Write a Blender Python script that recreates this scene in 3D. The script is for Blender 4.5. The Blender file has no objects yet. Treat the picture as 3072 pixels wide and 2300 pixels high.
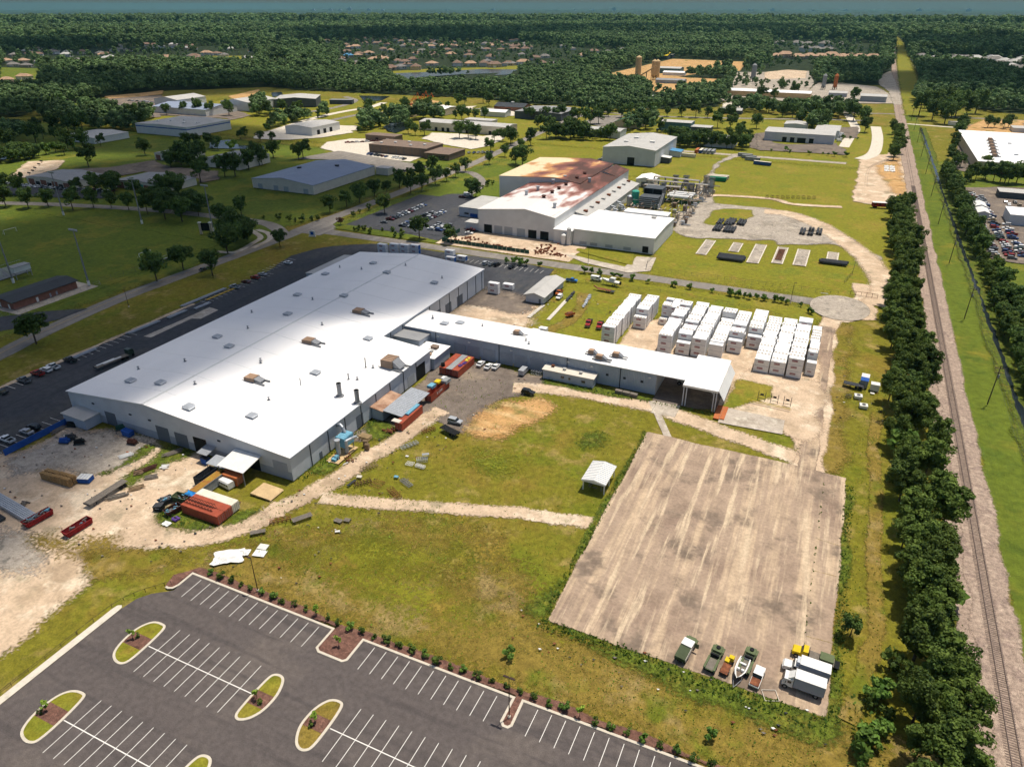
import bpy, math, random
import numpy as np
from math import radians, sin, cos, pi, hypot
from mathutils import Vector, noise
random.seed(7)
SC = bpy.context.scene
COL = SC.collection

# ---------------------------------------------------------------- camera, sky, sun, exposure
cam_d = bpy.data.cameras.new('camera')
cam = bpy.data.objects.new('camera', cam_d); COL.objects.link(cam)
cam_d.sensor_width = 36.0
cam_d.lens = 24.96
cam_d.clip_start = 1.0
cam_d.clip_end = 60000.0
cam.location = (0, 0, 114)
cam.rotation_euler = (radians(90 - 27.99), 0, radians(24.6))
SC.camera = cam

SUN_X, SUN_Y = 0.13, 0.25            # the shadow of a 1 m pole falls to (-SUN_X, -SUN_Y)
SUN_EL = math.atan2(1, hypot(SUN_X, SUN_Y))
world = bpy.data.worlds.new('World'); SC.world = world; world.use_nodes = True
wn = world.node_tree.nodes; wl = world.node_tree.links
bg = wn['Background']
sky = wn.new('ShaderNodeTexSky'); sky.sky_type = 'NISHITA'; sky.sun_disc = False
sky.sun_elevation = SUN_EL
sky.sun_rotation = math.atan2(SUN_X, SUN_Y)
sky.altitude = 100; sky.air_density = 1.0; sky.dust_density = 2.5; sky.ozone_density = 3.0
wl.new(sky.outputs[0], bg.inputs[0]); bg.inputs[1].default_value = 0.085

sun_d = bpy.data.lights.new('sun', 'SUN'); sun_d.energy = 4.2; sun_d.angle = radians(0.5); sun_d.color = (1, 0.93, 0.82)
sun = bpy.data.objects.new('sun', sun_d); COL.objects.link(sun)
sun.rotation_euler = Vector((SUN_X, SUN_Y, 1)).to_track_quat('Z', 'Y').to_euler()
sun.location = (40, 80, 400)
SC.view_settings.view_transform = 'Standard'; SC.view_settings.look = 'None'
SC.view_settings.exposure = 0.12; SC.view_settings.gamma = 1.0
SC.cycles.max_bounces = 5; SC.cycles.diffuse_bounces = 2; SC.cycles.glossy_bounces = 2
SC.cycles.transparent_max_bounces = 40; SC.cycles.volume_bounces = 1
SC.cycles.use_denoising = True; SC.cycles.use_adaptive_sampling = True; SC.cycles.adaptive_threshold = 0.025; SC.cycles.adaptive_min_samples = 24

# ---------------------------------------------------------------- helpers
def lin(h):
    v = [int(h[i:i + 2], 16) / 255 for i in (0, 2, 4)]
    return tuple(c / 12.92 if c <= .04045 else ((c + .055) / 1.055) ** 2.4 for c in v)

class MB:
    """collects shapes; build() links them as one mesh object"""
    def __init__(s): s.v = []; s.f = []; s.m = []
    def poly(s, pts, m=0):
        n = len(s.v); s.v += [tuple(p) for p in pts]; s.f.append(tuple(range(n, n + len(pts)))); s.m.append(m); return s
    def box(s, x0, y0, z0, x1, y1, z1, m=0):
        n = len(s.v)
        s.v += [(x0, y0, z0), (x1, y0, z0), (x1, y1, z0), (x0, y1, z0), (x0, y0, z1), (x1, y0, z1), (x1, y1, z1), (x0, y1, z1)]
        s.f += [(n, n + 3, n + 2, n + 1), (n + 4, n + 5, n + 6, n + 7), (n, n + 1, n + 5, n + 4), (n + 1, n + 2, n + 6, n + 5), (n + 2, n + 3, n + 7, n + 6), (n + 3, n, n + 4, n + 7)]
        s.m += [m] * 6; return s
    def prism(s, pts, lo, hi, axis='y', m=0):
        """polygon in the plane across axis, pulled from lo to hi"""
        n = len(s.v); k = len(pts)
        def P(a, b, c):
            return {'y': (a, c, b), 'x': (c, a, b), 'z': (a, b, c)}[axis]
        s.v += [P(a, b, lo) for a, b in pts] + [P(a, b, hi) for a, b in pts]
        s.f += [tuple(range(n, n + k)), tuple(range(n + 2 * k - 1, n + k - 1, -1))] + [(n + i, n + k + i, n + k + (i + 1) % k, n + (i + 1) % k) for i in range(k)]
        s.m += [m] * (k + 2); return s
    def tube(s, p, q, r, n=6, m=0, r2=None):
        p, q = Vector(p), Vector(q); d = (q - p)
        if d.length < 1e-6: return s
        d.normalize(); u = d.orthogonal().normalized(); w = d.cross(u); b = len(s.v); r2 = r if r2 is None else r2
        for c, rr in ((p, r), (q, r2)):
            for i in range(n):
                a = 2 * pi * i / n; s.v.append(tuple(c + u * (rr * cos(a)) + w * (rr * sin(a))))
        s.f += [(b + i, b + (i + 1) % n, b + n + (i + 1) % n, b + n + i) for i in range(n)] + [tuple(range(b + n - 1, b - 1, -1)), tuple(range(b + n, b + 2 * n))]
        s.m += [m] * (n + 2); return s
    def path(s, pts, r, n=6, m=0):
        for a, b in zip(pts, pts[1:]): s.tube(a, b, r, n, m)
        return s
    def mesh(s, name, mats):
        me = bpy.data.meshes.new(name); me.from_pydata(s.v, [], s.f)
        for m in (mats if isinstance(mats, (list, tuple)) else [mats]): me.materials.append(m)
        if any(s.m): me.polygons.foreach_set('material_index', s.m)
        me.update(); return me
    def build(s, name, mats, parent=None, **k):
        return link(name, s.mesh(name, mats), parent, **k)

def recalc(me):
    import bmesh
    b = bmesh.new(); b.from_mesh(me); bmesh.ops.recalc_face_normals(b, faces=b.faces); b.to_mesh(me); b.free()

def link(name, data, parent=None, loc=None, rz=0, label=None, cat=None, group=None, kind=None):
    o = bpy.data.objects.new(name, data); COL.objects.link(o)
    if parent: o.parent = parent
    if loc is not None: o.location = loc if len(loc) == 3 else (loc[0], loc[1], 0)
    if rz: o.rotation_euler[2] = rz
    for k, v in (('label', label), ('category', cat), ('group', group), ('kind', kind)):
        if v: o[k] = v
    return o

def thing(name, label, cat, loc=(0, 0, 0), rz=0, group=None):
    o = link(name, None, None, loc, rz, label, cat, group); o.empty_display_size = .5
    return o

def kids(o):
    return [c for c in ALLKIDS.get(o.name, [])]
ALLKIDS = {}
def part(name, me, parent, loc=None, rz=0, label=None, kind=None):
    o = link(name, me, parent, loc, rz, label, kind=kind); ALLKIDS.setdefault(parent.name, []).append(o); return o
def dup(root, loc, rz=0, label=None, group=None, scale=None, mats=None):
    """a copy of a thing with copies of its parts and sub-parts"""
    def cp(o, par):
        c = o.copy(); COL.objects.link(c)
        if par: c.parent = par
        for ch in ALLKIDS.get(o.name, []):
            k = cp(ch, c); ALLKIDS.setdefault(c.name, []).append(k)
        if mats and o.type == 'MESH':
            for sl in c.material_slots:
                if sl.material and sl.material.name in mats: sl.link = 'OBJECT'; 
            for i, sl in enumerate(c.material_slots):
                nm = o.data.materials[i].name
                if nm in mats: sl.link = 'OBJECT'; sl.material = mats[nm]
        return c
    r = cp(root, None); r.location = loc if len(loc) == 3 else (loc[0], loc[1], 0); r.rotation_euler = (0, 0, rz)
    if scale: r.scale = (scale,) * 3 if not isinstance(scale, tuple) else scale
    for k, v in (('label', label), ('group', group)):
        if v: r[k] = v
    return r

ONES = 'first second third fourth fifth sixth seventh eighth ninth tenth eleventh twelfth thirteenth fourteenth fifteenth sixteenth seventeenth eighteenth nineteenth'.split()
TENS = {2: 'twent', 3: 'thirt', 4: 'fort', 5: 'fift', 6: 'sixt', 7: 'sevent', 8: 'eight', 9: 'ninet'}
def ORD(n):
    if n < 20: return ONES[n - 1]
    if n >= 100: return '%dth' % n
    t, u = divmod(n, 10)
    return TENS[t] + ('ieth' if u == 0 else 'y-' + ONES[u - 1])

# ---------------------------------------------------------------- materials
MT = {}
def mat(name, col, var=.12, scale=.4, rough=.85, metal=0, bump=0, col2=None, stretch=None, fine=0, spec=.3, rnd=0):
    """a surface with uneven colour: two scales of world-space noise between col and col2"""
    if name in MT: return MT[name]
    c = lin(col) if isinstance(col, str) else col
    m = bpy.data.materials.new(name); m.use_nodes = True; nt = m.node_tree; N = nt.nodes; L = nt.links
    b = N['Principled BSDF']; b.inputs['Roughness'].default_value = rough; b.inputs['Metallic'].default_value = metal
    b.inputs['Specular IOR Level'].default_value = spec
    geo = N.new('ShaderNodeNewGeometry'); src = geo.outputs['Position']
    if stretch:
        mp = N.new('ShaderNodeMapping'); mp.inputs['Scale'].default_value = stretch; L.new(src, mp.inputs[0]); src = mp.outputs[0]
    n1 = N.new('ShaderNodeTexNoise'); n1.inputs['Scale'].default_value = scale; n1.inputs['Detail'].default_value = 7; n1.inputs['Roughness'].default_value = .65
    L.new(src, n1.inputs['Vector'])
    r = N.new('ShaderNodeValToRGB'); L.new(n1.outputs[0], r.inputs[0])
    c2 = (lin(col2) if isinstance(col2, str) else col2) if col2 else None
    a0 = tuple(max(0, x * (1 - var)) for x in c); a1 = c2 or tuple(min(1, x * (1 + var)) for x in c)
    r.color_ramp.elements[0].position = .36; r.color_ramp.elements[0].color = (*a0, 1)
    r.color_ramp.elements[1].position = .66; r.color_ramp.elements[1].color = (*a1, 1)
    out = r.outputs[0]
    if rnd:
        oi = N.new('ShaderNodeObjectInfo'); mr = N.new('ShaderNodeMapRange'); mr.inputs[3].default_value = 1 - rnd; mr.inputs[4].default_value = 1 + rnd
        L.new(oi.outputs['Random'], mr.inputs[0])
        mx = N.new('ShaderNodeMix'); mx.data_type = 'RGBA'; mx.blend_type = 'MULTIPLY'; mx.inputs[0].default_value = 1
        L.new(out, mx.inputs[6]); L.new(mr.outputs[0], mx.inputs[7]); out = mx.outputs[2]
    if fine:
        n2 = N.new('ShaderNodeTexNoise'); n2.inputs['Scale'].default_value = fine; n2.inputs['Detail'].default_value = 3; L.new(geo.outputs['Position'], n2.inputs['Vector'])
        mr = N.new('ShaderNodeMapRange'); mr.inputs[1].default_value = .3; mr.inputs[2].default_value = .7; mr.inputs[3].default_value = .7; mr.inputs[4].default_value = 1.3; L.new(n2.outputs[0], mr.inputs[0])
        mx = N.new('ShaderNodeMix'); mx.data_type = 'RGBA'; mx.blend_type = 'MULTIPLY'; mx.inputs[0].default_value = 1
        L.new(out, mx.inputs[6]); L.new(mr.outputs[0], mx.inputs[7]); out = mx.outputs[2]
    L.new(out, b.inputs['Base Color'])
    if bump:
        bp = N.new('ShaderNodeBump'); bp.inputs['Strength'].default_value = bump; bp.inputs['Distance'].default_value = .3; L.new(n1.outputs[0], bp.inputs['Height']); L.new(bp.outputs[0], b.inputs['Normal'])
    MT[name] = m; return m

def ground_mat(name, cols, scales, weights=None, rough=.95, streak=None, bump=.0, edge_noise=1.3, grit=(3.0, .25)):
    """layered ground: cols[0] is the base, every further colour shows where its own noise is high;
    the 'edge' attribute of the sheet lets its border break up into the ground below"""
    m = bpy.data.materials.new(name); m.use_nodes = True; nt = m.node_tree; N = nt.nodes; L = nt.links
    b = N['Principled BSDF']; b.inputs['Roughness'].default_value = rough; b.inputs['Specular IOR Level'].default_value = .15
    geo = N.new('ShaderNodeNewGeometry'); P = geo.outputs['Position']
    rgb = N.new('ShaderNodeRGB'); rgb.outputs[0].default_value = (*lin(cols[0]), 1); out = rgb.outputs[0]
    for i, c in enumerate(cols[1:]):
        sc = scales[i]; mp = N.new('ShaderNodeMapping'); mp.inputs['Location'].default_value = (37 * i, 91 * i, 13 * i); L.new(P, mp.inputs[0]); src = mp.outputs[0]
        if isinstance(sc, tuple): mp.inputs['Scale'].default_value = sc; sc = 1
        n = N.new('ShaderNodeTexNoise'); n.inputs['Scale'].default_value = sc; n.inputs['Detail'].default_value = 4; n.inputs['Roughness'].default_value = .65; n.noise_dimensions = '3D'
        L.new(src, n.inputs['Vector'])
        w = weights[i] if weights else .5
        mr = N.new('ShaderNodeMapRange'); mr.interpolation_type = 'SMOOTHSTEP'; mr.inputs[1].default_value = .62 - w * .25; mr.inputs[2].default_value = .78 - w * .25; L.new(n.outputs[0], mr.inputs[0])
        mx = N.new('ShaderNodeMix'); mx.data_type = 'RGBA'; L.new(mr.outputs[0], mx.inputs[0]); L.new(out, mx.inputs[6]); mx.inputs[7].default_value = (*lin(c), 1); out = mx.outputs[2]
    for gs, ga in ((grit[0], grit[1]), (grit[0] * .18, grit[1] * .8)):
        n = N.new('ShaderNodeTexNoise'); n.inputs['Scale'].default_value = gs; n.inputs['Detail'].default_value = 2; L.new(P, n.inputs['Vector'])
        mr = N.new('ShaderNodeMapRange'); mr.inputs[1].default_value = .32; mr.inputs[2].default_value = .68; mr.inputs[3].default_value = 1 - ga; mr.inputs[4].default_value = 1 + ga; L.new(n.outputs[0], mr.inputs[0])
        mx = N.new('ShaderNodeMix'); mx.data_type = 'RGBA'; mx.blend_type = 'MULTIPLY'; mx.inputs[0].default_value = 1
        L.new(out, mx.inputs[6]); L.new(mr.outputs[0], mx.inputs[7]); out = mx.outputs[2]
        hn = n
    L.new(out, b.inputs['Base Color'])
    if bump:
        bp = N.new('ShaderNodeBump'); bp.inputs['Strength'].default_value = bump; bp.inputs['Distance'].default_value = .25; L.new(hn.outputs[0], bp.inputs['Height']); L.new(bp.outputs[0], b.inputs['Normal'])
    MT[name + '_solid'] = m.copy(); MT[name + '_solid'].name = name + '_solid'
    at = N.new('ShaderNodeAttribute'); at.attribute_name = 'edge'
    n = N.new('ShaderNodeTexNoise'); n.inputs['Scale'].default_value = edge_noise; n.inputs['Detail'].default_value = 4; L.new(P, n.inputs['Vector'])
    a = N.new('ShaderNodeMath'); a.operation = 'MULTIPLY_ADD'; L.new(at.outputs['Fac'], a.inputs[0]); a.inputs[1].default_value = .62; L.new(n.outputs[0], a.inputs[2])
    mr = N.new('ShaderNodeMapRange'); mr.inputs[1].default_value = .62; mr.inputs[2].default_value = .96; L.new(a.outputs[0], mr.inputs[0])
    tr = N.new('ShaderNodeBsdfTransparent'); ms = N.new('ShaderNodeMixShader')
    L.new(mr.outputs[0], ms.inputs[0]); L.new(tr.outputs[0], ms.inputs[1]); L.new(b.outputs[0], ms.inputs[2]); L.new(ms.outputs[0], N['Material Output'].inputs[0])
    MT[name] = m; return m

# ground colours
ground_mat('grass', ['6f6a20', '7d6a2b', '666a1c', '8b7a42'], [.022, .05, .11], [.46, .46, .36], bump=.5, grit=(3.5, .24))
ground_mat('lawn', ['777522', '84792e', '6b7122', '877330'], [.03, .06, .12], [.45, .45, .3], bump=.4, grit=(3.2, .2))
ground_mat('green_turf', ['5c6820', '737027', '51601e'], [.03, .09], [.5, .5], bump=.3, grit=(3.0, .2))
ground_mat('dry_grass', ['7c6a2f', '6c661f', '8e7a4c', '62681e'], [.05, .08, .07], [.5, .45, .35], bump=.5, grit=(3.5, .24))
ground_mat('rough_weeds', ['545f1e', '656324', '444f1a'], [.2, .35], [.5, .5], bump=.8, grit=(3.5, .45))
ground_mat('sand', ['c2aa8f', 'aa947a', 'd2bfa5', '94876e'], [.06, .12, .08], [.5, .5, .25], grit=(1.6, .12))
ground_mat('orange_sand', ['b8905e', 'a07a4a', 'c9a878', '7c7440'], [.09, (.06, .3, 1), .06], [.5, .5, .35], grit=(1.5, .15))
ground_mat('gravel', ['a59a8c', '8f8577', 'b8ac9a', '7a746a'], [.06, .15, .3], [.5, .4, .3], grit=(4, .2))
ground_mat('slab_concrete', ['a08b77', '8a7666', 'b9a287', '796a5c', 'c3ae92'], [.035, (.28, .018, 1), .09, (.45, .03, 1)], [.6, .6, .45, .42], grit=(1.4, .12))
ground_mat('old_concrete', ['b3a798', 'a09484', 'c4baa9'], [.1, .3], [.5, .5], grit=(2, .1))
ground_mat('new_asphalt', ['5a5350', '635b56', '514b49'], [.05, (.02, .3, 1)], [.5, .5], grit=(5, .16))
ground_mat('lot_asphalt', ['46474b', '504f4e', '3c3e43'], [.04, (.3, .02, 1)], [.5, .4], grit=(3, .16))
ground_mat('yard_asphalt', ['74695f', '625850', '8a7c6c'], [.06, .1], [.5, .45], grit=(3, .16))
ground_mat('road_asphalt', ['837c74', '767068', '918a80'], [.05, (.3, .03, 1)], [.5, .5], grit=(3, .1))
ground_mat('mulch', ['6b4d42', '5a4038', '7c5c4e'], [.6, 1.2], [.5, .5], grit=(5, .3))
ground_mat('ballast', ['998677', '87756a', 'a89584'], [.2, .5], [.5, .5], grit=(6, .3))
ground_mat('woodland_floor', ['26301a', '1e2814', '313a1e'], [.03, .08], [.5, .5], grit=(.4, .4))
ground_mat('pale_concrete', ['cfc5b4', 'bfb5a4'], [.3], [.4], grit=(2, .06))
ground_mat('water', ['20282c', '283236'], [.02], [.5], rough=.2, grit=(.5, .05)).node_tree.nodes['Principled BSDF'].inputs['Specular IOR Level'].default_value = .5

# painted and built surfaces
mat('white_line', 'dcd8d0', var=.06, scale=2)
mat('yellow_line', 'c9a548', var=.1, scale=2)
mat('kerb', 'c6bcaa', var=.08, scale=1)
mat('white_roof', (.87, .85, .82), var=.06, scale=.05, rough=.9, spec=.08, col2=(.89, .87, .84), stretch=(1, .3, 1))
mat('white_paint', 'dedcd6', var=.06, scale=.5, rough=.5)
mat('grey_wall', 'bfc3c8', var=.06, scale=.25)
mat('grey_wall_dark', '979da6', var=.07, scale=.3)
mat('blue_grey_wall', 'a3acb8', var=.06, scale=.3)
mat('pale_wall', 'd3d3cf', var=.06, scale=.2)
mat('cream_wall', 'd2cabb', var=.06, scale=.3)
mat('tan_wall', 'b9aa94', var=.08, scale=.3)
mat('dark_wall', '4f5459', var=.1, scale=.3)
mat('teal_wall', '4d6d70', var=.08, scale=.3)
mat('brick', '85594a', var=.18, scale=1.5)
mat('brown_wall', '6e5f52', var=.12, scale=.4)
mat('grey_roof', '8b8b8b', var=.08, scale=.15, rough=.7)
mat('pale_roof', 'b4b1ab', var=.08, scale=.15, rough=.7)
mat('blue_roof', '8791a3', var=.06, scale=.12, rough=.6)
mat('dark_roof', '3d4044', var=.12, scale=.3)
mat('brown_roof', '7c6a5c', var=.15, scale=.3)
mat('tan_roof', 'a98a70', var=.14, scale=.3)
mat('shingle_grey', '77726d', var=.16, scale=.25)
mat('shingle_brown', '7d6556', var=.16, scale=.25)
mat('green_roof', '3f6248', var=.1, scale=.3)
mat('blue_metal_roof', '4f87ad', var=.1, scale=.3)
mat('rust_sheet', '9c7258', var=.25, scale=.5, col2='c3a288', stretch=(.5, .5, 1))
mat('galvanised', 'a9adb2', var=.1, scale=.8, rough=.5, metal=.3)
mat('door_grey', '5f656e', var=.06, scale=.5)
mat('door_pale', 'a2a6a8', var=.05, scale=.5)
mat('opening', '141517', var=.2, scale=.5)
mat('glass', '1c2328', var=.2, scale=.7, rough=.15, spec=.6)
mat('black', '17181a', var=.2, scale=1)
mat('tyre', '1b1b1c', var=.1, scale=3)
mat('rim', '8d9094', var=.1, scale=3, metal=.5, rough=.4)
mat('steel', '84868a', var=.12, scale=1, rough=.6, metal=.2)
mat('dark_steel', '3a3c40', var=.2, scale=1)
mat('rust', '6a3c28', var=.35, scale=1.2, col2='90583a')
mat('dark_rust', '4a2a22', var=.3, scale=1)
mat('wood', '8a7458', var=.2, scale=1.2)
mat('pallet_wood', 'a88658', var=.22, scale=1.4)
mat('grey_wood', '746c62', var=.2, scale=1.5)
mat('sleeper_wood', '7d6d62', var=.25, scale=2, rnd=.2)
mat('rail_steel', '5d4e48', var=.15, scale=2, rough=.5)
mat('container_red', '9a4a34', var=.16, scale=.6)
mat('container_dark_red', '7c2f28', var=.2, scale=.6)
mat('container_yellow', 'b0912e', var=.2, scale=.5, col2='8d5a2c')
mat('container_white', 'd8cfbb', var=.12, scale=.5)
mat('container_blue', '2f4f86', var=.15, scale=.6)
mat('container_green', '1f7a58', var=.12, scale=.6)
mat('container_grey', '8d8f8f', var=.12, scale=.6)
mat('container_orange', 'b0653a', var=.15, scale=.5)
mat('dumpster_red', '8c2326', var=.2, scale=.8)
mat('olive', '5d6748', var=.12, scale=.8)
mat('olive_dark', '485139', var=.15, scale=.8)
mat('pod_white', 'e2e0dc', var=.05, scale=.6)
mat('pod_roof', (.8, .79, .77), var=.04, scale=.3)
mat('pod_patch', '9c8a70', var=.3, scale=1.2)
mat('logo_red', '8a1f2b', var=.05, scale=2)
mat('pod_blue', '2b5b9a', var=.08, scale=1)
mat('blue_paint', '234f97', var=.12, scale=.7)
mat('light_blue', '6fa3b8', var=.12, scale=1)
mat('blue_tarp', '2a86c8', var=.15, scale=1.5)
mat('purple', '5c3f86', var=.15, scale=1)
mat('teal', '3fa08a', var=.1, scale=1)
mat('yellow', 'd2b51f', var=.1, scale=1)
mat('safety_yellow', 'c9b13c', var=.1, scale=1)
mat('orange', 'c4672c', var=.12, scale=1)
mat('dark_green', '24493c', var=.15, scale=.8)
mat('plywood', 'c3a77c', var=.14, scale=.5)
mat('bark', '4b3f33', var=.2, scale=2)
mat('pole_wood', '54483e', var=.15, scale=2)
mat('dark_pole', '3a2a28', var=.1, scale=2)
for n, c in dict(white='e2e2df', silver='a3a6a9', grey='6b6f73', black='1d1f22', red='93211f', maroon='5a2024', blue='2b4474', brightblue='1d6ab0', tan='a8977a', dgreen='2c3d31', orange='b5612a').items():
    mat('paint_' + n, c, var=.04, scale=1, rough=.35, spec=.5)

def leaf_mat(name, c0, c1, rnd=.25):
    m = bpy.data.materials.new(name); m.use_nodes = True; nt = m.node_tree; N = nt.nodes; L = nt.links
    b = N['Principled BSDF']; b.inputs['Roughness'].default_value = .7; b.inputs['Specular IOR Level'].default_value = .2
    geo = N.new('ShaderNodeNewGeometry'); n = N.new('ShaderNodeTexNoise'); n.inputs['Scale'].default_value = .45; n.inputs['Detail'].default_value = 4; L.new(geo.outputs['Position'], n.inputs['Vector'])
    r = N.new('ShaderNodeValToRGB'); L.new(n.outputs[0], r.inputs[0])
    r.color_ramp.elements[0].position = .35; r.color_ramp.elements[0].color = (*lin(c0), 1); r.color_ramp.elements[1].position = .65; r.color_ramp.elements[1].color = (*lin(c1), 1)
    oi = N.new('ShaderNodeObjectInfo'); mr = N.new('ShaderNodeMapRange'); mr.inputs[3].default_value = 1 - rnd; mr.inputs[4].default_value = 1 + rnd; L.new(oi.outputs['Random'], mr.inputs[0])
    ri = N.new('ShaderNodeMapRange'); ri.inputs[3].default_value = .75; ri.inputs[4].default_value = 1.25; L.new(geo.outputs['Random Per Island'], ri.inputs[0])
    out = r.outputs[0]
    for f in (mr, ri):
        mx = N.new('ShaderNodeMix'); mx.data_type = 'RGBA'; mx.blend_type = 'MULTIPLY'; mx.inputs[0].default_value = 1; L.new(out, mx.inputs[6]); L.new(f.outputs[0], mx.inputs[7]); out = mx.outputs[2]
    L.new(out, b.inputs['Base Color'])
    tl = N.new('ShaderNodeBsdfTranslucent'); L.new(out, tl.inputs[0]); ms = N.new('ShaderNodeMixShader'); ms.inputs[0].default_value = .25
    L.new(b.outputs[0], ms.inputs[1]); L.new(tl.outputs[0], ms.inputs[2]); L.new(ms.outputs[0], N['Material Output'].inputs[0])
    MT[name] = m; return m
leaf_mat('pine_leaf', '3e5320', '667832')
leaf_mat('oak_leaf', '3c5426', '5a7030')
leaf_mat('shrub_leaf', '4a6a28', '6f8a3a')
leaf_mat('young_leaf', '6f8f30', '8fa840')
leaf_mat('red_leaf', '5a3a30', '70503c')
leaf_mat('forest_leaf', '526c42', '788e56', .45)

# ---------------------------------------------------------------- ground sheets
def resample(pts, step, closed=True):
    out = []; n = len(pts)
    for i in range(n if closed else n - 1):
        a, b = pts[i], pts[(i + 1) % n]; d = hypot(b[0] - a[0], b[1] - a[1]); k = max(1, int(d / step))
        out += [(a[0] + (b[0] - a[0]) * j / k, a[1] + (b[1] - a[1]) * j / k) for j in range(k)]
    if not closed: out.append(pts[-1])
    return out
def smooth(pts, closed=False, k=6):
    n = len(pts); out = []
    for i in range(n if closed else n - 1):
        g = lambda j: pts[j % n] if closed else pts[max(0, min(n - 1, j))]
        p0, p1, p2, p3 = g(i - 1), g(i), g(i + 1), g(i + 2)
        for j in range(k):
            t = j / k
            out.append(tuple(.5 * ((2 * p1[c]) + (-p0[c] + p2[c]) * t + (2 * p0[c] - 5 * p1[c] + 4 * p2[c] - p3[c]) * t * t + (-p0[c] + 3 * p1[c] - 3 * p2[c] + p3[c]) * t ** 3) for c in (0, 1)))
    if not closed: out.append(pts[-1])
    return out
def area2(p): return sum(p[i][0] * p[(i + 1) % len(p)][1] - p[(i + 1) % len(p)][0] * p[i][1] for i in range(len(p)))
def vnormals(p):
    n = len(p); out = []
    for i in range(n):
        a, b = p[i - 1], p[(i + 1) % n]; dx, dy = b[0] - a[0], b[1] - a[1]; d = hypot(dx, dy) or 1; out.append((dy / d, -dx / d))
    return out
LVL = [0]
def next_z():
    LVL[0] += 1; return -.4 + .004 * LVL[0]
def sheet(name, v, f, e, m, parent, kind):
    me = bpy.data.meshes.new(name); me.from_pydata(v, [], f); me.materials.append(MT[m])
    if e: me.attributes.new('edge', 'FLOAT', 'POINT').data.foreach_set('value', e)
    return link(name, me, parent, kind=None if parent else kind)
def patch(name, pts, m, z=None, edge=0, jit=0, step=None, parent=None, kind='structure', sm=False):
    """a sheet of ground; edge = width over which its border breaks up, jit = raggedness of the outline"""
    if sm: pts = smooth(pts, True)
    if area2(pts) < 0: pts = pts[::-1]
    if jit:
        pts = resample(pts, max(1.5, jit * 1.5)); nn = vnormals(pts); sd = len(name) * 7.3 + len(pts)
        pts = [(p[0] + q[0] * jit * noise.noise((p[0] * .12, p[1] * .12, sd)) * 2, p[1] + q[1] * jit * noise.noise((p[0] * .12, p[1] * .12, sd)) * 2) for p, q in zip(pts, nn)]
    if z is None: z = next_z()
    n = len(pts)
    if not edge:
        return sheet(name, [(x, y, z) for x, y in pts], [tuple(range(n))], None, m + '_solid', parent, kind)
    if m in ('rough_weeds', 'dry_grass', 'lawn', 'orange_sand') and not parent: edge *= 1.8
    P = np.array(pts); lo = P.min(0) - edge; hi = P.max(0) + edge
    c = max(edge * .7, math.sqrt((hi[0] - lo[0]) * (hi[1] - lo[1])) / 90)
    nx, ny = int((hi[0] - lo[0]) / c) + 2, int((hi[1] - lo[1]) / c) + 2
    gx = lo[0] + c * np.arange(nx); gy = lo[1] + c * np.arange(ny); X, Y = np.meshgrid(gx, gy); X = X.ravel(); Y = Y.ravel()
    d2 = np.full(X.shape, 1e18); ins = np.zeros(X.shape, bool); Q = np.roll(P, -1, 0)
    for (ax, ay), (bx, by) in zip(P, Q):
        ex, ey = bx - ax, by - ay; L2 = ex * ex + ey * ey
        if L2 < 1e-9: continue
        t = np.clip(((X - ax) * ex + (Y - ay) * ey) / L2, 0, 1); d2 = np.minimum(d2, (X - ax - t * ex) ** 2 + (Y - ay - t * ey) ** 2)
        if ay != by: ins ^= ((ay > Y) != (by > Y)) & (X < ex * (Y - ay) / (by - ay) + ax)
    sd = np.where(ins, 1, -1) * np.sqrt(d2) / edge; S = sd.reshape(ny, nx)
    keep = np.maximum(np.maximum(S[:-1, :-1], S[1:, :-1]), np.maximum(S[:-1, 1:], S[1:, 1:])) > -1.0
    j, i = np.nonzero(keep); a = j * nx + i
    quads = np.stack([a, a + 1, a + nx + 1, a + nx], 1); used, inv = np.unique(quads, return_inverse=True); quads = inv.reshape(-1, 4)
    v = np.stack([X[used], Y[used], np.full(len(used), z)], 1)
    return sheet(name, v.tolist(), quads.tolist(), (np.minimum(sd[used], 4) + .5).tolist(), m, parent, kind)
def strip(name, pts, w, m, edge=.5, jit=0, parent=None, kind='structure', k=6):
    """a road or track of even width whose two borders break up"""
    if m in ('sand', 'dry_grass'): edge = w * .55; jit *= .5
    c = resample(smooth(pts, False, k) if len(pts) > 2 else pts, max(2, w * .4), False); z = next_z(); v, e, f = [], [], []
    for i, p in enumerate(c):
        a, b = c[max(0, i - 1)], c[min(len(c) - 1, i + 1)]; dx, dy = b[0] - a[0], b[1] - a[1]; d = hypot(dx, dy) or 1; nx, ny = -dy / d, dx / d
        jl = jit * noise.noise((i * .5, w, len(c))) * 2; jr = jit * noise.noise((i * .5, w + 9, len(c))) * 2
        for o, ev in ((w / 2 + edge / 2 + jl, -.1), (w / 2 - edge / 2 + jl, 1), (-w / 2 + edge / 2 + jr, 1), (-w / 2 - edge / 2 + jr, -.1)):
            v.append((p[0] + nx * o, p[1] + ny * o, z)); e.append(float(ev) * 1.2)
        if i: q = 4 * i; f += [(q - 4 + s, q + s, q + s + 1, q - 3 + s) for s in range(3)]
    return sheet(name, v, f, e, m, parent, kind)
def ribbon(pts, w, closed=False, k=6):
    c = smooth(pts, False, k) if len(pts) > 2 else pts; L, R = [], []
    for i, p in enumerate(c):
        a, b = c[max(0, i - 1)], c[min(len(c) - 1, i + 1)]; dx, dy = b[0] - a[0], b[1] - a[1]; d = hypot(dx, dy) or 1
        L.append((p[0] - dy / d * w / 2, p[1] + dx / d * w / 2)); R.append((p[0] + dy / d * w / 2, p[1] - dx / d * w / 2))
    return L + R[::-1]
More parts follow.
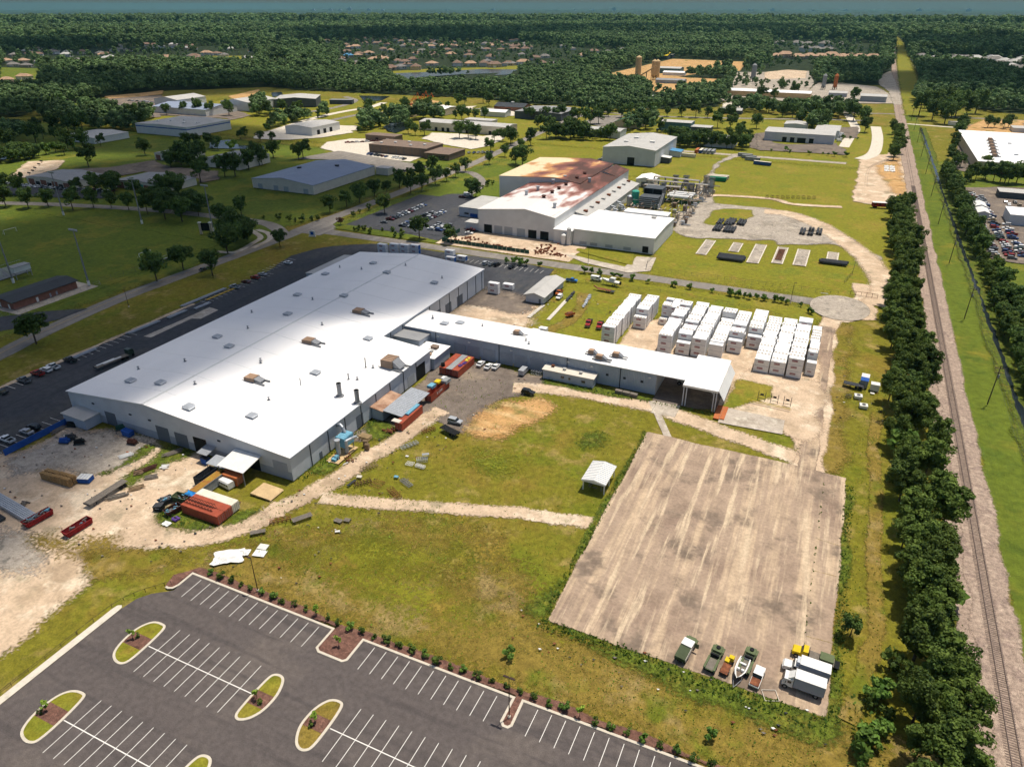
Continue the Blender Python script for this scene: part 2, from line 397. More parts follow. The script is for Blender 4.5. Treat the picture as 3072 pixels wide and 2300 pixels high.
def rect(x0, y0, x1, y1): return [(x0, y0), (x1, y0), (x1, y1), (x0, y1)]
# ---------------------------------------------------------------- the ground
patch('ground', [(26000 * cos(a * pi / 32), 26000 * sin(a * pi / 32)) for a in range(64)], 'grass', z=-.42)
# broad lawns
patch('lawn', rect(-150, 326, 44, 660), 'lawn', edge=6, jit=3)
patch('lawn', rect(-300, 540, -142, 700), 'lawn', edge=5, jit=3)
patch('verge', rect(-420, 640, 60, 900), 'lawn', edge=10, jit=5)
patch('verge', rect(-800, 560, -290, 860), 'lawn', edge=14, jit=6)
patch('meadow', rect(-1000, 120, -286, 540), 'green_turf', edge=12, jit=6)
patch('meadow', rect(-270, 330, -208, 560), 'green_turf', edge=4, jit=2)
patch('verge', rect(51, 70, 64.5, 1060), 'green_turf', edge=1.2, jit=.8)
patch('meadow', rect(66, 150, 400, 700), 'green_turf', edge=1.5, jit=1)
patch('verge', rect(-118, 282, 2, 313), 'lawn', edge=4, jit=2)
patch('dry_field', [(-119, 83), (-60, 84), (10, 84), (42, 78), (42, 99), (-38, 101), (-48, 108), (-80, 104), (-122, 92)], 'dry_grass', edge=7, jit=4)
patch('dry_field', [(-110.3, 97.2), (-94.9, 105.2), (-86.2, 113.2), (-68.0, 123.6), (-59.8, 120.3), (-69.8, 108.7), (-85.5, 102.0), (-102.1, 96.2)], 'dry_grass', edge=9, jit=3)
patch('green_strip', [(-103.2, 93.4), (-92.7, 102.4), (-70.7, 110.1), (-53.9, 114.6), (-68.2, 105.9), (-91.2, 95.8)], 'lawn', edge=7, jit=2)
patch('green_strip', [(-93.9, 91.8), (-79.6, 101.6), (-62.6, 101.7), (-47.2, 96.1), (-57.6, 92.8), (-77.1, 92.9)], 'lawn', edge=9, jit=3)
patch('dry_field', [(-66.5, 108.6), (-49.4, 112.2), (-46.8, 101.7), (-57.6, 104.4)], 'dry_grass', edge=8, jit=2)
patch('brown_soil', [(-152.7, 76.4), (-141.8, 80.6), (-129.3, 85.4), (-121.9, 87.6), (-126.2, 79.2), (-143.4, 71.3)], 'dry_grass', edge=4, jit=2)
patch('brown_soil', [(-150.3, 73.1), (-128.3, 84.2), (-121.7, 81.9), (-131.1, 75.7), (-136.4, 70.6), (-142.3, 72.5)], 'dry_grass', edge=3, jit=2)
# soccer field
patch('soccer_field', rect(-520, 150, -300, 278), 'green_turf', edge=2, jit=1)

# ---------------------------------------------------------------- roads
main_road = [(-252, 60), (-258, 90), (-266, 115), (-272.5, 139), (-277.5, 163), (-281, 200), (-279.5, 250), (-278.5, 300), (-279, 353), (-278.3, 400), (-278.3, 507), (-281, 570), (-287, 646), (-292, 720), (-296, 790), (-296, 860)]
def lines_on(road, pts, w, m, parent, z=.01):
    q = ribbon(pts, w); MB().poly([(x, y, z) for x, y in q]).build('road_marking', MT[m], parent)
road = strip('road', main_road, 8.6, 'road_asphalt', edge=.5, jit=.15)
lines_on(road, [(x - .15, y) for x, y in main_road[1:8]], .16, 'yellow_line', road)
patch('road', rect(-282, 315.8, 2, 324.2), 'road_asphalt', edge=.4, jit=.15, step=5)
patch('road', [(-284, 312), (-262, 312), (-262, 328), (-270, 334), (-273, 345), (-284, 345)], 'road_asphalt', edge=1, jit=.3)
strip('road', [(-554, 264), (-490, 289), (-444, 303), (-391.3, 314.2), (-345.2, 318.6), (-306.4, 318.9)] + [(-282, 305)], 8, 'road_asphalt', edge=.5, jit=.2)
strip('road', [(-536, 664), (-540, 709), (-532, 760), (-477, 810), (-391, 879)] + [(-314, 893), (-265, 878), (-205, 874), (-86, 907)] + [(-52, 922), (11, 935)], 9, 'road_asphalt', edge=1)
strip('road', [(-542, 582), (-564, 672), (-572, 724), (-572, 766), (-567, 801), (-579, 852)], 10, 'pale_concrete', edge=1)
strip('road', [(-608, 737), (-607, 789), (-626, 853), (-669, 889)], 9, 'road_asphalt', edge=1)
strip('road', [(-5, 742), (-2, 800), (2, 860), (-4, 930), (-10, 985)], 9, 'pale_concrete', edge=.8)
strip('road', [(-60, 1010), (-10, 1000), (60, 1015), (110, 1010), (300, 1010)], 9, 'road_asphalt', edge=.8)
strip('road', [(52, 928), (104, 919), (160, 917)], 6, 'pale_concrete', edge=.5)
patch('road', rect(-142, 656, 0, 664), 'gravel', edge=1.2, jit=.5)
strip('drive', [(-278, 498), (-262, 498), (-240, 470), (-232, 430), (-231, 360)], 7, 'road_asphalt', edge=.5)
strip('path', [(-279.8, 278.5), (-282.9, 294.3), (-291.8, 303.3), (-302.6, 306.5)] , 3, 'old_concrete', edge=.3)
strip('path', [(-293.3, 265.4), (-283.3, 268.8), (-286.1, 285.3), (-290.5, 295.9), (-306.5, 304.7)], 3.2, 'old_concrete', edge=.3)
patch('drive', [(-330, 158), (-308, 160), (-302, 168), (-290, 178), (-283, 182), (-283, 170), (-288, 158), (-296, 148), (-330, 140)], 'lot_asphalt', edge=1, jit=.5)
patch('apron', rect(-318, 165, -303, 203), 'old_concrete')

# ---------------------------------------------------------------- lots and yards round the warehouse
left_lot = patch('parking_lot', [(-246.5, 40), (-246, 120), (-246, 250), (-252, 276), (-248, 292), (-236, 305), (-222, 313), (-146, 315.5), (-120, 313), (-118, 290), (-119, 262), (-139, 262), (-139, 274), (-206, 274), (-206, 119), (-203.7, 114), (-203.3, 94), (-203, 40)], 'lot_asphalt', edge=.8, jit=.4)
patch('sand_strip', rect(-247.2, 100, -245.2, 205), 'sand', edge=.8, jit=.4)
patch('concrete_strip', [(-237.1, 171.1), (-233.6, 171.5), (-234.0, 192.4), (-230.3, 193.7), (-230.8, 204.0), (-236.8, 204.8), (-236.5, 189.1)], 'old_concrete', edge=.3)
patch('sand_yard', [(-140, 226), (-96, 226), (-97, 262), (-105, 264), (-119, 262), (-139, 258)], 'sand', edge=5, jit=3)
patch('gravel_yard', rect(-140, 255, -110, 275), 'yard_asphalt', edge=6, jit=3)
patch('grass_yard', [(-104, 226), (-60, 226), (-58, 283), (-75, 300), (-108, 300), (-106, 262)], 'lawn', edge=4, jit=2)
strip('worn_track', [(-100, 232), (-92, 250), (-91, 268), (-96, 288)], 5, 'dry_grass', edge=2, jit=1)
# east yard
patch('yard', [(-119, 140), (-105, 163), (-90, 160.5), (-88, 183), (-81, 192), (-80, 205), (-119, 206)], 'yard_asphalt', edge=2, jit=1.2)
patch('sand_pile', [(-89.4, 161.6), (-89.5, 167.0), (-89.0, 180.6), (-83.1, 187.8), (-80.1, 182.9), (-78.9, 178.4), (-76.2, 166.9), (-78.0, 161.2), (-84.5, 159.7)] , 'orange_sand', edge=3, jit=1.5)
patch('sand_pile', [(-86, 164), (-72, 176), (-71, 186), (-76, 189), (-86, 183), (-90, 170)], 'orange_sand', edge=2.5, jit=1.2)
# track along the wing and across the field
strip('track', [(-88, 193), (-72, 198.5), (-45, 200), (-30, 197), (-12, 192), (4, 188), (9, 186)], 6.5, 'sand', edge=1.8, jit=.9)
patch('path', [(-43.8, 203.0), (-41.7, 204.0), (-31.5, 184.0), (-33.5, 183.0)], 'old_concrete', edge=.2)
patch('apron', [(-41, 196), (-33.5, 196), (-33.5, 206), (-41, 206)], 'old_concrete', edge=.4)
strip('track', [(-155.1, 70.1), (-149.0, 78.1), (-141.4, 83.7), (-131.5, 87.5), (-123.1, 92.6), (-118.9, 98.2), (-116.0, 104.2)] + [(-115.7, 107.8), (-113.3, 114.3), (-109.9, 125.3), (-108.2, 137.1), (-105.6, 148.9), (-103.9, 163.6), (-102.7, 170.0)], 5.5, 'sand', edge=1.8, jit=1)
strip('track', [(-108.6, 116.4), (-94.6, 120.3), (-79.5, 125.3), (-58.3, 132.2)] + [(-52.4, 133.3), (-38.6, 137.0)], 4.2, 'sand', edge=1.4, jit=.8)
# west yard
patch('dirt_yard', [(-209.7, 90.0), (-202.7, 94.5), (-202.9, 113.5), (-195.3, 113.5), (-191.0, 117.2), (-169.2, 116.9), (-154.9, 117.8), (-145.9, 113.9), (-142.2, 106.9), (-143.8, 102.6), (-140.4, 93.6), (-132.1, 91.7), (-122.9, 94.4), (-118.8, 107.3), (-114.7, 102.7), (-121.6, 93.0), (-126.8, 86.8), (-142.0, 80.8), (-145.0, 79.9), (-147.3, 73.7), (-142.7, 71.7), (-164.1, 61.9)], 'sand', edge=3, jit=2)
patch('dirt_yard', [(-176.6, 66.1), (-151.1, 73.8), (-143.1, 73.1), (-137.3, 70.6), (-135.6, 67.4), (-135.4, 62.9), (-134.3, 57.7), (-132.8, 53.8), (-134.9, 48.5), (-134.3, 40.7)], 'sand', edge=4, jit=2)
patch('gravel_yard', [(-200.0, 93.1), (-201.0, 112.1), (-189.1, 115.2), (-170.0, 115.8), (-168.0, 103.8), (-170.0, 97.8), (-183.3, 96.8), (-189.4, 94.0), (-192.2, 88.9)], 'gravel', edge=5, jit=2)
patch('gravel_yard', [(-175.9, 72.1), (-162.9, 75.6), (-153.5, 72.7), (-151.5, 67.7), (-161.6, 63.0)], 'gravel', edge=6, jit=3)
patch('dark_soil', [(-162.5, 73.8), (-160.1, 77.4), (-149.0, 78.1), (-144.4, 81.1), (-141.4, 78.7), (-151.5, 73.6), (-150.9, 70.2), (-159.5, 73.2)], 'dry_grass', edge=4, jit=2)
patch('grass_strip', [(-171.5, 99.0), (-170.0, 105.5), (-171.2, 116.0), (-168.1, 116.3), (-166.9, 106.9), (-168.0, 100.0)], 'rough_weeds', edge=1.5, jit=1)
patch('grass_strip', [(-163.1, 99.8), (-163.9, 109.6), (-164.1, 117.1), (-155.7, 118.1), (-155.0, 115.7), (-157.6, 111.2), (-157.3, 98.8), (-160.2, 97.5)], 'rough_weeds', edge=2, jit=1)
patch('weeds', [(-143.1, 93.4), (-140.3, 97.4), (-123.3, 96.7), (-128.8, 92.4), (-136.7, 92.1)], 'rough_weeds', edge=2, jit=1)
patch('weeds', [(-122.8, 97.5), (-123.9, 102.7), (-119.8, 105.7), (-120.3, 100.7)], 'rough_weeds', edge=1.5, jit=.8)
patch('weeds', [(-119.7, 126.9), (-119.7, 133.9), (-117.3, 133.0), (-113.5, 130.1), (-115.6, 125.3), (-119.0, 125.0)], 'rough_weeds', edge=1.5, jit=1)
patch('weeds', [(-118.6, 149.0), (-118.8, 154.4), (-111.5, 155.4), (-108.8, 151.9), (-109.2, 146.6), (-113.5, 145.3)], 'rough_weeds', edge=1.5, jit=1)
patch('weeds', [(-43, 108), (-38.5, 118), (-38.5, 103), (-28, 98.5), (-14, 97.5), (0, 96.5), (18, 98), (18, 104), (-38, 103), (-43, 103)], 'rough_weeds', edge=2, jit=1.5)
patch('weeds', rect(16.2, 100, 18.6, 175), 'rough_weeds', edge=1, jit=1)
patch('weeds', [(-40.5, 120), (-38.4, 118), (-38.4, 183), (-40, 184)], 'rough_weeds', edge=.9, jit=.5)
patch('green_patch', [(-55.6, 171.1), (-54.3, 176.1), (-51.1, 176.8), (-50.0, 172.2), (-51.7, 168.6), (-54.2, 168.1)], 'rough_weeds', edge=3.5, jit=1)
patch('green_patch', [(-82.4, 151.0), (-73.4, 156.5), (-68.0, 149.6), (-72.9, 143.6)], 'lawn', edge=5, jit=2)
strip('tyre_ruts', [(19.9, 102.2), (24.0, 123.4), (24.6, 134.1), (23.8, 148.0)] + [(24.3, 171.7), (24.0, 191.7), (23.3, 203.6), (24.6, 225.8)], 3, 'dry_grass', edge=1.5, jit=1)
patch('bare_ground', rect(6, 184, 15, 300), 'dry_grass', edge=3, jit=2)
# driveway from the turning circle, container yard
patch('driveway', [(3.6, 183), (11, 183), (10.5, 240), (10, 262), (10.5, 300), (16, 303), (23, 309), (24, 322), (21, 336), (24, 352), (14, 352), (14, 333), (3, 302), (3.5, 262)], 'sand', edge=1.5, jit=1)
patch('driveway', rect(4.2, 183, 8.8, 292), 'slab_concrete', edge=.8, jit=.4)
patch('container_yard', [(-60, 226), (-36, 230), (-22, 230), (-20, 212), (-6, 210), (4, 190), (6, 240), (5, 262), (-13, 283), (-50, 281), (-66, 262), (-66, 238)], 'sand', edge=2, jit=1.2)
patch('container_yard', [(-26, 206), (-8, 206), (8, 196), (8, 240), (-16, 240)], 'sand', edge=3, jit=2)
patch('canopy_floor', rect(-42.8, 204, -22.6, 228), 'yard_asphalt', edge=.4)
patch('grass_strip', [(-33.1, 202.0), (-22.7, 203.5), (-21.1, 207.5), (-20.1, 212.3), (-19.9, 220.5), (-19.4, 230.3), (-7.8, 230.8), (-6.8, 222.0), (-18.8, 209.4)], 'lawn', edge=1.2, jit=.8)
patch('grass_strip', [(-81, 203.5), (-43, 206), (-43, 202.6), (-62, 200.5), (-79, 200.3)], 'rough_weeds', edge=1.2, jit=.7)
patch('loading_slab', [(-20.6, 198.5), (-1.6, 199.5), (-1.8, 208.5), (-20.6, 209)], 'old_concrete', edge=.15)
patch('big_slab', [(-38.6, 101.6), (16.3, 101.5), (16.6, 149), (16.9, 183.4), (8, 183.7), (-38.8, 183.8)], 'slab_concrete', edge=.5, jit=.25)
# weedy joints in the slab
for x0, y0, x1, y1 in ((11.5, 120, 16.5, 120.3), (11.5, 141, 16.5, 141.2), (11.5, 153, 16.6, 152.6)):
    strip('slab_joint', [(x0, y0), ((x0 + x1) / 2 + .1, (y0 + y1) / 2), (x1, y1)], .1, 'dry_grass', edge=.3, jit=.12)
# factory yard
fy = patch('factory_yard', [(-91, 664), (-97, 606), (-94, 552), (-93, 510), (-83, 476), (-87, 454), (-89, 435), (-80.7, 399.9), (-73.9, 393.8), (-62.6, 397.7), (-28, 408)] + [(-25.4, 397.4), (0, 416), (10, 409), (16.4, 390.3), (27.5, 395.4), (21, 407), (1, 446), (-11, 466), (-22, 474), (-32, 479), (-46, 479)] + [(-62, 479), (-75, 480), (-80, 500), (-86, 538), (-96, 618), (-80, 669)], 'gravel', edge=3, jit=1.5)
strip('yard_road', [(-41, 471), (-27, 471), (-10, 455), (6, 426), (18.5, 396.9)] + [(21.5, 384.4), (25.3, 368.4), (27.1, 351.1), (25.8, 337.1), (22.4, 326.1)], 11, 'sand', jit=1)
strip('yard_road', [(-102, 493), (-88, 485), (-79, 500), (-64, 505), (-40, 507)] + [(-26, 498), (3, 503)], 5, 'sand', edge=1.5, jit=.6)
patch('forecourt', rect(-195, 326, -118, 356), 'sand', edge=1.5, jit=.6)
patch('drive', [(-118.9, 337.2), (-107.3, 333.8), (-89.8, 330.4), (-88.9, 348.8), (-79.3, 351.0), (-76.7, 329.4), (-86.1, 322.2), (-110.5, 328.2), (-124.8, 336.8)], 'old_concrete', edge=.6)
patch('grass_strip', [(-121.5, 349.7), (-91.1, 352.2), (-87.3, 334.6), (-91.1, 334.9), (-107.5, 340.2), (-120.6, 345.5)], 'lawn', edge=.8, jit=.4)
patch('grass_island', [(-70, 427), (-70, 461), (-65, 467), (-48, 472), (-45, 456), (-53, 435), (-65, 424)], 'lawn', edge=1.5, jit=.8)
patch('forecourt', rect(-262, 328, -196, 420), 'lot_asphalt', edge=1, jit=.5)
patch('grass_strip', [(-264, 327), (-262, 336), (-216, 334), (-196, 330), (-196, 326), (-240, 325)], 'green_turf', edge=1, jit=.5)
patch('rail_yard', [(10, 677), (18, 708), (29, 716), (41, 754), (46, 777), (45, 553), (38, 542), (32, 518), (20, 520), (9, 522)], 'sand', edge=2.5, jit=1.2)
patch('rail_yard', [(22, 655), (32, 687), (38, 714), (43, 552), (37, 542)], 'orange_sand', edge=4, jit=2)
strip('road', [(10, 683), (20, 718), (23, 804), (21, 889)], 10, 'pale_concrete', edge=.8)
for x, y0, y1, w in ((-59.6, 366, 394, 5), (-45, 378, 395, 4.8), (-33.2, 363, 397, 5.4), (-21.9, 367, 397, 5), (-11.4, 368, 397, 5.8), (3, 385, 398.5, 5)):
    patch('pad', rect(x - w / 2, y0, x + w / 2, y1), 'gravel', edge=.8, jit=.3)
    for s_ in (-1, 1): patch('pad_edge', rect(x + s_ * w / 2 - .3, y0, x + s_ * w / 2 + .3, y1), 'pale_concrete', edge=.25)
patch('turning_circle', [(9.5 + 12 * cos(a * pi / 16), 316.5 + 15 * sin(a * pi / 16)) for a in range(32)], 'gravel', edge=.4, jit=.1)
# railway and ditch
patch('trackbed', [(40.5, 60), (51.2, 60), (51.6, 400), (52, 1100), (60, 2200), (90, 3900), (78, 3900), (50, 2200), (41.5, 1100), (42.2, 400)], 'ballast', edge=1.2, jit=.6, step=3)
patch('bare_strip', rect(39.5, 80, 42.8, 330), 'ballast', edge=1, jit=.8)
patch('ditch_bank', rect(62.5, 190, 69, 900), 'rough_weeds', edge=1.2, jit=.8)
strip('ditch_water', [(66.6, 190), (66, 260), (65.8, 340), (65, 430), (64.6, 560), (64.8, 720), (64.3, 900)], 1.5, 'water', edge=.5, jit=.5)
patch('far_corridor', [(52, 1000), (90, 1000), (85, 1500), (90, 2200), (100, 3200), (86, 3200), (64, 2200), (54, 1500)], 'lawn', edge=4, jit=2)
# right-hand lots
patch('salvage_lot', [(79, 598), (79, 550), (78, 495), (77, 451), (76, 428), (78, 418), (110, 418), (147, 623), (102, 611)], 'yard_asphalt', edge=1.5, jit=.8)
patch('depot_lot', [(66, 0)][:0] + [(78, 675), (89, 776), (108, 910), (114, 951), (171, 997), (211, 976), (156, 671), (84, 662)], 'yard_asphalt', edge=1.5, jit=.8)
# lots among the far sheds
for nm, pts, m in (
    ('car_park', [(-242.4, 334.0), (-249, 414), (-242, 429), (-230, 435), (-211, 414), (-203.1, 397.1), (-208.0, 375.9), (-194.4, 370.2), (-182.4, 356.0), (-186.0, 343.8), (-203.2, 338.5)], 'lot_asphalt'),
    ('forecourt', [(-452, 564), (-442, 591), (-412, 605), (-331, 551), (-329, 516), (-343, 516), (-400, 520), (-436, 536)], 'pale_concrete'),
    ('forecourt', [(-424, 484), (-414, 532), (-336, 513), (-305, 505), (-307, 484), (-325, 465), (-348, 491), (-403, 494)], 'road_asphalt'),
    ('forecourt', [(-550, 578), (-549, 620), (-519, 592)] + [(-491, 655), (-464, 622), (-474, 584), (-492, 560), (-529, 551)], 'pale_concrete'),
    ('forecourt', [(-390, 656), (-362, 660), (-333, 657), (-322, 678), (-307, 653), (-303, 610), (-310, 587), (-350, 603), (-380, 620)], 'pale_concrete'),
    ('forecourt', [(-509, 656), (-485, 663), (-469, 638), (-484, 622)], 'pale_concrete'),
    ('forecourt', [(-550, 865), (-534, 902), (-507, 885), (-513, 812)], 'orange_sand'),
    ('forecourt', [(-496, 840), (-499, 867), (-464, 848), (-448, 869), (-441, 839), (-472, 831)], 'pale_concrete'),
    ('car_park', [(-546, 314), (-538, 327), (-473, 340), (-446, 321), (-476, 310), (-524, 300)], 'lot_asphalt'),
    ('car_park', [(-557, 379), (-535, 395), (-527, 431), (-495, 418), (-446, 420), (-421, 398), (-426, 382), (-439, 394), (-498, 396), (-500, 366)], 'yard_asphalt'),
    ('volleyball_court', [(-565, 332), (-618, 384), (-595, 401), (-566, 373), (-558, 344)], 'sand'),
    ('car_park', [(-885, 642), (-956, 725), (-920, 792), (-821, 712), (-736, 625), (-737, 619), (-828, 630)], 'yard_asphalt'),
    ('car_park', [(-820, 820), (-851, 916), (-813, 876), (-763, 798), (-768, 780)], 'orange_sand'),
    ('yard', [(-981, 746), (-969, 804), (-972, 841), (-931, 804), (-929, 770), (-950, 728)], 'orange_sand'),
    ('car_park', [(-819, 699), (-729, 726), (-648, 677), (-642, 636), (-654, 647), (-729, 640), (-743, 633)], 'yard_asphalt'),
    ('forecourt', [(-416, 870), (-399, 878), (-366, 806), (-378, 790)], 'pale_concrete'),
    ('forecourt', [(-275, 794), (-276, 847), (-248, 866), (-243, 798), (-241, 779), (-249, 766)], 'road_asphalt'),
    ('forecourt', [(-152, 757), (-127, 752), (-122, 730), (-138, 715)], 'yard_asphalt'),
    ('forecourt', [(-84, 704), (-90, 785), (-76, 808), (-62, 700), (-72, 689)], 'yard_asphalt'),
    ('forecourt', [(-75, 694), (-88, 786), (-75, 744), (-54, 731), (-13, 758), (-2, 721), (-3, 698), (-34, 696), (-65, 692)], 'yard_asphalt'),
    ('car_park', [(-14, 795), (-14, 864), (4, 881), (5, 800)], 'yard_asphalt'),
    ('plant_yard', [(-440, 1310), (-444, 1451), (-436, 1748), (-433, 1886), (-253, 1853), (-228, 1582), (-284, 1525), (-308, 1397), (-224, 1382), (-205, 1296), (-207, 1172), (-280, 1129), (-341, 1256), (-384, 1260)], 'orange_sand'),
    ('plant_yard', [(-164, 1027), (-155, 1076), (-105, 1069), (-98, 1015), (-155, 976)], 'pale_concrete'),
    ('plant_yard', [(-165, 1120), (-110, 1097), (-73, 1083), (2, 1103), (41, 1121), (40, 1231), (20, 1356), (-33, 1397), (-70, 1380), (-76, 1196), (-103, 1148)], 'gravel'),
    ('plant_yard', [(-276, 1264), (-213, 1315), (-187, 1220), (-124, 1239), (-113, 1144), (-157, 1030), (-204, 1155)], 'gravel'),
    ('plant_yard', [(-235, 1547), (-179, 1572), (-103, 1639), (-75, 1378), (-74, 1196), (-103, 1148), (-165, 1120)], 'gravel'),
    ('plant_yard', [(-179, 1572), (-145, 1653), (-107, 1637), (-96, 1467), (-159, 1412)], 'sand'),
    ('rail_fan', [(22, 1548), (38, 1672), (45, 1707), (52, 1290), (51, 1111), (41, 1107), (37, 1284), (24, 1401)], 'gravel'),
    ('car_park', [(-19, 1052), (-9, 1084), (-4, 1007), (-17, 1001)], 'yard_asphalt'),
    ('track', [(101, 882), (108, 920), (133, 1001), (173, 1009), (158, 902), (103, 877)], 'orange_sand'),
    ('far_grass', [(-1268, 1411), (-1227, 1429), (-1062, 1233), (-1097, 1217)], 'lawn'),
    ('far_grass', [(-1492, 1354), (-1541, 1508), (-1451, 1550), (-1377, 1479), (-1403, 1349), (-1423, 1296)], 'lawn'),
    ('far_track', [(-1322, 1148), (-1492, 1354), (-1522, 1490), (-1491, 1462), (-1438, 1310), (-1292, 1128)], 'sand'),
    ('far_grass', [(-1654, 1032), (-1548, 1045), (-1196, 799), (-1199, 756), (-1293, 798)], 'green_turf'),
    ('far_grass', [(-962, 647), (-934, 682), (-880, 644), (-884, 617), (-935, 632)], 'green_turf'),
    ('far_grass', [(-855, 1279), (-809, 1383), (-672, 1500), (-638, 1444), (-764, 1305), (-824, 1240)], 'lawn'),
    ('far_grass', [(-705, 1512), (-654, 1546), (-614, 1456), (-661, 1417)], 'lawn'),
    ):
    patch(nm, pts, m, edge=2.5, jit=1, step=4)
patch('lake', [(-828, 1238), (-784, 1179), (-738, 1135), (-730, 1203), (-695, 1276), (-630, 1350), (-635, 1396), (-636, 1428), (-712, 1410), (-767, 1310)], 'water', edge=2, jit=1, step=6)
patch('lake', [(-661, 1417), (-641, 1409), (-606, 1316), (-627, 1292)], 'water', edge=2, step=6)
patch('pond', [(-655, 904), (-611, 916), (-594, 868), (-606, 847)], 'water', edge=2, step=4)
patch('pond', [(-458, 670), (-471, 724), (-446, 694), (-430, 664), (-433, 641)], 'water', edge=2, step=4)
patch('pond', [(-436, 644), (-443, 697), (-440, 708), (-428, 684), (-422, 638)], 'water', edge=1.5, step=4)
patch('pond', [(-554, 521), (-545, 536), (-512, 515), (-492, 524), (-478, 510), (-509, 499), (-528, 494)], 'water', edge=2, step=4)
patch('pond', [(-682, 403), (-684, 419), (-650, 418), (-643, 396), (-644, 381), (-654, 376)], 'water', edge=2, step=4)
patch('pond', [(-798, 883), (-790, 896), (-760, 865), (-755, 837)], 'water', edge=2, step=4)
# ---------------------------------------------------------------- the new car park in the foreground
lot = patch('parking_lot', [(-122.6, -20), (-122.6, 67), (-122.1, 70.2), (-120.4, 72.6), (-118, 74.4), (-116.8, 75.4), (-116.8, 80.8), (-78.1, 80.8), (-78.1, 75.6), (-77, 74.8), (-71.1, 74.8), (-70.3, 75.6), (-70.3, 81), (-37.2, 81.3), (-37.2, 76), (-36.4, 75.2), (-35.3, 75.2), (-34.7, 76), (-34.9, 81.4), (10, 82.3), (10, -20)], 'new_asphalt', z=.0)
def kerb_line(name, pts, w=.5, h=.14, parent=None, closed=False, m='kerb'):
    """a raised kerb following a line, w wide to its left"""
    n = len(pts); v = []; L = []
    for i, p in enumerate(pts):
        a, b = (pts[i - 1], pts[(i + 1) % n]) if closed else (pts[max(0, i - 1)], pts[min(n - 1, i + 1)])
        d1 = Vector((p[0] - a[0], p[1] - a[1])); d2 = Vector((b[0] - p[0], b[1] - p[1]))
        if d1.length < 1e-6: d1 = d2
        if d2.length < 1e-6: d2 = d1
        d1.normalize(); d2.normalize(); t = (d1 + d2).normalized(); c = max(.4, t.dot(d1)); nx, ny = -t.y / c * w, t.x / c * w
        L.append((p[0] + nx, p[1] + ny))
    for p, q in zip(pts, L): v += [(p[0], p[1], -.05), (p[0], p[1], h - .03), (p[0] + (q[0] - p[0]) * .12, p[1] + (q[1] - p[1]) * .12, h), (q[0], q[1], h), (q[0], q[1], -.05)]
    f = []
    for i in range(n if closed else n - 1):
        a, b = 5 * i, 5 * ((i + 1) % n); f += [(a + s, b + s, b + s + 1, a + s + 1) for s in range(4)]
    me = bpy.data.meshes.new(name); me.from_pydata(v, [], f); me.materials.append(MT[m]); recalc(me)
    return link(name, me, parent, kind=None if parent else 'structure')
LINE = MB().box(-.06, -1, 0, .06, 1, .004).mesh('parking_line', MT['white_line'])
def pline(x, y0, y1, par, w=1):
    o = link('parking_line', LINE, par, (x, (y0 + y1) / 2, .006)); o.scale = (w, abs(y1 - y0) / 2, 1); return o
def pline_x(x0, x1, y, par, w=1):
    o = link('parking_line', LINE, par, ((x0 + x1) / 2, y, .012), rz=pi / 2); o.scale = (w, abs(x1 - x0) / 2, 1); return o
P = 2.73
for k in range(13): pline(-113.7 + P * k, 74.7, 80.3, lot)
for k in range(11): pline(-67.3 + P * k, 74.8, 80.6, lot)
for k in range(14): pline(-31.9 + P * k, 75.2, 81.1, lot)
for k in range(9): pline(-106.5 + 2.69 * k, 56.2, 67.6, lot); pline(-106.5 + 2.69 * k, 37.6, 49.1, lot)
for k in range(15): pline(-61.5 + P * k, 56.4, 67.7, lot)
pline_x(-109.0, -82.2, 61.9, lot, 1.6); pline_x(-109.0, -82.2, 43.4, lot, 1.6); pline_x(-64.2, -20, 62.1, lot, 1.6)
kerb_line('kerb', [(10, 82.3), (-34.9, 81.4), (-34.7, 76), (-35.3, 75.2), (-36.4, 75.2), (-37.2, 76), (-37.2, 81.3), (-70.3, 81), (-70.3, 75.6), (-71.1, 74.8), (-77, 74.8), (-78.1, 75.6), (-78.1, 80.8), (-116.8, 80.8), (-116.8, 77), (-117.3, 75.6), (-118.4, 75.1), (-119.2, 75.2)][::-1], .5)
patch('kerb_strip', rect(-124.4, -20, -122.7, 66), 'pale_concrete', z=.03)
patch('kerb_strip', [(-124.4, 66), (-122.7, 66), (-122.8, 67), (-123.4, 67.5), (-124.2, 67.1)], 'pale_concrete', z=.03)
patch('planting_bed', [(-119.5, 75.6), (-117.4, 76), (-117.4, 81.4), (-78, 81.4), (-70.5, 81.5), (-35, 82), (10, 82.9), (10, 84.6), (-35, 83.7), (-70, 83.2), (-117, 83.3), (-120.5, 79)], 'mulch', z=.015, edge=.5, jit=.4)
patch('planting_bed', [(-77.6, 75.9), (-76.8, 75.3), (-71.3, 75.3), (-70.8, 75.9), (-70.8, 82), (-77.6, 82)], 'mulch', z=.02)
patch('planting_bed', [(-36.8, 76.1), (-36.2, 75.7), (-35.5, 75.7), (-35.1, 76.1), (-35.3, 82.5), (-36.8, 82.5)], 'mulch', z=.02)
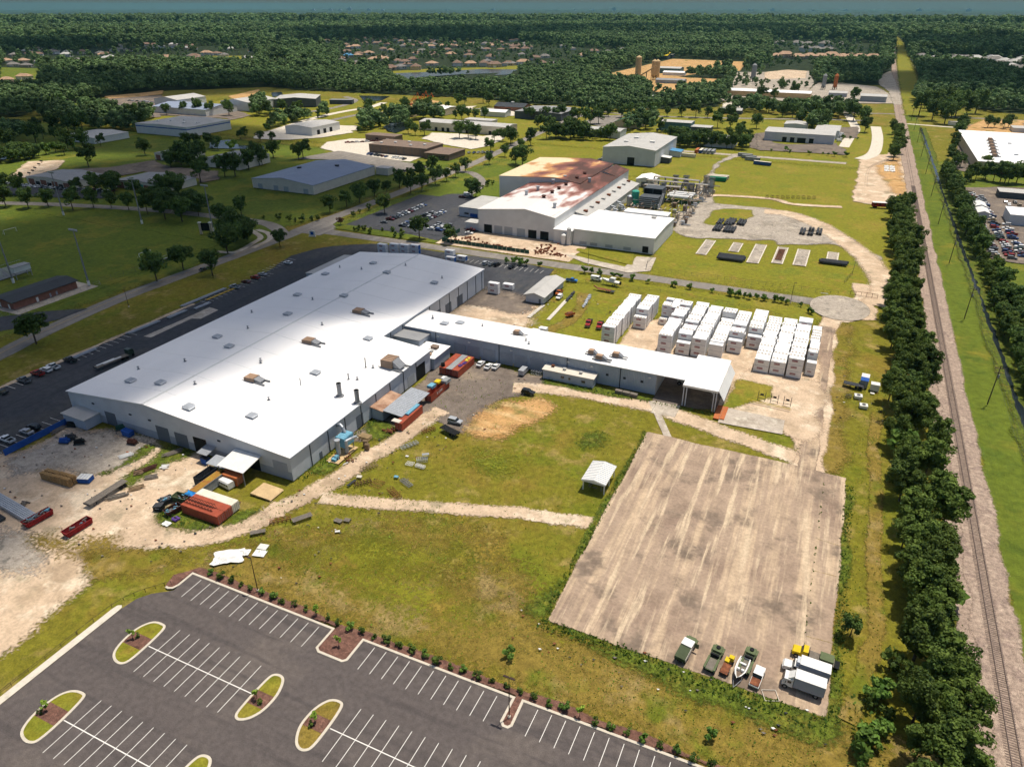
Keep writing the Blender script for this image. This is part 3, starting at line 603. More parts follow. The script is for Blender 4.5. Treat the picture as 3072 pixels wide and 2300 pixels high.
isl = [([(-113.5, 66.9), (-111.1, 67.4), (-109.6, 66.5), (-109.1, 62), (-109.2, 57.7), (-110.3, 56.3), (-112.4, 56.5), (-114.2, 58), (-115.1, 61), (-115, 64.5)], 'at the head of the two rear bays', 60.4, 63.4),
       ([(-113.5, 48.3), (-111.2, 48.9), (-109.8, 48.1), (-109.1, 43.6), (-109.1, 39), (-110.3, 37.7), (-112.4, 37.8), (-114.2, 39), (-115.3, 42.2), (-115, 46.2)], 'nearest the left kerb at the bottom edge', 41.8, 44.9),
       ([(-81.6, 66.8), (-79.9, 67.5), (-78.4, 66.6), (-77.3, 63.6), (-77.4, 60), (-78.6, 57.5), (-80.4, 56.4), (-81.7, 57.2), (-82, 60), (-82, 64)], 'with dark shrubs between two bright lawns', 60, 63),
       ([(-68, 66.9), (-66, 67.5), (-64.8, 66.6), (-64.4, 62.5), (-64.5, 58), (-65.4, 56.6), (-66.9, 56.5), (-68.4, 57.7), (-69.6, 60.5), (-69.4, 64.3)], 'covered with browned grass', 60.6, 63.4),
       ([(-81.6, 48.3), (-79.9, 49.1), (-78.4, 48.2), (-77.4, 45), (-77.4, 41), (-78.6, 38.6), (-80.4, 37.9), (-81.7, 38.8), (-82, 41), (-82.1, 45)], 'cut off by the bottom edge', 41, 44)]
for i, (pts, lab, my0, my1) in enumerate(isl):
    t = thing('traffic_island', 'kerbed parking island ' + lab, 'traffic island', (pts[0][0], pts[0][1], 0), group='islands in the new car park')
    c = [(x - pts[0][0], y - pts[0][1]) for x, y in smooth(pts, True, 4)]
    if area2(c) < 0: c = c[::-1]
    kerb_line('kerb', c, .5, .15, t, True)
    nn = vnormals(c); inn = [(p[0] - q[0] * .45, p[1] - q[1] * .45) for p, q in zip(c, nn)]
    patch('grass', inn, 'dry_grass' if i == 3 else 'lawn', z=.12, parent=t)
    lo, hi = my0 - pts[0][1], my1 - pts[0][1]; band = [p for p in inn if lo <= p[1] <= hi]
    if len(band) > 2:
        xs0 = min(p[0] for p in band); xs1 = max(p[0] for p in band); patch('mulch', rect(xs0 + .1, lo, xs1 - .1, hi), 'mulch', z=.126, parent=t)
t = thing('railing', 'thin dark guard rail along the concrete strip left of the car park', 'railing', (-124.7, 20, 0))
post = MB().box(-.04, -.04, 0, .04, .04, 1.0).mesh('post', MT['dark_pole'])
for k in range(18): part('post', post, t, (0, -20 + 3.4 * k, 0))
for z in (.55, 1.0): part('rail', MB().box(-.03, -20, z - .03, .03, 38, z + .03).mesh('rail', MT['dark_pole']), t)
t = thing('railing', 'curved dark guard rail between the sand lot and car park corner', 'railing', (-124.7, 58, 0))
cp = smooth([(0, 0), (.2, 8), (1.6, 12.5), (4, 16), (6, 18.5)], False, 4)
for p in cp[::2]: part('post', post, t, (p[0], p[1], 0))
part('rail', MB().path([(x, y, 1.0) for x, y in cp], .04, 4).mesh('rail', MT['dark_pole']), t)
# stall lines of the older lot west of the warehouse
for y in [100 + 2.74 * k for k in range(11)] + [146 + 2.74 * k for k in range(10)] + [208 + 2.74 * k for k in range(24)]: pline_x(-245.4 if y < 250 else -250, (-240.2 if y < 250 else -245), y, left_lot, 1.3)
for k in range(9): pline_x(-211.5, -205.5, 92 + 2.74 * k, left_lot, 1.2)
for k in range(17): pline(-168 + 2.74 * k, 303.5, 308.5, left_lot, 1.2)

# ---------------------------------------------------------------- buildings
def shed(name, label, x0, y0, x1, y1, eave, ridge=None, axis='y', wall='grey_wall', roof='grey_roof', over=.35, rp=.5, eave2=None, doors=(), vents=(), rz=0, cat='building', group=None, thick=.22, wall_me=True):
    """walls and roof of one building, its doors and vents as parts; coordinates are those of the site"""
    cx, cy = (x0 + x1) / 2, (y0 + y1) / 2; t = thing(name, label, cat, (cx, cy, 0), rz, group)
    a, b = (x1 - x0) / 2, (y1 - y0) / 2; e0 = eave; e1 = eave2 if eave2 is not None else eave
    w, l = (a, b) if axis == 'y' else (b, a); r = ridge if ridge is not None else max(e0, e1); xr = -w + 2 * w * rp
    flat = ridge is None
    prof = [(-w, 0), (w, 0), (w, e1)] + ([] if flat else [(xr, r)]) + [(-w, e0)]
    k = 'y' if axis == 'y' else 'x'
    me = MB().prism(prof, -l, l, k).mesh('wall', MT[wall]); recalc(me); part('wall', me, t)
    s0 = 0 if flat else (r - e0) / max(.1, xr + w); s1 = 0 if flat else (r - e1) / max(.1, w - xr); d = .03
    if flat: s0 = (e1 - e0) / (2 * w); s1 = -s0
    q0, q1 = e0 - s0 * over + d, e1 - s1 * over + d
    top = [(-w - over, q0 + thick), (w + over, q1 + thick)] if flat else [(-w - over, q0 + thick), (xr, r + d + thick), (w + over, q1 + thick)]
    bot = [(w + over, q1), (-w - over, q0)] if flat else [(w + over, q1), (xr, r + d), (-w - over, q0)]
    me = MB().prism(top + bot, -l - over, l + over, k).mesh('roof', MT[roof]); recalc(me); ro = part('roof', me, t)
    def rz_at(lx, ly):
        u = lx if axis == 'y' else ly
        return (e0 + s0 * (u + w) if (flat or u < xr) else e1 + s1 * (w - u)) + d + thick
    t_roof[t.name] = (rz_at, cx, cy)
    for dd in doors:
        side, pos, dw, dh, dm = dd[:5]; z0 = dd[5] if len(dd) > 5 else 0; nm = dd[6] if len(dd) > 6 else ('door' if dh > 1.6 else 'window')
        h = .07
        me = (MB().box(-dw / 2, -h, z0, dw / 2, .02, z0 + dh)).mesh(nm, MT[dm])
        if side == 'S': part(nm, me, t, (pos - cx, -b, 0))
        elif side == 'N': part(nm, me, t, (pos - cx, b, 0), pi)
        elif side == 'E': part(nm, me, t, (a, pos - cy, 0), pi / 2)
        else: part(nm, me, t, (-a, pos - cy, 0), -pi / 2)
    for v in vents:
        vx, vy, s = v[:3]; lx, ly = vx - cx, vy - cy
        me = MB().box(-s, -s * .8, -.3, s, s * .8, .45 * s + .3).box(-s * 1.15, -s * .95, .45 * s + .3, s * 1.15, s * .95, .45 * s + .45).mesh('roof_vent', MT[v[3] if len(v) > 3 else 'pale_roof'])
        part('roof_vent', me, t, (lx, ly, rz_at(lx, ly)))
    return t
t_roof = {}
def on_roof(t, x, y):
    f, cx, cy = t_roof[t.name]; return (x - cx, y - cy, f(x - cx, y - cy))

# the big warehouse: an L of two bays under one low white gable
W = thing('warehouse', 'huge grey warehouse under a low white gable roof', 'warehouse', (-163, 196, 0))
WX, WY = -163, 196
def wl(*p): return tuple((x - WX, y - WY, z) for x, y, z in p)
EW, RID, EE, EI = 8.0, 11.4, 7.5, 9.0
XW, XR, XE, XI, YS, YN, YJ = -207, -173, -119.8, -139.6, 119, 274, 192.5
def walls(m):
    b = MB()
    def wall(p, q, zp, zq, mid=None):
        top = [(q[0], q[1], zq)] + ([mid] if mid else []) + [(p[0], p[1], zp)]
        b.poly(wl((p[0], p[1], 0), (q[0], q[1], 0), *top))
    wall((XW, YS), (XE, YS), EW, EE, (XR, YS, RID)); wall((XE, YS), (XE, YJ), EE, EE); wall((XE, YJ), (XI, YJ), EE, EI)
    wall((XI, YJ), (XI, YN), EI, EI); wall((XI, YN), (XW, YN), EI, EW, (XR, YN, RID)); wall((XW, YN), (XW, YS), EW, EW)
    return b.mesh('wall', m)
part('wall', walls(MT['grey_wall']), W)
b = MB(); o, d = .35, .2
def slab(pts):
    n = len(pts); b.poly(wl(*[(x, y, z + d) for x, y, z in pts])); b.poly(wl(*[(x, y, z + .02) for x, y, z in pts[::-1]]))
    for i in range(n):
        p, q = pts[i], pts[(i + 1) % n]; b.poly(wl((p[0], p[1], p[2] + .02), (q[0], q[1], q[2] + .02), (q[0], q[1], q[2] + d), (p[0], p[1], p[2] + d)))
slab([(XW - o, YS - o, EW), (XR, YS - o, RID), (XR, YN + o, RID), (XW - o, YN + o, EW)])
slab([(XR, YS - o, RID), (XE + o, YS - o, EE), (XE + o, YJ + o, EE), (XI + o, YJ + o, EI), (XI + o, YN + o, EI), (XR, YN + o, RID)])
wroof = part('roof', b.mesh('roof', MT['white_roof']), W)
def wz(x):
    return wz0(x)
def wz0(x): return (EW + (RID - EW) * (x - XW) / (XR - XW) if x < XR else RID + (EE - RID) * (x - XR) / (XE - XR)) + d
def wdoor(side, pos, w, h, m, z0=0, nm='door'):
    me = MB().box(-w / 2, -.08, z0, w / 2, .02, z0 + h).mesh(nm, MT[m])
    loc, r = {'S': ((pos - WX, YS - WY, 0), 0), 'E': ((XE - WX, pos - WY, 0), pi / 2), 'I': ((XI - WX, pos - WY, 0), pi / 2), 'W': ((XW - WX, pos - WY, 0), -pi / 2)}[side]
    part(nm, me, W, loc, r)
for x, w, h, m in ((-189.5, 4.5, 4.6, 'door_grey'), (-167.6, 5, 5, 'door_grey'), (-160.2, 5, 4.6, 'door_grey'), (-152.8, 5, 5, 'opening'), (-134.5, 7, 4.8, 'opening'), (-123.6, 5, 5.2, 'grey_wall_dark')): wdoor('S', x, w, h, m)
for y, w, h, m in ((186, 5.4, 5.2, 'opening'), (179.5, 4.4, 4, 'door_pale'), (150, 3.4, 4.2, 'door_grey'), (131, 1.2, 2.2, 'door_grey')): wdoor('E', y, w, h, m)
for y in (232, 241, 251): wdoor('I', y, 5, 4.6, 'door_grey')
me = MB().box(-.13, -.16, 0, .13, .02, 1).mesh('downspout', MT['dark_steel'])
for y in (127, 135, 143, 151, 159, 167, 175, 183): o_ = part('downspout', me, W, (XE - WX, y - WY, 0), pi / 2); o_.scale = (1, 1, EE - .2)
for y in (198, 206, 226, 234, 242, 250, 258, 266, 272): o_ = part('downspout', me, W, (XI - WX, y - WY, 0), pi / 2); o_.scale = (1, 1, EI - .2)
for k, (p, q, za, zb) in enumerate((((XE + .38, YS - .3), (XE + .38, YJ + .3), EE, EE), ((XI + .38, YJ + .4), (XI + .38, YN + .3), EI, EI), ((XW - .38, YS - .3), (XW - .38, YN + .3), EW, EW))):
    part('gutter', MB().box(-.1, 0, -.25, .1, q[1] - p[1], .12).mesh('gutter', MT['grey_wall_dark']), W, (p[0] - WX, p[1] - WY, za))
me = MB().box(-.5, -.12, -.2, .5, .3, .2).mesh('wall_lamp', MT['dark_steel'])
for x in (-196, -180, -172, -145): part('wall_lamp', me, W, (x - WX, YS - WY - .1, 6.2))
part('lower_wall_panel', MB().box(-194, YS - .06, 0, -119.9, YS + .01, 2.6).mesh('lower_wall_panel', MT['grey_wall_dark']), W, (-WX, -WY, 0))
sm_w = MB().prism([(XW - WX, EW + d), (XR - WX, RID + d), (XR - WX, RID + d + .05), (XW - WX, EW + d + .05)], -.07, .07, 'y').mesh('roof_seam', MT['white_roof'])
sm_e = MB().prism([(XR - WX, RID + d), (XE - WX, EE + d), (XE - WX, EE + d + .05), (XR - WX, RID + d + .05)], -.07, .07, 'y').mesh('roof_seam', MT['white_roof'])
sm_i = MB().prism([(XR - WX, RID + d), (XI - WX, EI + d), (XI - WX, EI + d + .05), (XR - WX, RID + d + .05)], -.07, .07, 'y').mesh('roof_seam', MT['white_roof'])
for k in range(13): y = 127 + k * 11.8; part('roof_seam', sm_w, wroof, (0, y - WY, 0)); part('roof_seam', sm_e if y < YJ else sm_i, wroof, (0, y - WY, 0))
part('ridge_cap', MB().box(-.35, YS - WY - .3, RID + d - .03, .35, YN - WY + .3, RID + d + .07).mesh('ridge_cap', MT['pale_wall']), wroof, (XR - WX, 0, 0))
# roof curbs, pipes and fans of the warehouse
hat = MB().box(-1.35, -1, -.4, 1.35, 1, .45).prism([(-1.6, .45), (1.6, .45), (1.2, .75), (-1.2, .75)], -1.25, 1.25, 'y').mesh('roof_vent', MT['galvanised'])
for x, y in [(-191.7, 166.4), (-179.8, 160.2), (-191.2, 129.6), (-179.5, 131.0), (-159.9, 123.6)] + [(-160.5, 124.1), (-141.8, 129.3)] + [(-187.3, 257.0), (-200.3, 238.8), (-172.3, 245.6), (-193.4, 211.8), (-172.3, 214.8), (-181.2, 191.7), (-149.4, 246.8), (-142.5, 188.2), (-142.5, 158.9)]:
    part('roof_vent', hat, W, (x - WX, y - WY, wz(x)))
pip = MB().tube((0, 0, -.3), (0, 0, .9), .18, 8).tube((0, 0, .9), (0, 0, 1.15), .45, 8, 0, .1).tube((0, 0, -.1), (0, 0, .15), .5, 8).mesh('vent_pipe', MT['steel'])
for x, y in [(-198.2, 190.7), (-186.5, 176.2), (-185.9, 146.5), (-197.2, 137.5), (-168.9, 134.7), (-161.6, 155.3)] + [(-200.4, 249.4), (-187.6, 248.3), (-170.5, 257.9), (-149.4, 253.6), (-182.8, 208.4), (-163.0, 189.0), (-162.6, 156.4), (-143.9, 138.8), (-129.0, 171.5), (-128.8, 162.4), (-132.4, 216.3)]:
    part('vent_pipe', pip, W, (x - WX, y - WY, wz(x)))
for (x, y), h, r in zip([(-127.4, 151.4), (-120.5, 150.8), (-131.2, 161.1), (-131.1, 170.4)], (4.5, 4.5, 2.2, 3.6), (.7, .7, .2, .16)):
    part('exhaust_stack', MB().tube((0, 0, -.3), (0, 0, h), r, 12).tube((0, 0, -.2), (0, 0, .3), r * 1.8, 12).tube((0, 0, h - .3), (0, 0, h), r * 1.15, 12).mesh('exhaust_stack', MT['steel' if r > .18 else 'dark_steel']), W, (x - WX, y - WY, wz(x)))
part('exhaust_stack', MB().tube((0, 0, -.3), (0, 0, 2.6), .15, 8).mesh('exhaust_stack', MT['steel']), W, (-141.5 - WX, 150.5 - WY, wz(-141.5)))
def hvac(x, y, z, L=6, Wd=3.2, H=1.1, r=0, par=None, off=(0, 0)):
    """a packaged roof unit on steel runners; casing, fan grille and duct hood are sub-parts"""
    u = part('roof_unit', MB().box(-L / 2 - 1.2, -Wd / 2 + .1, -.2, L / 2 + 1.6, -Wd / 2 + .4, .35).box(-L / 2 - 1.2, Wd / 2 - .4, -.2, L / 2 + 1.6, Wd / 2 - .1, .35).mesh('roof_unit', MT['steel']), par, (x - off[0], y - off[1], z), r)
    part('casing', MB().box(-L / 2, -Wd / 2, .36, L * .12, Wd / 2, .36 + H).mesh('casing', MT['brown_roof']), u)
    part('hood', MB().prism([(L * .12, .4), (L / 2, .4), (L / 2, .7), (L * .12, .3 + H)], -Wd * .38, Wd * .38, 'y').mesh('hood', MT['steel']), u)
    me = MB().box(-L / 2 + .2, -.24, .37 + H, L * .08, .24, .47 + H).mesh('grille', MT['tan_roof'])
    for k in range(5): part('grille', me, u, (0, -Wd / 2 + .4 + k * (Wd - .8) / 4, 0))
for (x, y), r in zip([(-157.1, 205.1), (-156.8, 175.3), (-155.1, 145.5)], (.05, .05, .05)): hvac(x, y, wz(x), par=W, off=(WX, WY), r=r)
hvac(*(-123.5, 175.5), wz(-125) + .1, 7, 5, 2.6, .02, W, (WX, WY))
# canopies on its south front
t = thing('canopy', 'white sheet awning over the right-hand loading door', 'canopy', (-134.5, 116, 0))
part('roof', MB().prism([(-7.2, 4.1), (0, 5.2), (0, 5.35), (-7.2, 4.25)], -4.6, 4.6, 'x').mesh('roof', MT['white_paint']), t, (0, 2.85, 0))
for x in (-4.3, 4.3): part('post', MB().box(-.1, -4.2, 0, .1, -4, 4.1).mesh('post', MT['steel']), t, (x, 0, 0))
t = thing('canopy', 'small ribbed awning above a blue bin by the open door', 'canopy', (-148.5, 117.5, 0))
part('roof', MB().prism([(-2.4, 3.0), (1.35, 3.6), (1.35, 3.7), (-2.4, 3.1)], -1.9, 1.9, 'x').mesh('roof', MT['galvanised']), t)
for k in range(6): part('rib', MB().prism([(-2.4, 3.1), (1.35, 3.7), (1.35, 3.78), (-2.4, 3.18)], -1.7 + .65 * k, -1.6 + .65 * k, 'x').mesh('rib', MT['steel']), t)
t = thing('canopy', 'low grey lean-to roof beside the white awning', 'canopy', (-141.5, 115, 0))
part('roof', MB().prism([(-2, 2.3), (2, 2.8), (2, 2.9), (-2, 2.4)], -3.4, 3.2, 'x').mesh('roof', MT['galvanised']), t)
for x in (-3.2, 3): part('post', MB().box(-.07, -1.9, 0, .07, -1.75, 2.35).mesh('post', MT['steel']), t, (x, 0, 0))
shed('utility_annex', 'small pale flat-roofed annex at the left corner of the warehouse', -203.9, 113.6, -194.3, 118.9, 3.6, None, 'y', 'blue_grey_wall', 'pale_roof', eave2=3.3)
# link blocks between warehouse and wing
shed('link_block', 'low grey block between the warehouse and the long wing', -139.3, 199.5, -128.4, 207.2, 6.6, None, 'x', 'blue_grey_wall', 'grey_roof', eave2=6.3, doors=(('E', 203, 1, 1, 'glass', 4), ('S', -131, 1.1, 2.1, 'door_grey')))
shed('link_block', 'cream-roofed single-storey block with yellow bollards by the containers', -128.2, 193, -118.6, 204.2, 4.2, None, 'x', 'blue_grey_wall', 'white_roof', vents=((-122.5, 200.5, 1.2, 'brown_roof'), (-122.5, 197, 1, 'pale_roof'), (-121.5, 194.5, .8, 'tan_roof')))
# the long wing with its corrugated wall
t = thing('long_wing', 'long narrow grey shed with corrugated wall and white roof', 'warehouse', (-91, 215.5, 0))
def corrugated(x0, x1, z0, z1, pitch=.55, dep=.09, z1b=None):
    n = int((x1 - x0) / pitch); v = []; f = []
    for i in range(n + 1):
        for s, yy in ((0, 0), (.5, -dep)):
            x = min(x1, x0 + (i + s) * (x1 - x0) / n)
            for u in (0, .25):
                v += [(min(x1, x + u * (x1 - x0) / n), yy, z0), (min(x1, x + u * (x1 - x0) / n), yy, z1)]
    for i in range(len(v) // 2 - 1): f.append((2 * i, 2 * i + 2, 2 * i + 3, 2 * i + 1))
    me = bpy.data.meshes.new('wall'); me.from_pydata(v, [], f); return me
me = corrugated(-139.4, -42.8, 0, 7.6); me.materials.append(MT['blue_grey_wall']); part('wall', me, t, (91, -8.1, 0), kind='stuff')
part('wall', MB().box(-139.4, 207.5, 0, -42.8, 223.6, 7.6).mesh('wall', MT['grey_wall']), t, (91, -215.5, 0))
wr = MB(); prof = [(206.9, 7.62), (206.9, 7.85), (215.5, 8.25), (224.1, 7.85), (224.1, 7.62)]
wr.prism(prof, -139.3, -33.4, 'x'); part('roof', wr.mesh('roof', MT['white_roof']), t, (91, -215.5, 0))
me = MB().box(-2.4, -.14, 0, 2.4, .0, 4.6).mesh('door', MT['grey_wall_dark'])
for x in (-116, -110.3, -104, -97.2, -91.5, -85.4): part('door', me, t, (x + 91, -8.15, 0))
me = MB().box(-.45, -.12, 0, .45, 0, .8).mesh('louvre', MT['dark_steel'])
for x in (-59.5, -53.5, -47.5): part('louvre', me, t, (x + 91, -8.15, 3.6))
me = MB().box(-.4, -.5, 0, .4, 0, .35).mesh('wall_lamp', MT['white_paint'])
for x in (-125, -112, -95, -73.5, -65, -45): part('wall_lamp', me, t, (x + 91, -8.15, 5.9))
me = MB().box(-.12, -.2, 0, .12, 0, 7.6).mesh('downspout', MT['dark_steel'])
for x in (-126, -100, -74, -55): part('downspout', me, t, (x + 91, -8.1, 0))
me = MB().box(-.09, -.09, 0, .09, .09, 1.2).mesh('bollard', MT['safety_yellow'])
for x in (-113, -107.3, -100.7, -94.2): part('bollard', me, t, (x + 91, -8.7, 0))
for x, y, L in ((-96.5, 216.5, 3.4), (-66.5, 212.2, 3.0), (-58, 213.5, 3.6), (-62.5, 209.4, 3.8)): hvac(x, y, 8.1, L, 2.0, 1.3, 0, t, (-91, 215.5))
for x, y in ((-121, 217), (-126, 214), (-92, 213), (-90, 211), (-112, 218)): part('vent_pipe', hat if x < -120 else pip, t, (x + 91, y - 215.5, 8.0))
# open drive-through canopy at its end
c = thing('drive_through_canopy', 'tall open white canopy on steel posts at the wing end', 'canopy', (-28, 216, 0))
part('roof', MB().box(-5.5, -12, 7.35, 5.6, 12.2, 7.6).mesh('roof', MT['white_roof']), c)
part('fascia', MB().box(-5.55, -12.06, 6.9, 5.65, -12.0, 7.62).mesh('fascia', MT['white_paint']), c)
me = MB().box(-.16, -.16, 0, .16, .16, 7.35).mesh('post', MT['grey_wall'])
for x, y in ((-5.1, -11.6), (-4.2, -11.6), (4.4, -11.6), (5.2, -11.6), (5.2, 0), (5.2, 11.6)): part('post', me, c, (x, y, 0))
part('side_sheet', MB().prism([(5.66, 7.3), (7.6, 4.2), (7.68, 4.25), (5.74, 7.35)], -11.5, 10, 'y').mesh('side_sheet', MT['pale_wall']), c)
part('brace', MB().tube((4.4, -11.6, 6), (2.6, -11.6, 7.3), .1).tube((5.2, -11.6, 5.6), (5.2, -9.4, 7.3), .1).mesh('brace', MT['grey_wall']), c)
shed('site_office', 'single-storey grey office with cream flat roof along the wing', -81.2, 203.1, -63, 206.6, 3.4, None, 'x', 'blue_grey_wall', 'cream_wall', eave2=3.7, doors=(('S', -74, 1.1, .8, 'glass', 1.5), ('S', -71.5, .7, .8, 'glass', 1.4), ('S', -66.5, 1.3, .9, 'glass', 1.3)), vents=((-78.5, 205.6, .5, 'rust'), (-74, 205, .5), (-68, 204.8, .5)))
shed('roadside_store', 'small grey store with white gable roof beside the side lot', -115.6, 267, -107.3, 291, 3.4, 4.6, 'y', 'grey_wall', 'pale_roof', over=.9, doors=(('E', 272, 3, 2.6, 'door_pale'), ('E', 280, 3, 2.6, 'opening'), ('S', -109, 1, 2.1, 'door_grey')))
shed('entrance_block', 'low white-roofed side aisle along the far end of the warehouse', -216.5, 245, -207.5, 274, 5.2, None, 'y', 'grey_wall', 'pale_roof', eave2=6.0)
# field shelter
t = thing('field_shelter', 'open shelter with ribbed white gable roof standing in the field', 'shelter', (-44.1, 152.6, 0))
me = MB().prism([(-3.4, 3.3), (0, 3.95), (3.4, 3.3), (3.4, 3.42), (0, 4.07), (-3.4, 3.42)], -4.9, 4.9, 'y').mesh('roof', MT['white_paint']); recalc(me); ro = part('roof', me, t)
for s in (-1, 1):
    me = MB().prism([(0, 4.07), (s * 3.4, 3.42), (s * 3.4, 3.5), (0, 4.15)], -.05, .05, 'y').mesh('rib', MT['galvanised'])
    for k in range(13): part('rib', me, ro, (0, -4.7 + k * .783, 0))
part('gable_panel', MB().prism([(-3.3, 3.0), (3.3, 3.0), (3.3, 3.3), (0, 3.93), (-3.3, 3.3)], -4.86, -4.8, 'y').mesh('gable_panel', MT['white_paint']), t)
me = MB().box(-.12, -.12, 0, .12, .12, 3.3).mesh('post', MT['white_paint'])
for x in (-2.9, 2.9):
    for y in (-4.4, 0, 4.4): part('post', me, t, (x, y, 0))
b = MB()
for k in range(7): b.tube((random.uniform(-2, 2), random.uniform(-4, 3), .3), (random.uniform(-2, 2), random.uniform(-4, 3), .8), .12)
b.build('stored_timber', MT['grey_wood'], None, loc=(-44.1, 152.6, 0), label='loose timber lying under the field shelter', cat='timber')

# ---------------------------------------------------------------- the factory across the road
F = shed('factory_hall', 'tall white factory hall with rust-streaked gable roof', -184, 356, -137.5, 470, 12.6, 15.6, 'y', 'pale_wall', 'pale_roof', rp=.62, doors=[('S', x, 5, 4.6, m) for x, m in ((-178, 'opening'), (-171.5, 'door_pale'), (-165.2, 'door_pale'), (-157.5, 'door_pale'), (-150.6, 'opening'), (-143.4, 'opening'))])
def rust_roof(name='rusty_roof', ax=1, lo=362, hi=462, g0=-.24, g1=.3, c0='d8d4ce', c1='b3948a'):
    """white sheet roof on which brown rust runs down from the ridge fans"""
    m = bpy.data.materials.new(name); m.use_nodes = True; nt = m.node_tree; N = nt.nodes; L = nt.links; bs = N['Principled BSDF']; bs.inputs['Roughness'].default_value = .7
    geo = N.new('ShaderNodeNewGeometry'); mp = N.new('ShaderNodeMapping'); mp.inputs['Scale'].default_value = (.012, .05, 1); L.new(geo.outputs['Position'], mp.inputs[0])
    n = N.new('ShaderNodeTexNoise'); n.inputs['Scale'].default_value = 1; n.inputs['Detail'].default_value = 5; L.new(mp.outputs[0], n.inputs['Vector'])
    sx = N.new('ShaderNodeSeparateXYZ'); L.new(geo.outputs['Position'], sx.inputs[0])
    g = N.new('ShaderNodeMapRange'); g.inputs[1].default_value = lo; g.inputs[2].default_value = hi; g.inputs[3].default_value = g0; g.inputs[4].default_value = g1; L.new(sx.outputs[ax], g.inputs[0])
    a = N.new('ShaderNodeMath'); L.new(n.outputs[0], a.inputs[0]); L.new(g.outputs[0], a.inputs[1])
    r = N.new('ShaderNodeValToRGB'); L.new(a.outputs[0], r.inputs[0]); e = r.color_ramp.elements
    e[0].position = .40; e[0].color = (*lin(c0), 1); e[1].position = .72; e[1].color = (*lin('4a2616'), 1)
    k = e.new(.47); k.color = (*lin(c1), 1); k = e.new(.57); k.color = (*lin('804a3c'), 1)
    L.new(r.outputs[0], bs.inputs['Base Color']); MT[name] = m; return m
rust_roof(); rust_roof('stained_roof', 0, -206, -146, -.2, .26, 'dcc7a0', 'c08a50')
for o_ in ALLKIDS[F.name]:
    if o_.name.startswith('roof'): o_.data.materials[0] = MT['rusty_roof']
fan = MB().tube((0, 0, -.5), (0, 0, 1.2), 1.0, 10).tube((0, 0, 1.2), (0, 0, 1.7), 1.5, 10, 0, .9).mesh('ridge_fan', MT['dark_rust'])
for y in (384, 397, 408, 420, 440, 455): part('ridge_fan', fan, F, on_roof(F, -155.5, y))
pipe = MB().tube((0, 0, -.5), (0, 0, 2.6), .9, 10).tube((0, 0, 2.2), (0, 0, 2.7), 1.2, 10).mesh('roof_stack', MT['galvanised'])
for x, y in ((-170, 392), (-168, 405), (-166, 425), (-163, 438), (-147, 440), (-144, 372)): part('roof_stack', pipe, F, on_roof(F, x, y))
G2 = shed('factory_rear_hall', 'taller rear hall of the factory with orange-stained roof', -206, 430, -150, 500, 15.2, 17.4, 'y', 'pale_wall', 'pale_roof', rp=.7)
for o_ in ALLKIDS[G2.name]:
    if o_.name.startswith('roof'): o_.data.materials[0] = MT['stained_roof']
G3 = shed('factory_rear_hall', 'rust-brown gabled end hall behind the streaked factory roof', -149.8, 470.5, -137.6, 497, 12.6, 15.4, 'y', 'pale_wall', 'rusty_roof', rp=.2)
shed('factory_lean_to', 'long low lean-to roof down the right side of the factory', -137.3, 388, -126.6, 486, 8.6, None, 'y', 'pale_wall', 'pale_roof', eave2=6.2, vents=[(-133, 394 + 11 * k, 1.1, 'pale_roof' if k % 2 else 'rust') for k in range(9)])
shed('white_packing_hall', 'broad white flat-topped hall at the right of the factory front', -126.2, 355, -82, 398, 8.4, 9.2, 'x', 'pale_wall', 'white_roof', rp=.55, doors=(('S', -86.3, 3.2, 3.4, 'opening', .4), ('S', -96, 4, 1.6, 'door_pale', .6, 'vent_panel'), ('S', -106, 4, 1.6, 'door_pale', .6, 'vent_panel'), ('S', -114.5, 4, 1.6, 'door_pale', .6, 'vent_panel'), ('S', -120.5, 4, 1.6, 'door_pale', .6, 'vent_panel')), vents=((-92, 392, 1.2),))
t = shed('white_packing_hall', 'raised white roof block at the back of the packing hall', -111, 398.4, -86, 406, 9.3, None, 'x', 'pale_wall', 'white_roof')
shed('factory_link', 'low white-roofed link between factory and packing hall', -137.2, 354, -126.5, 386, 7.2, None, 'x', 'pale_wall', 'white_roof')
shed('factory_office', 'flat white-roofed factory office beside the car park', -210, 381, -193.6, 412, 5.6, None, 'x', 'grey_wall', 'pale_roof', doors=(('S', -205, 3, 1, 'glass', 1.6), ('S', -200, 5, 2.2, 'blue_paint', .2)))
shed('factory_porch', 'small white box at the left end of the factory front', -193, 357, -184.3, 364, 4, None, 'x', 'pale_wall', 'pale_roof')
shed('gable_store', 'small white gabled store behind the rust-brown roof', -134, 505, -121, 522, 5.2, 6.6, 'y', 'pale_wall', 'white_roof', doors=(('S', -127.5, 5, 3.6, 'door_grey'),))
shed('grey_hall', 'large grey gabled hall standing alone behind the factory', -183, 578, -139.4, 652, 12.4, 14.6, 'y', 'grey_wall', 'pale_roof', doors=(('S', -159, 6, 6, 'opening'),), vents=((-170, 600, 1.6, 'white_paint'), (-167, 620, 1.8, 'white_paint'), (-150, 608, 1.8, 'white_paint')))
shed('side_canopy', 'blue-roofed porch on the right side of the grey hall', -139, 628, -130, 640, 5, None, 'y', 'grey_wall', 'blue_metal_roof', eave2=4.2)
shed('side_canopy', 'small white-roofed porch at the near right corner of the grey hall', -139, 598, -132, 606, 4.6, None, 'y', 'dark_wall', 'white_paint', eave2=4)
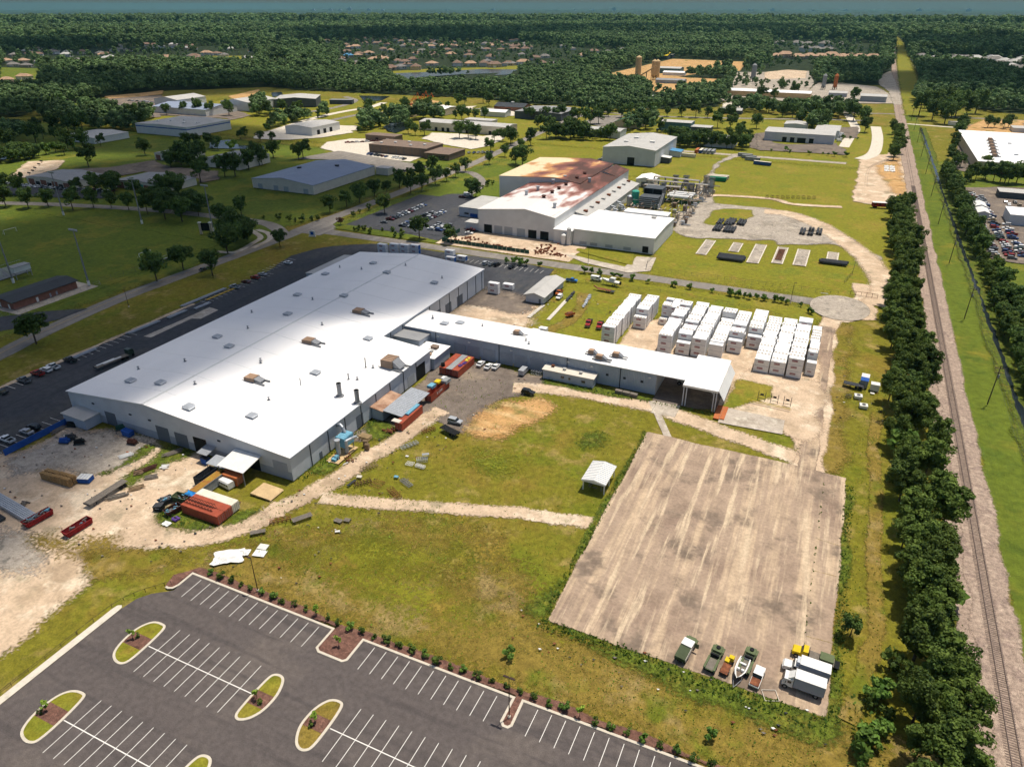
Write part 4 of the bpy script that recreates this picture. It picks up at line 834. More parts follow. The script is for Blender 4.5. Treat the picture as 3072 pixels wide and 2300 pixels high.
shed('blue_roof_warehouse', 'wide cream warehouse under a shallow blue-grey roof', -380, 388, -326.3, 461, 6.2, 9, 'y', 'cream_wall', 'blue_roof', doors=[('S', x, 4, 3.4, 'door_pale') for x in (-373, -359, -350, -333)], vents=((-345, 440, 1.2, 'dark_steel'), (-368, 425, 1.2, 'dark_steel')))
shed('side_store', 'small white store at the far end of the blue-grey roofed warehouse', -326, 462, -315, 470, 5, None, 'x', 'cream_wall', 'pale_roof')
# sheds on the left
shed('shop_row', 'brick-fronted grey-roofed workshop left of the green awnings', -538, 330, -492, 358, 4.8, 6.4, 'y', 'cream_wall', 'grey_roof', doors=[('S', x, 6, 4, 'brick', 0, 'brick_panel') for x in (-533, -520, -508, -496)] + [('S', x, 4.5, 2.4, 'glass', .3, 'shop_window') for x in (-526.5, -514, -502)])
shed('shop_row', 'grey-roofed brick shop row with green awnings', -470, 348.5, -423, 378, 4.8, 6.4, 'y', 'cream_wall', 'grey_roof', doors=[('S', x, 7, 4, 'brick', 0, 'brick_panel') for x in (-465, -451, -438, -427)] + [('S', x, 5, 1.8, 'teal', 2.4, 'awning') for x in (-458, -444.5, -432.5)])
shed('small_workshop', 'small grey-roofed workshop with white doors and brick ends', -529, 435, -499, 461, 5.2, 6.4, 'y', 'cream_wall', 'grey_roof', doors=[('S', x, 3, 3, 'door_pale') for x in (-518, -513.5, -509)] + [('S', x, 5, 4, 'brick', 0, 'brick_panel') for x in (-525, -503)])
shed('cream_workshop', 'cream gabled workshop beside the pond with grey roof', -468, 430, -432, 465, 6.6, 8.4, 'y', 'cream_wall', 'grey_roof', doors=(('S', -454, 4, 3.2, 'brown_wall'), ('E', 440, 1.2, 2.2, 'dark_wall'), ('E', 452, 1.2, 2.2, 'dark_wall')))
shed('pale_workshop', 'long pale workshop by the shaded meadow at far left', -686, 466, -642, 504, 5.2, 6.4, 'y', 'pale_wall', 'pale_roof', doors=[('S', x, 3, 2.4, 'door_pale') for x in (-678, -670, -662, -654)])
shed('banded_warehouse', 'white warehouse with a dark blue band under its flat roof', -662, 530, -592, 588, 9, 10, 'y', 'pale_wall', 'pale_roof', doors=(('S', -627, 69.6, .9, 'blue_paint', 6.6, 'wall_band'), ('E', 559, 57.6, .9, 'blue_paint', 6.6, 'wall_band')), vents=[(-650 + 12 * k, 548 + 6 * (k % 3), 1.2, 'white_paint') for k in range(5)])
D1 = shed('dealer_hall', 'two-tier blue-grey roofed hall facing the far-left vehicle lot', -775, 650, -690, 700, 7, 10, 'x', 'pale_wall', 'blue_roof')
shed('dealer_hall', 'pale gabled barn at the left of the blue-grey dealer hall', -815, 688, -775, 735, 10, 13, 'y', 'pale_wall', 'pale_roof', doors=(('S', -790, 10, 7, 'opening'),))
shed('dealer_hall', 'pale gabled barn at the right of the blue-grey dealer hall', -720, 705, -676, 755, 10, 13, 'y', 'pale_wall', 'pale_roof')
shed('steel_workshop', 'dark blue-grey steel workshop with pale striped roof', -690, 758, -638, 806, 9.5, 11.5, 'y', 'dark_wall', 'pale_roof', rz=radians(31), doors=(('S', -660, 8, 4, 'brown_wall'),))
shed('steel_annex', 'low grey flat annex right of the steel workshop', -636, 812, -606, 822, 5, None, 'x', 'dark_wall', 'grey_roof', rz=radians(20))
shed('contractor_shed', 'white gabled contractor shed with three dark doors', -520, 588, -487, 633, 7.5, 9, 'y', 'pale_wall', 'pale_roof', doors=[('E', y, 4.5, 4.5, 'opening') for y in (598, 608, 618)])
shed('rental_office', 'beige two-part office with white roof by the machine row', -478, 772, -440, 800, 7, 8, 'x', 'tan_wall', 'white_roof', doors=[('S', x, 3, 3, 'opening') for x in (-468, -460, -452)])
shed('rental_office', 'low beige flat block left of the machine row', -492, 746, -468, 768, 5, None, 'x', 'tan_wall', 'pale_roof')
shed('club_house', 'dark hip-roofed lodge with pale cupola', -410, 842, -370, 866, 4.5, 8, 'x', 'brick', 'dark_roof', doors=(('S', -390, 6, 2.5, 'glass', .4),), vents=((-390, 854, 1.6, 'white_paint'),))
shed('long_beige_warehouse', 'very long beige warehouse with loading doors and tan end', -412, 668, -311, 692, 8, 9.4, 'x', 'cream_wall', 'pale_roof', doors=[('S', x, 3.2, 3.6, 'opening') for x in (-392, -384, -378, -356, -350, -330, -324)] + [('E', 680, 23.5, 7.6, 'tan_wall', .1, 'end_panel')])
shed('beige_block', 'raised back block of the very long beige warehouse', -372, 693, -340, 706, 9.4, None, 'x', 'cream_wall', 'pale_roof')
BB = shed('brown_block', 'brown flat-roofed works with pilasters and roof lights', -384, 537, -326, 566, 7, None, 'x', 'brown_wall', 'brown_roof', doors=[('S', x, .5, 6.6, 'dark_wall', .1, 'pilaster') for x in range(-380, -328, 8)], vents=[(-376 + 10 * k, 545 + 7 * (k % 3), 1.1, 'white_paint') for k in range(5)])
shed('brown_office', 'low brown glazed office at the right of the brown works', -325.6, 533, -302, 562, 4.6, None, 'x', 'brown_wall', 'brown_roof', doors=(('S', -314, 16, 2, 'glass', 1),))
shed('brown_shed', 'small dark brown flat store behind the pale forecourt', -425, 590, -392, 604, 5, None, 'x', 'brown_wall', 'brown_roof', doors=(('S', -412, 3, 3, 'opening'), ('S', -400, 3, 3, 'white_paint')))
shed('solar_shed', 'dark low warehouse with three pale roof stripes behind hedging', -357, 787, -300, 842, 7.5, 8.6, 'y', 'dark_wall', 'grey_roof', vents=())
shed('green_roof_hall', 'olive hall under a dark green hipped metal roof', -232, 768, -206, 840, 5.5, 10, 'y', 'tan_wall', 'green_roof')
shed('long_grey_shed', 'long pale-roofed shed half hidden by trees behind the far lawn', -249, 699, -205, 721, 6.4, 7.4, 'x', 'grey_wall', 'pale_roof')
shed('teal_depot', 'teal-walled depot with a row of green and white vans', -185, 772, -152, 790, 8, 8.6, 'x', 'teal_wall', 'pale_roof')
shed('teal_annex', 'lower flat annex on the right of the teal depot', -151.6, 770, -132, 786, 5, None, 'x', 'dark_wall', 'pale_roof')
shed('pale_roof_shed', 'grey shed with pale roof among the trees left of the loading docks', -122, 690, -96, 716, 6, 7.4, 'y', 'grey_wall', 'pale_roof')
shed('dock_warehouse', 'grey loading-dock warehouse with pale roof and dark bays', -76.5, 748, -14.5, 780, 8, 9, 'x', 'grey_wall', 'pale_roof', doors=[('S', x, 4, 4.2, 'opening') for x in (-58, -51, -44.5, -41, -34)] + [('S', -46, 30, .5, 'white_paint', 4.9, 'dock_canopy')])
shed('grey_flat_shed', 'grey gabled shed behind the loading-dock warehouse', -66, 818, -44, 842, 6.5, 7.5, 'y', 'grey_wall', 'pale_roof')
shed('grey_flat_shed', 'square pale-roofed block at the right end of the loading docks', -34, 784, -12, 822, 7.4, None, 'y', 'grey_wall', 'pale_roof')
DW = shed('depot_warehouse', 'large white-roofed depot with rooftop units at the right edge', 92, 660, 190, 830, 8.6, None, 'x', 'tan_wall', 'white_roof', doors=[('S', 98 + 9 * k, 7, 3.2, 'wood', 0, 'dock_door') for k in range(8)])
for k in range(6): hvac(106 + k * 1.2, 685 + 17 * k, 8.85, 5, 4, 2, 0, DW, (141, 745))
for x, y in ((122, 700), (125, 760), (150, 800)): part('roof_vent', hat, DW, (x - 141, y - 745, 8.85))
shed('salvage_office', 'white-roofed grey workshop among the salvage cars', 93.6, 498, 140, 519, 6, None, 'x', 'grey_wall', 'white_roof')
shed('salvage_shed', 'small white gabled shed nearest the salvage car rows', 78.6, 507.5, 84.6, 521, 3.4, 4.4, 'y', 'grey_wall', 'white_paint')
shed('salvage_shed', 'small white gabled shed behind its twin by the salvage rows', 78.8, 525, 84.8, 538, 3.4, 4.4, 'y', 'grey_wall', 'white_paint')
shed('salvage_canopy', 'long open carport at the back of the salvage lot', 97.5, 573, 160, 586, 4, None, 'x', 'dark_wall', 'pale_roof')
shed('rail_side_cabin', 'small white trailer cabin among trees right of the railway', 92, 932, 104, 938, 3.6, None, 'x', 'pale_wall', 'pale_roof')
shed('rail_side_cabin', 'low white flat-roofed unit right of the railway crossing', 148, 905, 170, 925, 4, None, 'x', 'pale_wall', 'pale_roof')
t = shed('changing_rooms', 'brick clubhouse with black roof beside the soccer field', -322, 167.5, -309, 197, 3.4, 4.4, 'y', 'brick', 'dark_roof', over=.9, doors=(('E', 178, 1, 2.1, 'white_paint'), ('E', 184, .8, 1.6, 'grey_wall_dark', .2, 'air_unit'), ('E', 187, .8, 1.6, 'grey_wall_dark', .2, 'air_unit'), ('S', -318, 1, 2.1, 'white_paint'), ('S', -312, 1, 2.1, 'white_paint')))
# ---------------------------------------------------------------- railway
RT = thing('railway_track', 'single railway track on pale ballast beside the pines', 'railway track', (46.2, 60, 0))
slp = MB().box(-1.3, -.115, -.12, 1.3, .115, .08).mesh('sleeper', MT['sleeper_wood'])
NS = 300
for k in range(NS):
    o_ = part('sleeper', slp, RT, (random.uniform(-.06, .06) + (60 + k * .56 - 104) * .004, 26 + k * .56, .03), random.uniform(-.025, .025))
b = MB()
for k in range(NS, 900):
    y = 26 + k * .56; x = .5; b.box(x - 1.3, y - .115, -.09, x + 1.3, y + .115, .11)
part('sleeper_row', b.mesh('sleeper_row', MT['sleeper_wood']), RT, kind='stuff')
for s in (-.76, .76):
    b = MB(); pr = None
    for y in (0, 60, 140, 260, 400, 700, 1040, 2100, 3100):
        x = s + min(.5, y * .003) + (0 if y < 1200 else (y - 1040) * .011)
        if pr: b.prism([(0, 0)], 0, 0) if False else b.poly([(pr[0] - .06, pr[1], .27), (x - .06, y, .27), (x + .06, y, .27), (pr[0] + .06, pr[1], .27)]); b.poly([(pr[0] - .06, pr[1], .1), (pr[0] - .06, pr[1], .27), (x - .06, y, .27), (x - .06, y, .1)]) if pr else 0; b.poly([(pr[0] + .06, pr[1], .27), (pr[0] + .06, pr[1], .1), (x + .06, y, .1), (x + .06, y, .27)]) if pr else 0
        pr = (x, y)
    part('rail', b.mesh('rail', MT['rail_steel']), RT)
t = thing('railway_siding', 'curved siding track splitting off into the sandy rail yard', 'railway track', (20, 560, 0))
sd = smooth([(x - 20, y - 560) for x, y in [(16, 572), (16, 616), (18, 648), (24, 672), (33, 699), (42, 728), (46, 763)]], False, 6)
for s in (-.75, .75): part('rail', MB().path([(x + s, y, .12) for x, y in sd], .09, 4).mesh('rail', MT['rail_steel']), t)

# ---------------------------------------------------------------- moving-storage containers
PW, PD, PH = 4.88, 2.26, 2.44
def pod_mesh(w, roof_spots, frame=True):
    b = MB().box(0, 0, .06, w, PD, PH - .06, 0).box(-.02, -.02, PH - .06, w + .02, PD + .02, PH, 1)
    for x in (0, w):
        for y in (0, PD): b.box(x - .05, y - .05, 0, x + .05, y + .05, PH - .02, 0)
    b.box(-.03, -.03, 0, w + .03, PD + .03, .1, 2)
    if roof_spots == 1:
        for k in range(4): b.box(w * (.12 + .24 * k) - .3, .2, PH, w * (.12 + .24 * k) + .3, .95, PH + .01, 3)
    if roof_spots == 2:
        for k in (0, 3): b.box(w * (.1 + .26 * k) - .3, .3, PH, w * (.1 + .26 * k) + .3, .9, PH + .01, 3)
    return b.mesh('body', [MT['pod_white'], MT['pod_roof'], MT['grey_wall_dark'], MT['pod_patch']])
PM = {(w, s): pod_mesh(w, s) for w in (PW, 3.1) for s in (0, 1, 2)}
def text_mesh(txt, size, m, name='lettering'):
    cu = bpy.data.curves.new(name, 'FONT'); cu.body = txt; cu.size = size; cu.align_x = 'CENTER'; cu.align_y = 'CENTER'; cu.extrude = .01
    ob = bpy.data.objects.new(name, cu); COL.objects.link(ob); dg = bpy.context.evaluated_depsgraph_get(); me = bpy.data.meshes.new_from_object(ob.evaluated_get(dg))
    bpy.data.objects.remove(ob); bpy.data.curves.remove(cu); me.materials.clear(); me.materials.append(m); me.name = name; return me
LOGO = MB().box(-1.0, -.012, -.36, 1.0, 0, .36).mesh('logo_panel', MT['logo_red'])
LETT = text_mesh('PODS', .72, MT['white_paint'])
def logo(par, x, z, s=1, rz=0, y=0):
    g = part('logo_panel', LOGO, par, (x, y, z), rz); g.scale = (s, 1, s)
    l = part('lettering', LETT, g, (0, -.016, -.02)); l.rotation_euler = (pi / 2, 0, 0); l.scale = (1.02, 1, 1)
npod = [0]
def pod(x, y, lev, w, spots, label, has_logo, group='white storage containers in the container yard', rz=0, blue=False):
    t = thing('storage_container', label, 'storage container', (x, y, lev * PH), rz, group)
    part('body', PM[(w, spots)], t)
    if has_logo: logo(t, w * .42, PH * .62, .95 if w > 4 else .62, 0, -.055)
    if blue: part('blue_end', MB().box(w + .055, .05, .12, w + .07, PD - .05, PH - .1).mesh('blue_end', MT['pod_blue']), t)
    npod[0] += 1
cols = [  # x, y of first stack, stacks, levels, width, row name, levels of the first stacks, drawn logos, show sides
    (-71.8, 239.0, 15, 3, PW, 'leftmost row', {}, 1, 1), (-65.0, 258.6, 8, 3, PW, 'second row from the left', {0: 2}, 1, 1),
    (-56.5, 266.4, 5, 3, 3.1, 'left short-box row', {0: 1}, 1, 0), (-53.1, 268.9, 4, 3, 3.1, 'right short-box row', {}, 1, 0),
    (-50.6, 240.4, 15, 3, PW, 'third long row', {}, 1, 0), (-44.2, 241.5, 15, 3, PW, 'fourth long row', {0: 2}, 1, 0), (-38.4, 242.2, 14, 3, PW, 'fifth long row', {}, 1, 0),
    (-32.7, 244.8, 13, 2, PW, 'sixth long row', {11: 3, 12: 3}, 0, 0), (-27.0, 251.3, 10, 3, PW, 'seventh long row', {0: 2}, 1, 0), (-21.2, 258.1, 9, 3, PW, 'eighth long row', {0: 2}, 1, 0),
    (-15.8, 239.2, 17, 2, PW, 'ninth long row', {}, 1, 0), (-10.3, 239.6, 17, 2, PW, 'tenth long row', {}, 1, 0), (-4.9, 239.4, 16, 3, PW, 'eleventh long row', {}, 1, 0),
    (.8, 247.4, 10, 3, 3.1, 'rightmost short row', {}, 1, 1)]
hid = MB(); rp = random.Random(4); LV = {1: ['bottom'], 2: ['bottom', 'top'], 3: ['bottom', 'middle', 'top']}
for x, y0, n, lv, w, nm, first, lg, side in cols:
    last = 0
    for k in range(n):
        L = first.get(k, lv); y = y0 + k * 2.53 + (.5 if first and k and k < 2 else 0); prev = last if k else 0
        jx = rp.uniform(-.22, .22)
        if 1 < k < n - 1 and L == 3 and not side and rp.random() < .14: L = 2
        last = L
        for z in range(L):
            top = z == L - 1
            if top or k == 0 or side or z >= prev:
                sp = rp.choice([0, 0, 0, 1, 1, 2]) if top else 0
                pod(x + jx, y, z, w, sp, 'white storage box, %s of the %s stack from the front, %s' % (LV[L][z] if L > 1 else 'alone', ORD(k + 1), nm), (k == 0 or z >= prev) and (lg or rp.random() < .3))
            else: hid.box(x + jx + .02, y + .02, z * PH, x + jx + w - .02, y + PD - .02, (z + 1) * PH - .05)
o_ = hid.build('stacked_containers', MT['pod_white'], kind='stuff'); o_['label'] = 'white storage boxes buried inside the container rows'
for x, y, lev, w, lab, lg in ((1.1, 243.6, 0, 3.1, 'lower white storage box of the two-high stack at the row end', 1), (1.1, 243.6, 1, 3.1, 'upper white storage box of the two-high stack at the row end', 0),
                              (-58.8, 231.6, 0, PW, 'single white storage box standing alone behind the wing roof', 1),
                              (-95.8, 232.5, 0, 3.1, 'upright white box with open front behind the wing', 0), (-99.2, 234.2, 0, 3.1, 'left white box of the three behind the wing', 0), (-97.2, 237.4, 0, 3.1, 'rear white box of the three behind the wing', 0),
                              (-135.2, 269.5, 0, PW, 'lower white storage box at the warehouse corner', 1), (-135.2, 269.5, 1, PW, 'upper white storage box at the warehouse corner', 1), (-131.5, 277, 0, PW, 'single white storage box right of the corner stack', 1)):
    pod(x, y, lev, w, 0, lab, lg, 'loose storage boxes about the site')
for i, (x, y) in enumerate(((-213.5, 298), (-208, 301), (-202.6, 302), (-197.4, 304))):
    for z in range(2 if i else 2):
        pod(x, y, z, PW, 0, '%s white storage box, %s from the left behind the warehouse' % (('lower', 'upper')[z], ORD(i + 1)), 1, 'storage boxes behind the warehouse', blue=(i == 3))
for x, y, z, lab in ((-174.5, 300.5, 0, 'low blue-ended storage box at the back parking bays'), (-176.5, 303.5, 0, 'lower box of the white stack at the back parking bays'), (-176.5, 303.5, 1, 'upper box of the white stack at the back parking bays'), (-170.2, 304.5, 0, 'white blue-ended box right of the back bay stack')):
    pod(x, y, z, PW, 0, lab, 1, 'storage boxes behind the warehouse', blue=z == 0)

# ---------------------------------------------------------------- shipping containers, skips, trailers
def cont_mesh(L, Wd=2.44, H=2.59):
    b = MB(); n = int(L / .6)
    for s in (-1, 1):
        pr = None
        for i in range(n * 2 + 1):
            x = -L / 2 + .1 + (L - .2) * i / (n * 2); y = s * (Wd / 2 - (.0 if i % 2 else .06))
            if pr: b.poly([(pr[0], pr[1], .15), (x, y, .15), (x, y, H - .12), (pr[0], pr[1], H - .12)][::s])
            pr = (x, y)
        b.box(-L / 2, s * Wd / 2 - .08, 0, L / 2, s * Wd / 2 + .0, .16); b.box(-L / 2, s * Wd / 2 - .08, H - .13, L / 2, s * Wd / 2, H)
    b.box(-L / 2, -Wd / 2 + .08, .1, -L / 2 + .06, Wd / 2 - .08, H - .05)
    for x in (-L / 2, L / 2 - .12):
        for s in (-1, 1): b.box(x, s * Wd / 2 - .1 if s > 0 else -Wd / 2, 0, x + .12, Wd / 2 if s > 0 else -Wd / 2 + .1, H)
    b.box(-L / 2 + .1, -Wd / 2 + .06, .1, L / 2 - .1, Wd / 2 - .06, .18)
    return b
CM = {}
def container(label, x, y, rz, m, L=12.19, z=0, roof=None, group=None, open_top=False, text=None, doors=True):
    k = (L, m, open_top); H = 2.59
    t = thing('shipping_container', label, 'container', (x, y, z), rz, group)
    if k not in CM: CM[k] = cont_mesh(L).mesh('body', MT[m])
    part('body', CM[k], t)
    if not open_top: part('roof', MB().box(-L / 2 + .02, -1.18, H - .06, L / 2 - .02, 1.18, H + .01).mesh('roof', MT[roof or m]), t)
    if doors:
        for s in (-1, 1):
            d_ = part('door', MB().box(L / 2 - .04, s * .6 - .57, .16, L / 2 + .03, s * .6 + .57, H - .14).mesh('door', MT[m]), t)
            for q in (-.28, .28): part('lock_bar', MB().box(L / 2 + .03, s * .6 + q - .03, .2, L / 2 + .08, s * .6 + q + .03, H - .2).mesh('lock_bar', MT['steel']), d_)
    if text:
        me = text_mesh(text, 1.1, MT['white_paint']); o_ = part('lettering', me, t, (1.5, -1.26, 1.35)); o_.rotation_euler = (pi / 2, 0, 0)
    return t
S_ = -pi / 2
G_ = 'shipping containers in the east yard'
container('red-brown container at the left of the row of three by the wing', -114.3, 197.2, S_, 'container_red', group=G_)
container('grey-roofed container in the middle of the row of three by the wing', -111.75, 197.3, S_, 'container_dark_red', roof='container_grey', group=G_)
container('red container with purple kart on top, right of the row of three', -109.2, 197.2, S_, 'container_red', group=G_)
t = container('red open-top container lettered in white, full of tubs', -108.9, 178.2, S_, 'container_red', open_top=True, group=G_)
o_ = part('lettering', text_mesh('K LINE', 1.2, MT['white_paint']), t, (.5, 1.245, 1.4)); o_.rotation_euler = (pi / 2, 0, pi)
container('red container under the grey lean-to roof beside the sandy track', -108, 159.2, S_, 'container_red', group=G_)
G_ = 'shipping containers in the west yard'
container('red container with a rusty lattice mast lying on its roof', -130.4, 97.6, 0, 'container_red', group=G_)
container('second red container tucked behind the mast carrier', -130.4, 100.1, 0, 'container_red', group=G_)
container('weathered white container behind the two red ones', -130.5, 102.6, 0, 'container_white', L=12.19, group=G_)
container('rust-yellow container with pale ribbed side running from the warehouse door', -138, 107, pi / 2, 'container_grey', L=10.5, roof='container_yellow', group=G_)
container('dark open container along the sandy yard', -141.6, 109.5, pi / 2, 'dark_steel', L=6.06, open_top=True, group=G_)
container('orange low container under the white awning', -134.8, 112, 0, 'container_orange', L=6.06, group=G_)
t = thing('lattice_mast', 'rusty red lattice mast lying on the red container', 'lattice mast', (-131.5, 98.2, 2.62)); 
for s in (-1, 1):
    for z in (.1, 1.2): part('chord', MB().tube((-5, s * .65, z), (4.6, s * .65, z), .07, 5).mesh('chord', MT['dark_rust']), t)
br = MB().tube((-.45, -.65, .1), (.45, -.65, 1.2), .045, 4).tube((-.45, .65, 1.2), (.45, .65, .1), .045, 4).tube((-.45, -.65, 1.2), (-.45, .65, 1.2), .045, 4).tube((-.45, -.65, .1), (-.45, -.65, 1.2), .045, 4).mesh('brace', MT['dark_rust'])
for k in range(10): part('brace', br, t, (-4.5 + k, 0, 0))
def skip(label, x, y, rz, m, L=6.8, Wd=2.2, H=1.5, junk=None, cat='skip'):
    t = thing('open_skip', label, cat, (x, y, 0), rz); w = .08
    b = MB()
    for s in (-1, 1): b.poly([(-L / 2 + .3, s * (Wd / 2 - .15), .1), (L / 2 - .1, s * (Wd / 2 - .15), .1), (L / 2, s * Wd / 2, H), (-L / 2, s * Wd / 2, H)]); b.box(-L / 2, s * Wd / 2 - .07, H - .1, L / 2, s * Wd / 2 + .07, H + .04)
    b.poly([(-L / 2 + .3, -Wd / 2 + .15, .1), (-L / 2, -Wd / 2, H), (-L / 2, Wd / 2, H), (-L / 2 + .3, Wd / 2 - .15, .1)]); b.poly([(L / 2 - .1, -Wd / 2 + .15, .1), (L / 2, -Wd / 2, H), (L / 2, Wd / 2, H), (L / 2 - .1, Wd / 2 - .15, .1)])
    b.box(-L / 2 - .07, -Wd / 2, H - .1, -L / 2 + .07, Wd / 2, H + .04); b.box(L / 2 - .07, -Wd / 2, H - .1, L / 2 + .07, Wd / 2, H + .04)
    part('shell', b.mesh('shell', MT[m]), t); part('floor', MB().box(-L / 2 + .3, -Wd / 2 + .15, .08, L / 2 - .1, Wd / 2 - .15, .22).mesh('floor', MT['dark_rust']), t)
    for k in range(6):
        for s in (-1, 1): part('rib', MB().box(-L / 2 + .7 + k * (L - 1.4) / 5 - .06, s * (Wd / 2) - .06, .15, -L / 2 + .7 + k * (L - 1.4) / 5 + .06, s * (Wd / 2) + .06, H - .1).mesh('rib', MT[m]), t)
    if junk:
        j = MB(); r = random.Random(int(x))
        for k in range(junk):
            p = (r.uniform(-L / 2 + .5, L / 2 - .5), r.uniform(-Wd / 2 + .3, Wd / 2 - .3), r.uniform(.3, H)); q = (p[0] + r.uniform(-1.2, 1.2), p[1] + r.uniform(-.4, .4), p[2] + r.uniform(-.1, .4)); j.tube(p, q, r.uniform(.05, .22), 4, r.randrange(3))
        jj = j.build('scrap_heap', [MT['steel'], MT['grey_wood'], MT['light_blue']], None, loc=(x, y, .1), rz=rz, kind='stuff'); jj['label'] = 'scrap piled in the ' + label
skip('dark red skip heaped with scrap at the end of the white beams', -166.9, 79, radians(86), 'dumpster_red', junk=60)
skip('dark red empty skip alone on the sand', -154.6, 80.7, radians(88), 'dumpster_red', junk=8)
skip('rusty skip with timber beside the purple frame', -138.7, 95.6, radians(80), 'dark_rust', 4.2, 2.2, 1.4, junk=25)
skip('green skip with a blue tarpaulin over its corner', -140.3, 99.8, radians(5), 'olive', 4.4, 2.2, 1.8, junk=10)
skip('grey scrap skip left of the green one', -143.6, 97.6, radians(70), 'dark_steel', 3.4, 2, 1.3, junk=50)
t = thing('waste_bin', 'black lidded waste bin at the edge of the scrap', 'bin', (-143, 94.9, 0), radians(20))
part('body', MB().prism([(-1.1, 0), (1.1, 0), (1.1, 1.5), (-1.1, 1.2)], -.9, .9, 'y').mesh('body', MT['black']), t); part('lid', MB().prism([(-1.2, 1.22), (1.2, 1.52), (1.2, 1.58), (-1.2, 1.28)], -.95, .95, 'y').mesh('lid', MT['dark_steel']), t); part('handle', MB().box(-.5, -.98, .8, .5, -.91, .88).mesh('handle', MT['white_paint']), t)
t = thing('blue_bin', 'blue waste skip under the small ribbed awning', 'bin', (-148, 115.6, 0)); part('body', MB().prism([(-1, 0), (1, 0), (1.15, 1.7), (-1.15, 1.9)], -.8, .8, 'y').mesh('body', MT['blue_paint']), t); part('lid', MB().prism([(-1.2, 1.92), (1.2, 1.72), (1.2, 1.8), (-1.2, 2)], -.85, .85, 'y').mesh('lid', MT['dark_steel']), t)
t = thing('blue_bin', 'blue waste skip against the wall near the left door', 'bin', (-180.5, 116.9, 0)); part('body', MB().prism([(-1.5, 0), (1.5, 0), (1.7, 1.5), (-1.7, 1.7)], -.9, .9, 'y').mesh('body', MT['blue_paint']), t); part('lid', MB().prism([(-1.75, 1.72), (1.75, 1.52), (1.75, 1.6), (-1.75, 1.8)], -.95, .95, 'y').mesh('lid', MT['blue_paint']), t)
def tarp(label, x, y, z, sx, sy, m, h=.5, seed=1, cat='tarpaulin', nm='tarpaulin', rz=0, n=9):
    v = []; f = []
    for j in range(n):
        for i in range(n):
            u, w = i / (n - 1) * 2 - 1, j / (n - 1) * 2 - 1; e = 1 + .25 * noise.noise((u * 2, w * 2, seed)); v.append((u * sx * e, w * sy * e, max(0.02, h * (.5 + noise.noise((u * 2.3 + seed, w * 2.3, seed * 3.1))) * (1 - .6 * max(abs(u), abs(w))))))
    for j in range(n - 1):
        for i in range(n - 1): f.append((j * n + i, j * n + i + 1, (j + 1) * n + i + 1, (j + 1) * n + i))
    me = bpy.data.meshes.new(nm); me.from_pydata(v, [], f); me.materials.append(MT[m]); return link(nm, me, None, (x, y, z), rz, label, cat)
tarp('crumpled blue tarpaulin on the green skip', -137.6, 101, 2.2, 1.9, .9, 'blue_tarp', .9, 3)
tarp('large crumpled white membrane dumped on the grass', -113.6, 88.6, .02, 3.4, 2.3, 'white_paint', .9, 5, 'membrane', 'discarded_membrane', radians(35))
tarp('torn end of white membrane on the dumped heap', -111.5, 91.2, .03, 1.5, 1.1, 'white_paint', .7, 8, 'membrane', 'discarded_membrane', radians(20))
tarp('flat white sheet lying right of the dumped membrane', -107.9, 92.7, .02, 1.5, 1.1, 'white_paint', .12, 9, 'sheet', 'discarded_sheet', radians(15), 5)
tarp('small white tarpaulin scrap below the red container', -136.6, 91.4, .02, 1.1, .8, 'pale_wall', .4, 12, 'tarpaulin')
def frame_rack(name, label, x, y, rz, L, Wd, H, m, n=6, cat='metal frame', bars=2, r=.06):
    t = thing(name, label, cat, (x, y, 0), rz)
    lg = MB().tube((-L / 2, 0, 0), (L / 2, 0, 0), r, 4).mesh('long_bar', MT[m]); cr = MB().tube((0, -Wd / 2, 0), (0, Wd / 2, 0), r, 4).mesh('cross_bar', MT[m]); up = MB().tube((0, 0, 0), (0, 0, max(.1, H)), r, 4).mesh('upright', MT[m])
    for k in range(bars): 
        yy = -Wd / 2 + Wd * k / max(1, bars - 1); part('long_bar', lg, t, (0, yy, r)); 
        if H > .2: part('long_bar', lg, t, (0, yy, H))
    for k in range(n):
        xx = -L / 2 + L * k / (n - 1); part('cross_bar', cr, t, (xx, 0, r * 2))
        if H > .2:
            part('cross_bar', cr, t, (xx, 0, H))
            for s in (-1, 1): part('upright', up, t, (xx, s * Wd / 2, 0))
    return t
def p_(tok): return tok
for (x, y), lab, rz, L, Wd, H, m in zip([(-100.4, 147.0), (-95.4, 139.2), (-93.0, 141.8), (-91.9, 139.0), (-104.8, 132.8), (-98.3, 127.3), (-91.6, 125.3), (-102.0, 125.9), (-111.6, 104.2), (-99.5, 156.6), (-91.3, 130.8)],
    ('pale ladder-like frame lying along the track', 'white square lattice frame in the field', 'tangled white tube frame in the field', 'low white table frame with boards in the field', 'bundle of pale tube racks by the track bend', 'rusty square grid lying flat in the field', 'long rusty cage frame at the field path', 'heap of rusty racks near the field path', 'rusty bar rack lying beside the sandy track', 'rusty mesh cage left of the black trailer', 'grey bar bundle right of the rusty grid'),
    (1.1, .1, .6, 0, 1.0, -.05, -.5, .9, .75, .95, -.4), (5.5, 2.2, 3, 2.8, 4.5, 3.2, 5, 4.5, 5, 4, 4.2), (1.6, 1.8, 1.6, 1, 2, 3, 1.6, 1.6, 1.6, 1.6, 1.4), (.5, .1, .9, .6, .7, .12, .8, .5, .5, .7, .4), ('galvanised', 'white_paint', 'galvanised', 'white_paint', 'wood', 'rust', 'rust', 'dark_rust', 'rust', 'rust', 'steel')):
    frame_rack('salvage_rack', lab, x, y, rz, L, Wd, H, m, 6, group if False else 'metal frame', 3)
